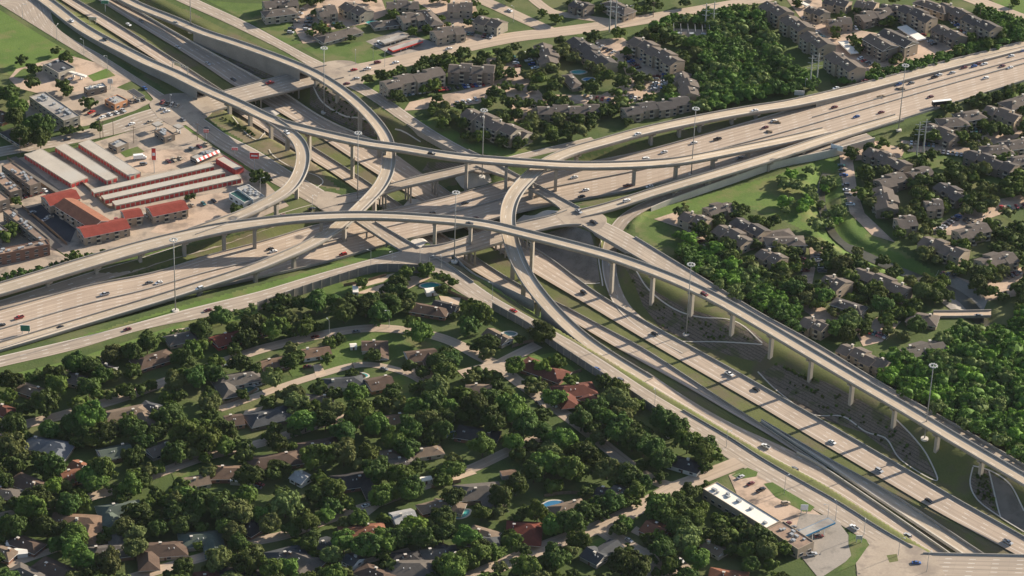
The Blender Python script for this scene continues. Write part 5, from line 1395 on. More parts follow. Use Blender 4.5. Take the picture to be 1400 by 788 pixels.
flat((59, 88), (80, 100), (106, 94), 5, M['lot_d'], W_['cream'], "vacant restaurant with white parapet on the tan forecourt", units=3, name="restaurant")
flat((92, 98), (116, 105), (119, 103), 3.5, M['flat_white'], W_['white'], "narrow sloping white canopy beside the vacant restaurant", canopy=True, name="canopy", cat="canopy")
flat((120, 124), (146, 118), (140, 113), 4.5, M['flat_white'], W_['dark'], "small restaurant with white roof equipment beside the yellow sign", units=6, name="restaurant")
flat((143, 136), (157, 143), (178, 138), 4.5, M['flat_grey'], W_['orange'], "orange and blue convenience store near the traffic lights, upper left", units=5, name="shop")
flat((174, 124), (189, 134), (198, 131), 5, M['lot_d'], M['conc_d'], "brown topped fuel canopy beside the convenience store", canopy=True, name="fuel_canopy", cat="canopy")
flat((211, 179), (225, 188), (242, 185), 4.5, M['flat_brown'], W_['dark'], "low service building with brown flat roof at the street corner", units=7, name="shop")
flat((207, 169), (214, 173), (224, 170), 4.8, M['flat_grey'], M['conc_d'], "left small canopy of the corner service station", canopy=True, name="fuel_canopy", cat="canopy")
flat((236, 172), (244, 176), (252, 173), 4.8, M['flat_grey'], M['conc_d'], "right small canopy of the corner service station", canopy=True, name="fuel_canopy", cat="canopy")
flat((324, 257), (346, 273), (362, 268), 5.5, M['flat_grey'], W_['white'], "white restaurant crowded with rooftop units inside the curved ramp", units=12, name="restaurant")
flat((313, 264), (334, 277), (344, 271), 4.6, M['greenroof'], W_['white'], "dark green roofed wing of the white restaurant inside the curved ramp", name="restaurant")
# striped roof stand
rt, L, W = flat((260, 214), (268, 218), (305, 208), 4.2, M['flat_grey'], W_['dark'], "low stand with red and white striped awning beside the storage office", units=6, name="restaurant")
for k in range(11):
    for (x0, x1, y0, y1) in ((L + .02, L + 1.6, W * k / 11, W * (k + 1) / 11),):
        mb = MB(); mb.add([(x0, y0, 4.3), (x1, y0, 3.0), (x1, y1, 3.0), (x0, y1, 4.3), (x0, y0, 4.2), (x1, y0, 2.9), (x1, y1, 2.9), (x0, y1, 4.2)], [(0, 1, 2, 3), (7, 6, 5, 4), (0, 4, 5, 1), (1, 5, 6, 2), (2, 6, 7, 3)], M['signr'] if k % 2 else M['white'])
        mb.obj("awning_stripe", rt)
# motel
for (x1, y1, x2, y2, W, rf, kd, lb) in ((62, 270, 103, 260, 13, 'motel', 'gable', "red roofed motel wing at the rear beside the storage buildings"), (88, 271, 138, 302, 14, 'motel2', 'gable', "long diagonal motel wing with faded orange-red roof"),
    (110, 313, 172, 300, 13, 'motel', 'gable', "front motel wing with red roof and balconies facing the flyover"), (204, 285, 252, 275, 12, 'motel', 'gable', "red roofed motel wing right of the lobby"), (168, 290, 192, 286, 10, 'motel', 'gable', "red roofed motel lobby between the two front wings")):
    house(x1, y1, x2, y2, W, rf, kd, 0, 'tan', name="motel_building", cat="motel", storeys=2, pitch=.36, label=lb, chim=False)
# brown flat apartments, left edge
flat((2, 226), (41, 254), (57, 250), 8, M['flat_brown'], W_['dark'], "brown flat roofed apartment block nearest the street at the left edge", "apartment_building", "apartment building", units=10)
flat((-12, 240), (14, 263), (30, 259), 8, M['flat_brown'], W_['dark'], "second brown flat roofed block behind the nearest one, left edge", "apartment_building", "apartment building", units=6)
flat((-20, 262), (-2, 276), (14, 272), 8, M['flat_brown'], W_['dark'], "third brown flat roofed block cut by the left edge", "apartment_building", "apartment building", units=3)
flat((4, 288), (56, 330), (68, 327), 7.5, M['flat_brown'], W_['dark'], "diagonal brown flat roofed wing beside the motel lane", "apartment_building", "apartment building", units=12)
flat((-20, 352), (68, 334), (60, 328), 7.5, M['flat_brown'], W_['brick'], "front brown flat roofed wing with windows facing the flyover, left edge", "apartment_building", "apartment building", units=10)
flat((-22, 300), (2, 318), (10, 314), 7.5, M['flat_brown'], W_['dark'], "small brown flat roofed wing behind the courtyard trees, left edge", "apartment_building", "apartment building", units=4)
flat((961, 668), (1048, 722), (1070, 714), 6, M['flat_white'], W_['tan'], "long strip store with bright white roof at the lower right", "strip_store", "shop", units=9)
flat((1049, 723), (1091, 751), (1117, 743), 6.1, M['flat_brown'], W_['tan'], "brown roofed end section joined to the white roofed strip store", "strip_store", "shop", units=8)
flat((1091, 726), (1101, 733), (1140, 713), 5.5, M['flat_grey'], M['blue'], "grey fuel canopy with blue edge beside the strip store", canopy=True, name="fuel_canopy", cat="canopy")
flat((530, 66), (537, 70), (577, 56), 3, M['flat_grey'], M['signr'], "open carport with dark red posts in the grey lot, top", canopy=True, name="carport", cat="carport")
flat((519, 56), (526, 60), (556, 49), 3, M['flat_grey'], M['conc'], "grey carport behind the dark red one, top", canopy=True, name="carport", cat="carport")
flat((1146, 57), (1163, 73), (1175, 71), 3, M['flat_white'], M['white'], "white carport on the left of the apartment lot, upper right", canopy=True, name="carport", cat="carport")
flat((1227, 37), (1254, 55), (1266, 52), 3, M['flat_white'], M['white'], "white carport on the right of the apartment lot, upper right", canopy=True, name="carport", cat="carport")
flat((1090, 2), (1103, 8), (1106, 6), 3, M['flat_white'], M['white'], "short white carport near the top edge, upper right", canopy=True, name="carport", cat="carport")
flat((1342, 292), (1382, 308), (1404, 300), 0, M['lot_p'], W_['tan'], "tan flat roofed parking structure at the right edge", base=-5, cat="garage", name="parking_structure")
# substation
sb = empty("substation", G(945, 48)); setp(sb, "electrical substation yard of steel frames on gravel among the trees, top", "substation")
mb = MB(); mb.box(-15, -9, 0, 15, 9, .15, M['lot']); mb.obj("gravel_pad", sb)
for i in range(6):
    mb = MB(); x = -12 + i * 4.8
    for y in (-6, 0, 6): mb.cyl((x, y, 0), (x, y, 5.5), .16, .12, M['mast'], 5)
    mb.cyl((x, -6, 5.2), (x, 6, 5.2), .16, .16, M['mast'], 5); mb.obj("steel_frame", sb)
for i in range(3):
    mb = MB(); mb.box(-1.5, -1.2, .15, 1.5, 1.2, 2.8, M['steel']); mb.obj("transformer", sb, (-8 + i * 8, -3, 0))
FOOT.append((G(945, 48).x, G(945, 48).y, 14))
# ------------------------------------------------------------------ trees
def leafmat(name, c, c2):
    t = NT(name, 0.75, 0.15)
    v = t.coord()
    oi = t.n.new("ShaderNodeObjectInfo")
    f = t.ramp(t.noise(v, 0.45, 3), .35, .65)
    cc = t.mix(f, c, c2)
    hsv = t.n.new("ShaderNodeHueSaturation")
    t.l.new(cc, hsv.inputs["Color"])
    t.l.new(t.math('ADD', t.math('MULTIPLY', oi.outputs["Random"], .05), .475), hsv.inputs["Hue"])
    t.l.new(t.math('ADD', t.math('MULTIPLY', oi.outputs["Random"], .7), .65), hsv.inputs["Value"])
    t.col(hsv.outputs[0])
    tr = t.n.new("ShaderNodeBsdfTranslucent"); t.l.new(hsv.outputs[0], tr.inputs[0])
    mx = t.n.new("ShaderNodeMixShader"); mx.inputs[0].default_value = 0.22
    t.l.new(t.b.outputs[0], mx.inputs[1]); t.l.new(tr.outputs[0], mx.inputs[2])
    t.l.new(mx.outputs[0], t.n["Material Output"].inputs[0])
    return t.m
LEAF = [leafmat("leaves_deep", (0.046, 0.076, 0.018), (0.081, 0.122, 0.026)), leafmat("leaves_mid", (0.071, 0.115, 0.022), (0.117, 0.172, 0.032)), leafmat("leaves_olive", (0.098, 0.122, 0.037), (0.149, 0.175, 0.055)), leafmat("leaves_bright", (0.109, 0.178, 0.025), (0.172, 0.247, 0.040))]
TONE = ["dark green", "green", "olive green", "bright green"]
BARK = mottled("bark", (0.07, 0.055, 0.04), (0.12, 0.095, 0.07), 2.0, 8.0)
def crown_arrays(seed, n_cl=85, n_leaf=52, leaf=.058):
    """unit crown: radius ~1, centre at z=0; returns quads"""
    g = np.random.default_rng(seed)
    V = []
    lob = g.uniform(-.24, .24, 6); ph = g.uniform(0, 6.28, 6)
    for k in range(n_cl):
        th = g.uniform(0, 2 * np.pi); cz = g.uniform(-.55, 1)
        rr = (1 + sum(lob[i] * np.cos((i + 1) * th + ph[i]) for i in range(4))) * g.uniform(.62, .86)
        s = math.sqrt(max(0, 1 - cz * cz))
        c = np.array([math.cos(th) * s * rr, math.sin(th) * s * rr, cz * .72 * rr])
        cr = g.uniform(.15, .29)
        d = g.normal(size=(n_leaf, 3)); d /= np.linalg.norm(d, axis=1)[:, None]
        d[:, 2] = np.where(d[:, 2] < -.35, -d[:, 2] * .6, d[:, 2])
        p = c + d * cr * g.uniform(.72, 1.08, (n_leaf, 1)) * np.array([1, 1, .8])
        nrm = d * .9 + (p - 0) * .4 + g.normal(size=(n_leaf, 3)) * .42
        nrm /= np.linalg.norm(nrm, axis=1)[:, None]
        a = np.cross(nrm, g.normal(size=(n_leaf, 3))); a /= np.linalg.norm(a, axis=1)[:, None]
        b = np.cross(nrm, a)
        sz = leaf * g.uniform(.7, 1.5, (n_leaf, 1))
        q = np.stack([p - a * sz - b * sz * .7, p + a * sz - b * sz * .7, p + a * sz * .8 + b * sz * .7, p - a * sz * .8 + b * sz * .7], 1)
        V.append(q)
    return np.concatenate(V)          # (N,4,3)
def core(seed, r=.66):
    bm = bmesh.new(); bmesh.ops.create_icosphere(bm, subdivisions=2, radius=r)
    g = random.Random(seed)
    for v in bm.verts:
        v.co *= g.uniform(.84, 1.1); v.co.z *= .7
    vs = [tuple(v.co) for v in bm.verts]; fs = [tuple(x.index for x in f.verts) for f in bm.faces]
    bm.free(); return vs, fs
NV = 7
CROWN = [crown_arrays(i) for i in range(NV)]
CORE = [core(i) for i in range(NV)]
SMALLC = [crown_arrays(50 + i, 26, 34, .10) for i in range(3)]
def crown_mesh(i, mat, small=False):
    q = (SMALLC if small else CROWN)[i]
    vs = q.reshape(-1, 3).tolist(); n = len(vs)
    fs = [(k, k + 1, k + 2, k + 3) for k in range(0, n, 4)]
    cv, cf = CORE[i]
    vs += cv; fs += [tuple(n + j for j in f) for f in cf]
    me = bpy.data.meshes.new("crown"); me.from_pydata(vs, [], fs); me.materials.append(mat); me.update()
    return me
CM = {}
def cmesh(i, m, small=False):
    if (i, m, small) not in CM: CM[(i, m, small)] = crown_mesh(i, LEAF[m], small)
    return CM[(i, m, small)]
TRUNKS = []
for s in range(3):
    g = random.Random(s); mb = MB()
    mb.cyl((0, 0, -.1), (0, 0, .42), .055, .04, BARK, 7)
    for k in range(5):
        a = k * 1.26 + g.uniform(-.3, .3); mb.cyl((0, 0, .36 + .03 * k), (math.cos(a) * .38, math.sin(a) * .38, .72 + g.uniform(-.05, .1)), .03, .012, BARK, 5)
    TRUNKS.append(mb.mesh("trunk"))

ROWS = [(118, 152, 140, 162, 4), (150, 158, 168, 153, 3), (230, 222, 246, 218, 3), (196, 226, 196, 226, 1), (88, 104, 96, 110, 2), (300, 250, 300, 250, 1), (278, 280, 292, 276, 2), (1120, 735, 1120, 735, 1), (553, 131, 578, 127, 6), (600, 124, 660, 117, 13), (626, 143, 650, 138, 4), (397, 46, 411, 15, 7), (419, 42, 425, 22, 5), (436, 38, 466, 34, 4), (636, 47, 672, 52, 8), (628, 12, 648, 28, 5), (697, 76, 708, 92, 5), (714, 74, 736, 100, 6), (816, 63, 838, 73, 5), (856, 80, 872, 94, 6), (870, 78, 898, 90, 7), (898, 106, 894, 124, 5), (910, 104, 907, 122, 5), (857, 134, 880, 137, 5), (800, 133, 832, 138, 5),
 (1100, 26, 1126, 56, 9), (1140, 42, 1176, 40, 7), (1176, 82, 1191, 90, 4), (1224, 80, 1246, 74, 4), (1262, 50, 1276, 62, 4), (1292, 22, 1326, 50, 9), (1246, 197, 1282, 201, 7), (1284, 209, 1314, 213, 6), (1328, 180, 1352, 182, 5), (1150, 228, 1164, 288, 10), (1118, 352, 1124, 372, 5), (1190, 456, 1210, 462, 5), (1280, 318, 1310, 298, 7), (1320, 302, 1342, 310, 5), (1376, 380, 1393, 374, 4), (1288, 376, 1304, 379, 3), (1370, 286, 1400, 283, 4), (942, 322, 966, 336, 4), (1094, 348, 1100, 372, 4),
 (0, 278, 34, 270, 6), (40, 268, 62, 262, 4), (262, 205, 282, 199, 3), (520, 60, 552, 52, 5), (534, 70, 572, 60, 6), (568, 42, 583, 38, 3), (178, 141, 196, 137, 3), (240, 290, 262, 282, 2), (205, 262, 205, 262, 1), (210, 301, 232, 296, 2), (45, 293, 62, 302, 2), (1012, 654, 1040, 672, 3), (1076, 718, 1090, 728, 3), (1074, 690, 1074, 690, 1), (222, 142, 242, 146, 4), (1110, 760, 1110, 760, 1), (160, 303, 200, 296, 3), (330, 500, 352, 528, 2), (312, 500, 312, 500, 1), (524, 492, 524, 492, 1), (940, 769, 940, 769, 1), (68, 298, 68, 298, 1), (420, 503, 420, 503, 1), (20, 748, 44, 744, 2), (352, 668, 356, 664, 2)]
TREES = []      # (pos, r, h, variant, tone)
def tree_ok(p, r, h, strict=1.0):
    for fx, fy, fr in FOOT:
        if (p.x - fx) ** 2 + (p.y - fy) ** 2 < (fr + r * .25) ** 2: return False
    cx, cy = proj((p.x, p.y, p.z + h * .66))
    s = 2.4 * (2333 + cy - 394) / 2333
    rx, ry = r * s * strict, (r * .92) * s * strict
    for kx, ky, kk in KEEP:
        if ((kx - cx) / rx) ** 2 + ((ky - cy) / ry) ** 2 < 1.0: return False
    return True
def near_tree(p, r, f):
    for q, r2, *_ in TREES:
        if (p.x - q.x) ** 2 + (p.y - q.y) ** 2 < ((r + r2) * f) ** 2: return True
    return False
# street stretches that show in the photograph
for k, segs in dict(S1=[(26, 68), (352, 560), (600, 700)], S1b=[(681, 722)], S1c=[(690, 720), (762, 778), (826, 930)], S4=[(920, 1010)], S5=[(690, 930)], S6=[(820, 909)], S2=[(122, 152), (229, 268), (330, 364), (428, 440)], S3=[(212, 250), (262, 296), (338, 372), (462, 521), (640, 660), (672, 700), (716, 724), (746, 756)], alley=[(306, 372), (420, 575)], alley2=[(22, 45), (60, 80), (110, 139)]).items():
    for c, tg, (x, y) in ROADS.get(k, [])[::2]:
        if any(a <= x <= b for a, b in segs): KEEP.append((x, y, 'r'))
for x, y in ((478, 485), (460, 470), (545, 528), (555, 535), (470, 475), (540, 500), (485, 392), (520, 385), (560, 470), (575, 488), (250, 755), (300, 750), (700, 750), (815, 745), (745, 515), (718, 508), (890, 675), (950, 650), (315, 545), (205, 780), (605, 412), (590, 390), (130, 740), (490, 492), (390, 505), (250, 650), (1090, 270), (1100, 300), (1080, 285), (960, 285), (1000, 272), (1160, 345), (1200, 345), (1250, 375), (870, 310), (900, 330), (900, 305), (930, 330), (1250, 215), (1290, 230), (1330, 255), (30, 105), (140, 105), (620, 135), (660, 112), (690, 105), (720, 115), (745, 122), (800, 126), (840, 120), (862, 105), (880, 100), (890, 112), (838, 68), (700, 130), (690, 150), (560, 146), (770, 125), (1110, 350), (1105, 375), (1160, 250), (1160, 275), (1172, 300), (1200, 320), (1310, 300), (1350, 286), (1350, 386), (1318, 380), (1130, 426), (1185, 460), (1200, 450), (1330, 208), (1370, 186), (1290, 208), (420, 30), (1150, 40), (1200, 80)):
    KEEP.append((x, y, 'l'))
for (x1, y1, x2, y2, n) in ROWS:
    KEEP.append(((x1 + x2) / 2, (y1 + y2) / 2, 'c'))
    if n > 4: KEEP.append(((x1 * 3 + x2) / 4, (y1 * 3 + y2) / 4, 'c')); KEEP.append(((x1 + x2 * 3) / 4, (y1 + y2 * 3) / 4, 'c'))
    for t_ in range(0, n):
        q_ = G(x1 + (x2 - x1) * t_ / max(1, n - 1), y1 + (y2 - y1) * t_ / max(1, n - 1)); FOOT.append((q_.x, q_.y, 2))
for k in ("FS", "FW", "FNW", "FBE", "FNE", "FN", "CS", "CS2", "CS3", "CS4", "CS5", "A", "R3", "R5", "R4", "NB", "SB", "RM", "FE", "CRB"):
    for c, tg, (x, y) in ROADS.get(k, [])[::2]:
        KEEP.append((x, y, 'r')); FOOT.append((c.x, c.y, 6))
def grow(poly, n, r0, r1, tones, f=.62, strict=.9, seed=1, hf=(1.25, 1.6)):
    """scatter crowns inside a picture polygon"""
    g = random.Random(seed)
    xs = [p[0] for p in poly]; ys = [p[1] for p in poly]
    made, tries = 0, 0
    while made < n and tries < n * 40:
        tries += 1
        x, y = g.uniform(min(xs), max(xs)), g.uniform(min(ys), max(ys))
        if not bool(inpoly(np.array([x]), np.array([y]), poly)[0]): continue
        p = G(x, y); r = g.uniform(r0, r1) * (1 - .35 * tries / (n * 40)); h = r * g.uniform(*hf)
        if near_tree(p, r, f) or not tree_ok(p, r, h, strict): continue
        TREES.append((p, r, h, g.randrange(NV), g.choice(tones))); made += 1
def plant(x, y, r, tone, hf=1.4, strict=False):
    p = G(x, y); TREES.append((p, r, r * hf, (int(x) * 7 + int(y)) % NV, tone))
# trees placed one by one (picture point of the crown centre)
def crown_at(x, y, r, tone, hf=1.5):
    r = r * .88
    h = r * hf
    g0 = G(x, y + h * .66 * 2.1)
    p = P(x, y, g0.z + h * .66)
    TREES.append((Vector((p.x, p.y, Hat(p.x, p.y))), r, h, (int(x) * 7 + int(y)) % NV, tone))
for t in [(433, 412, 8, 0), (470, 425, 9, 0), (505, 412, 7, 0), (345, 445, 9, 0), (372, 450, 8, 1), (303, 432, 7, 0), (275, 450, 7, 0), (248, 490, 8, 0), (262, 480, 7, 1), (575, 455, 8, 1), (668, 468, 7, 0), (742, 455, 8, 0), (655, 430, 9, 1), (640, 445, 8, 0),
          (535, 415, 8, 0), (520, 430, 8, 0), (560, 405, 6, 0), (556, 373, 6, 1), (600, 378, 4, 1), (618, 386, 4, 1), (610, 380, 3.5, 1), (740, 500, 6, 3), (702, 500, 7, 1), (700, 560, 11, 1), (676, 576, 10, 0), (720, 580, 9, 0), (650, 555, 9, 0), (660, 610, 8, 1), (590, 550, 9, 0), (600, 580, 7, 0),
          (490, 566, 10, 1), (515, 580, 8, 1), (560, 588, 9, 0), (540, 600, 8, 1), (470, 590, 9, 0), (445, 575, 8, 0), (430, 625, 9, 1), (470, 620, 9, 2), (515, 645, 9, 0), (548, 650, 8, 1), (455, 668, 9, 1), (560, 668, 8, 0), (390, 690, 9, 2), (300, 690, 10, 0), (325, 700, 9, 2), (270, 690, 9, 0), (240, 700, 8, 0), (340, 650, 8, 0),
          (120, 570, 10, 1), (100, 580, 8, 0), (60, 550, 9, 0), (20, 580, 8, 0), (150, 590, 8, 0), (185, 590, 8, 0), (235, 570, 10, 0), (250, 590, 9, 1), (280, 600, 9, 1), (300, 590, 8, 0), (240, 620, 8, 0), (15, 610, 9, 2), (140, 640, 8, 1), (120, 650, 7, 1), (72, 666, 6, 3), (95, 690, 8, 0), (40, 695, 9, 1), (20, 720, 8, 0), (62, 720, 7, 0),
          (100, 750, 8, 1), (115, 765, 7, 1), (150, 770, 8, 2), (185, 750, 8, 2), (170, 720, 7, 2), (180, 665, 7, 1), (250, 775, 7, 0), (300, 765, 8, 2), (340, 768, 9, 0), (370, 778, 8, 1), (325, 745, 7, 0), (445, 705, 6, 1), (420, 715, 8, 1), (470, 740, 8, 1), (500, 745, 9, 0), (525, 740, 8, 1), (565, 720, 8, 3), (575, 735, 8, 0), (605, 710, 8, 0), (620, 680, 7, 0), (684, 680, 8, 0), (640, 735, 8, 1), (655, 757, 8, 1), (620, 775, 9, 1), (700, 740, 6, 1),
          (730, 645, 8, 0), (745, 635, 9, 1), (780, 640, 9, 1), (800, 620, 8, 0), (770, 600, 8, 1), (740, 590, 7, 0), (755, 620, 7, 2), (735, 700, 7, 1), (754, 708, 3.5, 3), (800, 700, 8, 0), (780, 715, 8, 0), (820, 690, 6, 0), (860, 650, 8, 0), (870, 672, 6, 1), (830, 640, 8, 2), (900, 733, 5, 3), (910, 700, 8, 1), (930, 690, 8, 0), (950, 710, 8, 1), (955, 700, 6, 1), (930, 720, 8, 0), (940, 740, 9, 2), (900, 690, 8, 1), (1020, 752, 6, 1), (985, 738, 6, 0),
          (955, 765, 8, 1), (850, 770, 10, 0), (870, 775, 9, 0), (760, 765, 9, 0), (720, 775, 9, 1), (790, 740, 7, 1), (845, 590, 9, 0), (865, 600, 9, 0), (880, 610, 8, 0), (850, 570, 7, 2), (840, 545, 8, 2), (860, 555, 7, 2), (905, 575, 8, 0), (925, 585, 8, 0), (940, 605, 8, 1), (960, 618, 8, 1), (975, 622, 6, 1), (905, 630, 8, 0), (895, 615, 8, 0), (815, 560, 8, 0), (795, 575, 8, 0),
          (45, 95, 6, 0), (88, 78, 6, 0), (76, 70, 4, 0), (30, 82, 5, 0), (20, 160, 8, 0), (45, 170, 8, 0), (60, 175, 8, 0), (10, 130, 8, 0), (25, 145, 8, 1), (28, 187, 9, 0), (55, 190, 8, 0), (122, 140, 6, 0), (45, 112, 6, 0), (85, 115, 6, 0), (90, 123, 5, 0), (130, 172, 5, 0), (90, 179, 4, 0), (98, 178, 4, 0), (108, 176, 3, 0), (15, 313, 6, 1), (8, 322, 6, 1), (352, 240, 6, 0), (362, 243, 5, 0), (325, 286, 5, 0), (257, 270, 2.6, 0), (264, 268, 2.6, 0), (100, 350, 5, 1), (22, 275, 4, 1)]:
    crown_at(*t)
RESI = [(-20, 530), (120, 505), (260, 455), (352, 432), (400, 412), (590, 375), (680, 412), (760, 470), (850, 530), (940, 590), (1000, 632), (960, 655), (1000, 690), (1060, 740), (1100, 790), (1090, 840), (-20, 850)]
grow(RESI, 380, 4.0, 7.2, [0, 1, 0, 0, 2], f=.55, strict=.80, seed=3)
grow(RESI, 70, 3.0, 4.6, [0, 1, 1], f=.55, strict=.9, seed=4)
NEp = [(480, 118), (600, 80), (700, 70), (760, 60), (860, 45), (940, 40), (960, 100), (950, 150), (820, 185), (700, 205), (640, 195), (560, 160)]
grow(NEp, 135, 3.6, 6.5, [0, 1, 2, 0], f=.56, strict=.74, seed=5)
grow([(930, 300), (1000, 290), (1040, 285), (1075, 320), (1120, 335), (1290, 395), (1300, 430), (1240, 470), (1150, 470), (1050, 400), (950, 330), (930, 300)], 90, 3.8, 6.5, [0, 1, 0, 2], f=.56, strict=.76, seed=6)
grow([(1160, 215), (1230, 195), (1300, 150), (1410, 110), (1410, 440), (1320, 400), (1240, 340), (1180, 280)], 135, 3.8, 6.2, [0, 0, 1, 2], f=.55, strict=.76, seed=7)
grow([(360, 0), (700, 0), (690, 60), (500, 58), (430, 60)], 22, 3.0, 5.0, [0, 1], f=.7, seed=8)
grow([(1040, 0), (1400, 0), (1400, 60), (1300, 80), (1180, 100)], 30, 3.0, 5.0, [0, 1], f=.7, seed=9)
grow([(690, 0), (860, 0), (1010, 10), (900, 24), (740, 45)], 16, 3, 5, [0, 1], seed=10)
n_individual_src = len(TREES)
WOOD = []
def wood(poly, n, r0, r1, tones, seed, f=.55, strict=.75):
    a = len(TREES); grow(poly, n, r0, r1, tones, f=f, strict=strict, seed=seed)
    WOOD.extend(TREES[a:]); del TREES[a:]
wood([(1205, 505), (1262, 478), (1330, 462), (1410, 440), (1410, 650), (1303, 590), (1230, 552)], 190, 4.5, 7.5, [1, 1, 0, 3, 2, 1], 21)
wood([(925, 322), (962, 345), (1000, 350), (1060, 402), (1092, 432), (1100, 468), (1060, 448), (985, 400), (935, 362)], 85, 3.6, 6, [1, 1, 0, 2, 3], 22)
wood([(900, 28), (960, 22), (1012, 10), (1036, 20), (1046, 50), (1075, 92), (1120, 122), (1040, 138), (960, 158), (905, 150), (952, 118), (962, 80), (930, 62), (895, 48)], 190, 3.8, 6.5, [1, 0, 0, 2, 1], 23)
wood([(1120, 122), (1180, 104), (1290, 78), (1380, 45), (1410, 40), (1410, 56), (1300, 86), (1190, 112)], 95, 2.4, 3.6, [0, 1], 24)
wood([(1350, 10), (1400, 30), (1400, 60), (1370, 50), (1330, 20)], 26, 4, 6, [0, 1], 25)
wood([(1060, 250), (1120, 235), (1140, 250), (1150, 310), (1110, 320), (1075, 300)], 22, 3.2, 5.5, [2, 3, 2], 26)
wood([(-10, 385), (100, 355), (200, 335), (300, 312), (300, 317), (100, 362), (-10, 393)], 60, 1.3, 2.4, [0], 27, f=.5, strict=.3)
wood([(-10, 526), (120, 497), (250, 452), (348, 420), (348, 428), (120, 506), (-10, 535)], 80, 1.6, 2.6, [2, 0], 28, f=.45, strict=.3)

def px_size(t):
    return t[1] / (Vector(t[0]) - CAM).length
vis = []
for t in TREES:
    x, y = proj(t[0] + Vector((0, 0, t[2] * .6)))
    if -25 < x < 1425 and -25 < y < 815: vis.append(t)
vis.sort(key=px_size, reverse=True)
SINGLE, REST = vis[:298], vis[298:]
hk = {}
for p, r, h, v, tone in SINGLE:
    root = empty("tree", p, (v * 1.7 + p.x * .37) % 6.28)
    link("crown", cmesh(v, tone), root, (0, 0, h * .66), None).scale = (r * rng.uniform(.88, 1.12), r * rng.uniform(.85, 1.1), r * (h / r) / 1.4 * rng.uniform(.85, 1.15))
    tr = link("trunk", TRUNKS[v % 3], root, (0, 0, 0)); tr.scale = (r, r, h * .8)
    AUTO.append(dict(o=root, cat="tree", look=("big " if r > 6.6 else "small " if r < 5 else "") + TONE[tone] + " tree", group=None, pos=p))
def mass(name, items, label, cat, small=True):
    V, MI, nf = [], [], 0
    cv = []; cf = []; cm = []
    base = 0
    for k, (p, r, h, v, tone) in enumerate(items):
        q = SMALLC[v % 3] if small else CROWN[v]
        a = (k * 2.4) % 6.28; ca, sa = math.cos(a), math.sin(a)
        Rm = np.array([[ca, -sa, 0], [sa, ca, 0], [0, 0, 1.0]])
        w = (q.reshape(-1, 3) @ Rm.T) * np.array([r, r, r]) + np.array([p.x, p.y, p.z + h * .62])
        V.append(w); MI += [tone] * (len(w) // 4)
        c = (np.array(CORE[v][0]) @ Rm.T) * r + np.array([p.x, p.y, p.z + h * .62])
        cv.append(c); cf.append(v); cm.append(tone)
    n = sum(len(w) for w in V)
    vs = np.concatenate(V + cv)
    fs = [(k, k + 1, k + 2, k + 3) for k in range(0, n, 4)]
    for c, v, tone in zip(cv, cf, cm):
        fs += [tuple(n + j for j in f) for f in CORE[v][1]]; MI += [tone] * len(CORE[v][1]); n += len(c)
    me = bpy.data.meshes.new(name); me.from_pydata(vs.tolist(), [], fs)
    for m in LEAF: me.materials.append(m)
    me.polygons.foreach_set("material_index", MI); me.update()
    o = link(name, me); setp(o, label, cat, kind="stuff"); return o
mass("distant_trees", REST, "smaller trees standing between the apartment blocks and back yards", "trees")
mass("woodland", WOOD, "dense mixed green woodland and hedges along the creek and the road verges", "woodland")
# low saplings in the mulch beds
SB_ = [cmesh(i, 0, True) for i in range(3)]
g = random.Random(5)
for poly in ([(856, 372), (893, 412), (925, 430), (1000, 450), (1030, 468), (960, 464), (905, 448)], [(1045, 514), (1140, 538), (1220, 585), (1268, 645), (1185, 592), (1110, 562)], [(1334, 650), (1350, 650), (1362, 700), (1336, 678)], [(430, 118), (458, 120), (512, 176), (455, 160)], [(1060, 500), (1130, 525), (1100, 520)], [(300, 160), (345, 182), (352, 190), (320, 172)]):
    xs = [p[0] for p in poly]; ys = [p[1] for p in poly]
    k = 0
    for _ in range(1500):
        x, y = g.uniform(min(xs), max(xs)), g.uniform(min(ys), max(ys))
        if k >= 48 or not bool(inpoly(np.array([x]), np.array([y]), poly)[0]): continue
        p = G(x, y); r = g.uniform(.45, .95); k += 1
        o = link("sapling", SB_[k % 3], None, (p.x, p.y, p.z + r * .9), (0, 0, g.uniform(0, 6))); o.scale = (r, r, r * 1.5)
        AUTO.append(dict(o=o, cat="shrub", look="small young shrub", group="young shrubs on the planted slopes", pos=p))
# ------------------------------------------------------------------ vehicles
def paint(name, c):
    t = NT("car_paint_" + name, 0.35, 0.5); t.b.inputs["Coat Weight"].default_value = .3
    return t.col(c)
CARC = dict(white=(.75, .75, .73), silver=(.42, .43, .44), grey=(.16, .165, .17), black=(.018, .018, .02), red=(.38, .03, .025), maroon=(.14, .02, .02), blue=(.03, .09, .28), tan=(.40, .33, .24), teal=(.03, .12, .12))
PM = {k: paint(k, v) for k, v in CARC.items()}
M['tyre'] = plain("tyre_rubber", (.015, .015, .016), .9); M['rim'] = plain("wheel_rim", (.35, .35, .36), .4)
M['carglass'] = NT("car_glass", .1, .6).col((.012, .015, .02)); M['headl'] = NT("headlight_lens", .2, .5).col((.7, .7, .66)); M['taill'] = NT("taillight_lens", .3, .5).col((.35, .01, .01))
def prism(mb, prof, hw, mat, hw_top=None, ztop=None):
    """profile (x,z) closed polygon, extruded in y, narrower towards the top"""
    zs = [p[1] for p in prof]; z0, z1 = min(zs), max(zs)
    def w(z):
        if hw_top is None: return hw
        return hw + (hw_top - hw) * (z - z0) / (z1 - z0)
    n = len(prof)
    vs = [(x, -w(z), z) for x, z in prof] + [(x, w(z), z) for x, z in prof]
    fs = [tuple(range(n)), tuple(range(2 * n - 1, n - 1, -1))] + [(i, i + n, (i + 1) % n + n, (i + 1) % n) for i in range(n)]
    mb.add(vs, fs, mat)
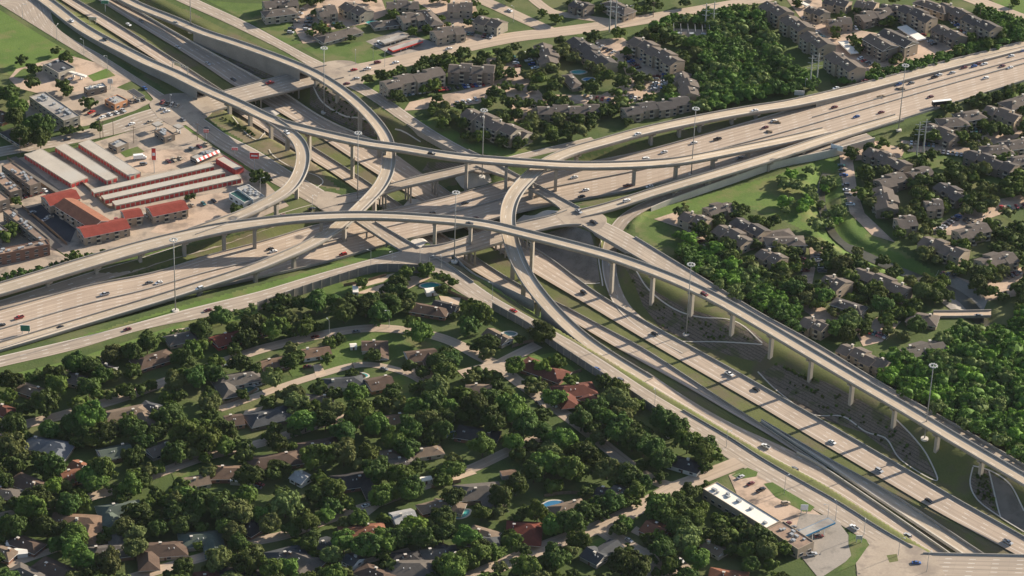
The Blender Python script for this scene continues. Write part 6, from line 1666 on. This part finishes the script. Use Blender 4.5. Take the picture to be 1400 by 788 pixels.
SHAPES = dict(
 car=dict(L=4.7, body=[(-2.35, .28), (2.3, .28), (2.35, .55), (2.25, .72), (1.2, .92), (-1.7, .96), (-2.3, .90), (-2.38, .55)], cab=[(1.15, .90), (.45, 1.36), (-.95, 1.38), (-1.75, .94)], roof=[(.40, 1.36), (.30, 1.43), (-.80, 1.44), (-.92, 1.38)], w=.88, wt=.62),
 suv=dict(L=4.8, body=[(-2.35, .35), (2.35, .35), (2.4, .65), (2.3, .95), (1.3, 1.08), (-2.3, 1.10), (-2.4, .6)], cab=[(1.25, 1.06), (.70, 1.66), (-2.05, 1.68), (-2.28, 1.08)], roof=[(.66, 1.66), (.55, 1.76), (-1.9, 1.77), (-2.03, 1.68)], w=.95, wt=.74),
 pickup=dict(L=5.6, body=[(-2.8, .45), (2.75, .45), (2.8, .75), (2.7, 1.05), (1.5, 1.14), (-.6, 1.15), (-.62, 1.0), (-2.75, 1.02), (-2.82, .6)], cab=[(1.45, 1.12), (.85, 1.72), (-.45, 1.74), (-.62, 1.13)], roof=[(.82, 1.72), (.72, 1.80), (-.35, 1.81), (-.45, 1.74)], w=.98, wt=.74))
VM = {}
def veh_meshes(kind, color):
    k = (kind, color)
    if k in VM: return VM[k]
    s = SHAPES[kind]; pm = PM[color]
    b = MB(); prism(b, s['body'], s['w'], pm); prism(b, s['roof'], s['wt'], pm, s['wt'] - .05)
    if kind == 'pickup': b.box(-2.7, -.82, 1.0, -.7, .82, 1.03, M['black']); b.box(-2.8, -.98, 1.02, -.62, -.86, 1.22, pm); b.box(-2.8, .86, 1.02, -.62, .98, 1.22, pm); b.box(-2.82, -.86, 1.02, -2.72, .86, 1.22, pm)
    body = b.mesh("body")
    g = MB(); prism(g, s['cab'], s['w'] - .06, M['carglass'], s['wt'] + .01); glass = g.mesh("window")
    w = MB(); w.cyl((0, -.12, 0), (0, .12, 0), .34, .34, M['tyre'], 12); w.cyl((0, -.13, 0), (0, .13, 0), .2, .2, M['rim'], 8); wheel = w.mesh("wheel")
    x = s['body'][1][0]; lm = MB(); lm.box(-.05, -.2, -.08, .06, .2, .08, M['headl']); hl = lm.mesh("headlight")
    lm = MB(); lm.box(-.06, -.2, -.08, .05, .2, .08, M['taill']); tl = lm.mesh("taillight")
    # one joined mesh for cars standing far off
    one = MB(); prism(one, s['body'], s['w'], pm); prism(one, s['roof'], s['wt'], pm, s['wt'] - .05); prism(one, s['cab'], s['w'] - .06, M['carglass'], s['wt'] + .01)
    for wx in (-s['L'] * .3, s['L'] * .31):
        for wy in (-.86, .86): one.cyl((wx, wy - .1, .34), (wx, wy + .1, .34), .34, .34, M['tyre'], 8)
    VM[k] = (body, glass, wheel, hl, tl, one.mesh("parked_" + kind), s)
    return VM[k]
NAME = dict(car="car", suv="sport_utility_car", pickup="pickup_truck"); CATN = dict(car="car", suv="car", pickup="pickup")
def vehicle(p, az, kind, color, where, detail=True, tilt=0.0, group=None):
    body, glass, wheel, hl, tl, one, s = veh_meshes(kind, color)
    nm = {"car": "car", "suv": "suv_car", "pickup": "pickup_truck"}[kind]
    look = color + " " + {"car": "car", "suv": "tall car", "pickup": "pickup"}[kind]
    if not detail:
        o = link("parked_" + nm, one, None, p, (0, 0, az))
        AUTO.append(dict(o=o, cat="car" if kind != 'pickup' else "pickup", look="parked " + look, group=group, pos=Vector(p))); return o
    r = empty(nm, p, az); r.rotation_euler = (0, tilt, az)
    link("body", body, r); link("window", glass, r)
    for wx in (-s['L'] * .3, s['L'] * .31):
        for wy in (-s['w'] + .06, s['w'] - .06): link("wheel", wheel, r, (wx, wy, .34))
    f = s['L'] / 2 - .02
    for y in (-.6, .6): link("headlight", hl, r, (f, y, .68)); link("taillight", tl, r, (-f - .02, y, .72))
    AUTO.append(dict(o=r, cat="car" if kind != 'pickup' else "pickup", look=look, group=group, pos=Vector(p), where=where)); return r
def on_road(px, py, key, color, kind='car', flip=False, where=""):
    best = min(ROADS[key], key=lambda t: (t[2][0] - px) ** 2 + (t[2][1] - py) ** 2)
    z = best[0].z
    p = P(px, py + 1.5, z + .6); p.z = z + .03
    # refine height with the nearest sample
    b2 = min(ROADS[key], key=lambda t: (t[0].x - p.x) ** 2 + (t[0].y - p.y) ** 2); p.z = b2[0].z + .05
    t = b2[1]; az = math.atan2(t.y, t.x) + (math.pi if flip else 0)
    vehicle(p, az, kind, color, where, tilt=-math.asin(max(-.2, min(.2, t.z))) * (-1 if flip else 1))
HW = [(98, 27, 'R1', 'white', 'car'), (144, 52, 'R1', 'black', 'car'), (193, 27, 'NB', 'grey', 'car'), (243, 63, 'NB', 'silver', 'car'), (284, 85, 'NB', 'silver', 'car'), (319, 107, 'NB', 'black', 'car'), (240, 30, 'R4', 'grey', 'car'), (369, 112, 'CSB', 'red', 'pickup'), (392, 180, 'R2', 'white', 'pickup'), (590, 209, 'R1', 'black', 'suv'),
 (143, 401, 'A', 'silver', 'pickup'), (204, 385, 'A', 'grey', 'car'), (217, 385, 'A', 'white', 'car'), (273, 393, 'R4', 'white', 'suv'), (26, 433, 'A', 'red', 'pickup'), (2, 443, 'A', 'black', 'car'), (369, 339, 'A', 'black', 'car'), (374, 342, 'A', 'white', 'car'), (469, 347, 'A', 'red', 'suv'), (83, 446, 'A', 'black', 'car'), (174, 449, 'FS', 'maroon', 'car'), (284, 423, 'FS', 'maroon', 'car'),
 (590, 291, 'A', 'black', 'suv'), (636, 276, 'A', 'black', 'car'), (649, 297, 'A', 'maroon', 'car'), (642, 304, 'R3', 'black', 'car'), (785, 241, 'A', 'white', 'car'), (801, 258, 'A', 'white', 'car'), (795, 267, 'A', 'black', 'car'), (858, 252, 'A', 'maroon', 'pickup'), (888, 253, 'A', 'white', 'car'), (857, 273, 'FE', 'white', 'suv'), (908, 207, 'A', 'white', 'car'), (883, 216, 'A', 'white', 'suv'), (872, 182, 'R5', 'white', 'car'),
 (981, 189, 'A', 'black', 'pickup'), (1011, 214, 'A', 'grey', 'car'), (949, 194, 'A', 'white', 'car'), (1032, 150, 'R5', 'white', 'car'), (1058, 164, 'A', 'white', 'car'), (1046, 173, 'A', 'maroon', 'car'), (1143, 119, 'R5', 'white', 'car'), (1182, 109, 'R5', 'maroon', 'car'), (1141, 145, 'A', 'maroon', 'car'), (1171, 158, 'A', 'blue', 'car'), (1205, 152, 'A', 'maroon', 'car'), (1229, 114, 'A', 'blue', 'car'), (1246, 112, 'A', 'grey', 'car'),
 (1272, 131, 'A', 'maroon', 'car'), (1278, 104, 'A', 'black', 'pickup'), (1284, 101, 'A', 'white', 'car'), (1302, 98, 'A', 'silver', 'car'), (1318, 91, 'A', 'maroon', 'car'), (1332, 89, 'A', 'blue', 'car'), (1337, 86, 'A', 'maroon', 'car'), (1347, 81, 'A', 'grey', 'car'), (1346, 86, 'A', 'white', 'car'), (1348, 105, 'A', 'white', 'car'), (1370, 89, 'A', 'maroon', 'car'), (1383, 75, 'A', 'white', 'car'), (1381, 91, 'A', 'white', 'car'), (1398, 68, 'A', 'blue', 'car'),
 (798, 399, 'NB', 'black', 'suv'), (895, 455, 'NB', 'black', 'car'), (997, 510, 'NB', 'white', 'pickup'), (1034, 531, 'NB', 'black', 'car'), (1138, 603, 'NB', 'white', 'car'), (1202, 642, 'NB', 'silver', 'suv'), (1270, 683, 'NB', 'black', 'car'), (1378, 740, 'NB', 'silver', 'pickup'), (963, 401, 'R3', 'maroon', 'suv'), (1215, 538, 'FBE', 'white', 'car'), (1047, 609, 'RM', 'white', 'pickup'), (1086, 640, 'RM', 'grey', 'suv'), (848, 518, 'FW', 'grey', 'suv'), (816, 503, 'FW', 'blue', 'car'), (702, 423, 'FW', 'red', 'car'),
 (1168, 720, 'FW', 'white', 'pickup'), (1241, 731, 'RM', 'silver', 'suv'), (1253, 768, 'CSR', 'blue', 'car'), (812, 303, 'FBE', 'black', 'pickup'), (791, 288, 'D3', 'silver', 'pickup'),
 (474, 113, 'CS2', 'maroon', 'car'), (487, 106, 'CS2', 'silver', 'car'), (484, 94, 'CS2', 'red', 'car'), (502, 93, 'CS2', 'white', 'pickup'), (516, 84, 'CS2', 'maroon', 'suv'), (541, 84, 'CS2', 'white', 'car'), (614, 65, 'CS2', 'white', 'car'), (697, 13, 'CS3', 'white', 'car'), (222, 148, 'CS', 'silver', 'car'), (228, 151, 'CS', 'white', 'car'), (250, 162, 'FNW', 'grey', 'car'), (283, 175, 'FNW', 'black', 'car'), (198, 119, 'FNW', 'blue', 'car'), (205, 165, 'CS', 'tan', 'car'), (180, 168, 'CS', 'white', 'car'), (92, 189, 'CS', 'black', 'car'),
 (426, 284, 'FN', 'black', 'car'), (386, 293, 'FN', 'maroon', 'car'), (381, 300, 'FN', 'black', 'car'), (487, 452, 'S1', 'grey', 'car'), (431, 459, 'S1', 'maroon', 'car'), (525, 503, 'alley', 'grey', 'car'), (500, 690, 'S3', 'white', 'car'), (745, 546, 'S1c', 'blue', 'car'), (736, 550, 'S1c', 'black', 'car'), (757, 553, 'S1c', 'white', 'car'), (929, 765, 'S6', 'white', 'pickup'), (860, 737, 'S6', 'silver', 'car'), (1338, 430, 'CRB', 'grey', 'car'), (176, 32, 'NB', 'white', 'car')]
for i, (x, y, k, c, kd) in enumerate(HW):
    on_road(x, y, k, c, kd, flip=(k in ('SB', 'RM', 'FW', 'FS') or (k == 'A' and i % 2 == 0)))
g = random.Random(12)
cw = ['white', 'white', 'silver', 'silver', 'grey', 'grey', 'black', 'black', 'maroon', 'blue', 'tan', 'red', 'teal']
seen_n = 0
bay = MB(); BAYW = plain("worn_bay_paint", (.62, .58, .50))
for (x1, y1, x2, y2, n) in ROWS:
    if n >= 3:
        a, b = G(x1, y1), G(x2, y2); u = (b - a); u.z = 0; Lr = u.length + 6; u.normalize(); v = Vector((-u.y, u.x, 0)); kk = int(Lr / 2.7)
        for k in range(kk + 1):
            c = a - u * 3 + u * 2.7 * k
            q = [c - v * 2.6 - u * .07, c - v * 2.6 + u * .07, c + v * 2.6 + u * .07, c + v * 2.6 - u * .07]
            for w_ in q: w_.z = Hat(w_.x, w_.y) + .33
            bay.add(q, [(0, 1, 2, 3)], BAYW)
    for k in range(n):
        t = k / max(1, n - 1)
        x = x1 + (x2 - x1) * t + g.uniform(-.4, .4); y = y1 + (y2 - y1) * t
        if n > 5 and g.random() < .10: continue
        a, b = G(x1, y1), G(x2, y2)
        p = G(x, y); d = b - a
        az = math.atan2(d.y, d.x) + math.pi / 2 if n > 1 else .3
        vehicle((p.x, p.y, p.z + .30), az + g.uniform(-.04, .04) + (math.pi if g.random() < .4 else 0), g.choice(['car', 'car', 'suv', 'pickup']), g.choice(cw), "", detail=(y > 240))
setp(bay.obj('bay_markings'), kind='structure')
# box trailer by the freeway and the white van at the storage yard
p = P(1287, 145, .2); r = empty("box_trailer", p, .30); setp(r, "black box trailer with white roof standing on the shoulder of the upper right freeway", "trailer")
mb = MB(); mb.box(-6.5, -1.25, 1.1, 6.5, 1.25, 3.9, M['black']); mb.box(-6.5, -1.25, 3.9, 6.5, 1.25, 4.0, M['white']); mb.obj("box", r)
for x in (-5, -3.8, 4.6):
    for y in (-1.05, 1.05): link("wheel", VM[('car', 'white')][2], r, (x, y, .5)).scale = (1.4, 1.4, 1.4)
p = G(191, 218); r = empty("box_truck", p, .28); setp(r, "white box truck parked beside the right diagonal storage building", "truck")
mb = MB(); mb.box(-3.8, -1.2, .9, 2.2, 1.2, 3.4, M['white']); mb.obj("cargo_box", r)
mb = MB(); prism(mb, [(2.25, .6), (4.1, .6), (4.2, 1.3), (3.6, 1.5), (3.1, 2.4), (2.25, 2.4)], 1.05, M['white'], .95); mb.obj("cab", r)
mb = MB(); prism(mb, [(3.62, 1.52), (3.16, 2.3), (3.10, 2.3), (3.56, 1.52)], 1.0, M['carglass'], .94); mb.obj("windscreen", r, (.08, 0, 0))
for x in (-2.6, 3.2):
    for y in (-1.05, 1.05): link("wheel", VM[('car', 'white')][2], r, (x, y, .42)).scale = (1.25, 1.25, 1.25)
# traffic cones and rubble of the roadworks
for i, (x, y) in enumerate([(1051, 181), (1062, 168), (1204, 133), (1232, 122)]):
    best = min(ROADS["A"], key=lambda t: abs(t[2][0] - x)); p = P(x, y, best[0].z + .05)
    mb = MB(); g2 = random.Random(i)
    for k in range(9): mb.cyl((g2.uniform(-3, 3), g2.uniform(-1.2, 1.2), -.1), (g2.uniform(-3, 3), g2.uniform(-1.2, 1.2), g2.uniform(.5, 1.1)), g2.uniform(.5, 1.1), .2, M['dirt'], 6)
    setp(mb.obj("rubble_pile", None, p), ["heap of earth on the freeway nearest the high flyover's end", "second heap of earth beside the freeway median roadworks", "small heap of earth below the light mast at the roadworks", "heap of earth furthest right in the freeway roadworks"][i], "rubble")
# ------------------------------------------------------------------ lamps by the list and the labels that need ranking
for i, (x, y) in enumerate(POSTS):
    p = G(x, y); lamp_post(x, y, "", az=(i * 1.3) % 6.28)
    AUTO.append(dict(o=[o for o in COL.objects if o.name.startswith("street_lamp")][-1], cat="street lamp", look="grey street lamp", group=None, pos=p))
for x, y in WPOLES:
    wood_pole(x, y, "")
    AUTO.append(dict(o=[o for o in COL.objects if o.name.startswith("utility_pole")][-1], cat="utility pole", look="wooden utility pole", group=None, pos=G(x, y)))
ANCH = [("the widest storage building", 90, 235), ("the pylon sign", 211, 230), ("the vacant restaurant", 82, 92), ("the two-storey office", 75, 150), ("the convenience store", 160, 138), ("the red motel lobby", 180, 292), ("the front motel wing", 140, 315), ("the courtyard at left", 15, 315),
 ("the white restaurant", 340, 265), ("the striped awning stand", 282, 212), ("the wide cross street bridge", 370, 118), ("the yellow sign", 151, 118), ("the green sign at lower left", 35, 455), ("the mast at lower left", 240, 425), ("the left noise wall's start", 353, 418), ("the frontage corner mast", 621, 358),
 ("the green yard pool", 588, 391), ("the dark kidney pool", 336, 533), ("the terrace pool", 493, 513), ("the pale blue pool", 58, 617), ("the above-ground pool", 618, 596), ("the turquoise bottom pool", 632, 703), ("the small deep blue pool", 755, 690), ("the rim pool by the wall", 696, 457),
 ("the playhouse on the lawn", 483, 477), ("the long white shed", 22, 760), ("the slatted patio roof", 332, 660), ("the grey garden shed", 918, 596), ("the tan garden hut", 736, 646), ("the cul-de-sac", 905, 770), ("the strip store", 1010, 690), ("the blue edged fuel canopy", 1115, 722), ("the bottom right bridge", 1330, 775),
 ("the street junction at centre", 681, 499), ("the lower right street junction", 924, 668), ("the white trailer shed", 486, 401), ("the reddish small garage", 695, 652), ("the white carport in trees", 582, 660), ("the white mound mast", 659, 242), ("the mast by the viaduct", 945, 239), ("the mast at the mulch bed", 938, 458),
 ("the creek weir", 1310, 405), ("the creek bridge", 1315, 430), ("the white billboard", 1143, 210), ("the box trailer", 1287, 145), ("the pylons by the lawn", 1257, 212), ("the parking structure", 1370, 300), ("the woods mast", 1264, 600), ("the apartment court pools", 798, 104), ("the clubhouse pool", 509, 31),
 ("the red-posted carport", 553, 62), ("the substation", 945, 48), ("the left white carport", 1160, 65), ("the right white carport", 1245, 48), ("the mast in the S curve", 443, 154), ("the truss gantry", 247, 102), ("the top left green sign", 144, 16), ("the short top carport", 1098, 6), ("the ramp's power poles", 1111, 121),
 ("the alley's left end", 310, 556), ("the bottom left corner", 5, 785), ("the left edge street end", 5, 590), ("the middle left street bend", 150, 671), ("the street's shady stretch", 345, 610), ("the lower street's left end", 212, 781), ("the lower street's middle", 490, 697), ("the noise wall's lower end", 934, 587), ("the hillside lawn", 900, 325), ("the creek meadow", 1095, 285),
 ("the field by the blocks", 1290, 232), ("the right image edge car park", 1380, 385), ("the long lower alley", 560, 752), ("the fork of the top street", 757, 45), ("the mid apartment entrance", 690, 110), ("the top right street", 1345, 5), ("the upper right freeway shoulder", 1340, 90), ("the lower right mulch slope", 1170, 560), ("the far right block slope", 1375, 680), ("the block slope at centre", 785, 350),
 ("the bottom centre edge", 620, 785), ("the bottom edge's left part", 330, 785), ("the top edge cars", 410, 35), ("the sunken lanes' bend", 895, 455), ("the left freeway's middle", 205, 385), ("the freeway under flyovers", 620, 290), ("the creek flats", 1215, 290), ("the tall wood's edge", 1180, 500)]
ORD = ["nearest", "second nearest", "third nearest", "fourth nearest", "fifth nearest", "sixth nearest", "seventh nearest", "eighth nearest", "ninth nearest", "tenth nearest"] + ["%dth nearest" % i for i in range(11, 60)]
apos = [(nm, G(x, y)) for nm, x, y in ANCH]
bycat = {}
for a in AUTO: bycat.setdefault((a['cat'], a['look']), []).append(a)
for (cat, look), items in bycat.items():
    used = {}
    ranks = []
    for nm, q in apos:
        order = sorted(range(len(items)), key=lambda i: (items[i]['pos'].x - q.x) ** 2 + (items[i]['pos'].y - q.y) ** 2)
        for r, i in enumerate(order): ranks.append((r, (items[i]['pos'] - q).length, i, nm))
    ranks.sort()
    done = {}
    for r, d, i, nm in ranks:
        if i in done: continue
        done[i] = (r, nm)
    for i, a in enumerate(items):
        r, nm = done[i]
        setp(a['o'], "%s, %s to %s" % (look, ORD[r], nm), cat, a.get('group') or {"tree": "trees", "car": "cars", "pickup": "pickups", "house": "detached houses", "apartment building": "apartment buildings", "street lamp": "street lamps", "utility pole": "utility poles"}.get(cat))
print("AUTO", len(AUTO), "trees", len(SINGLE), len(REST), len(WOOD))
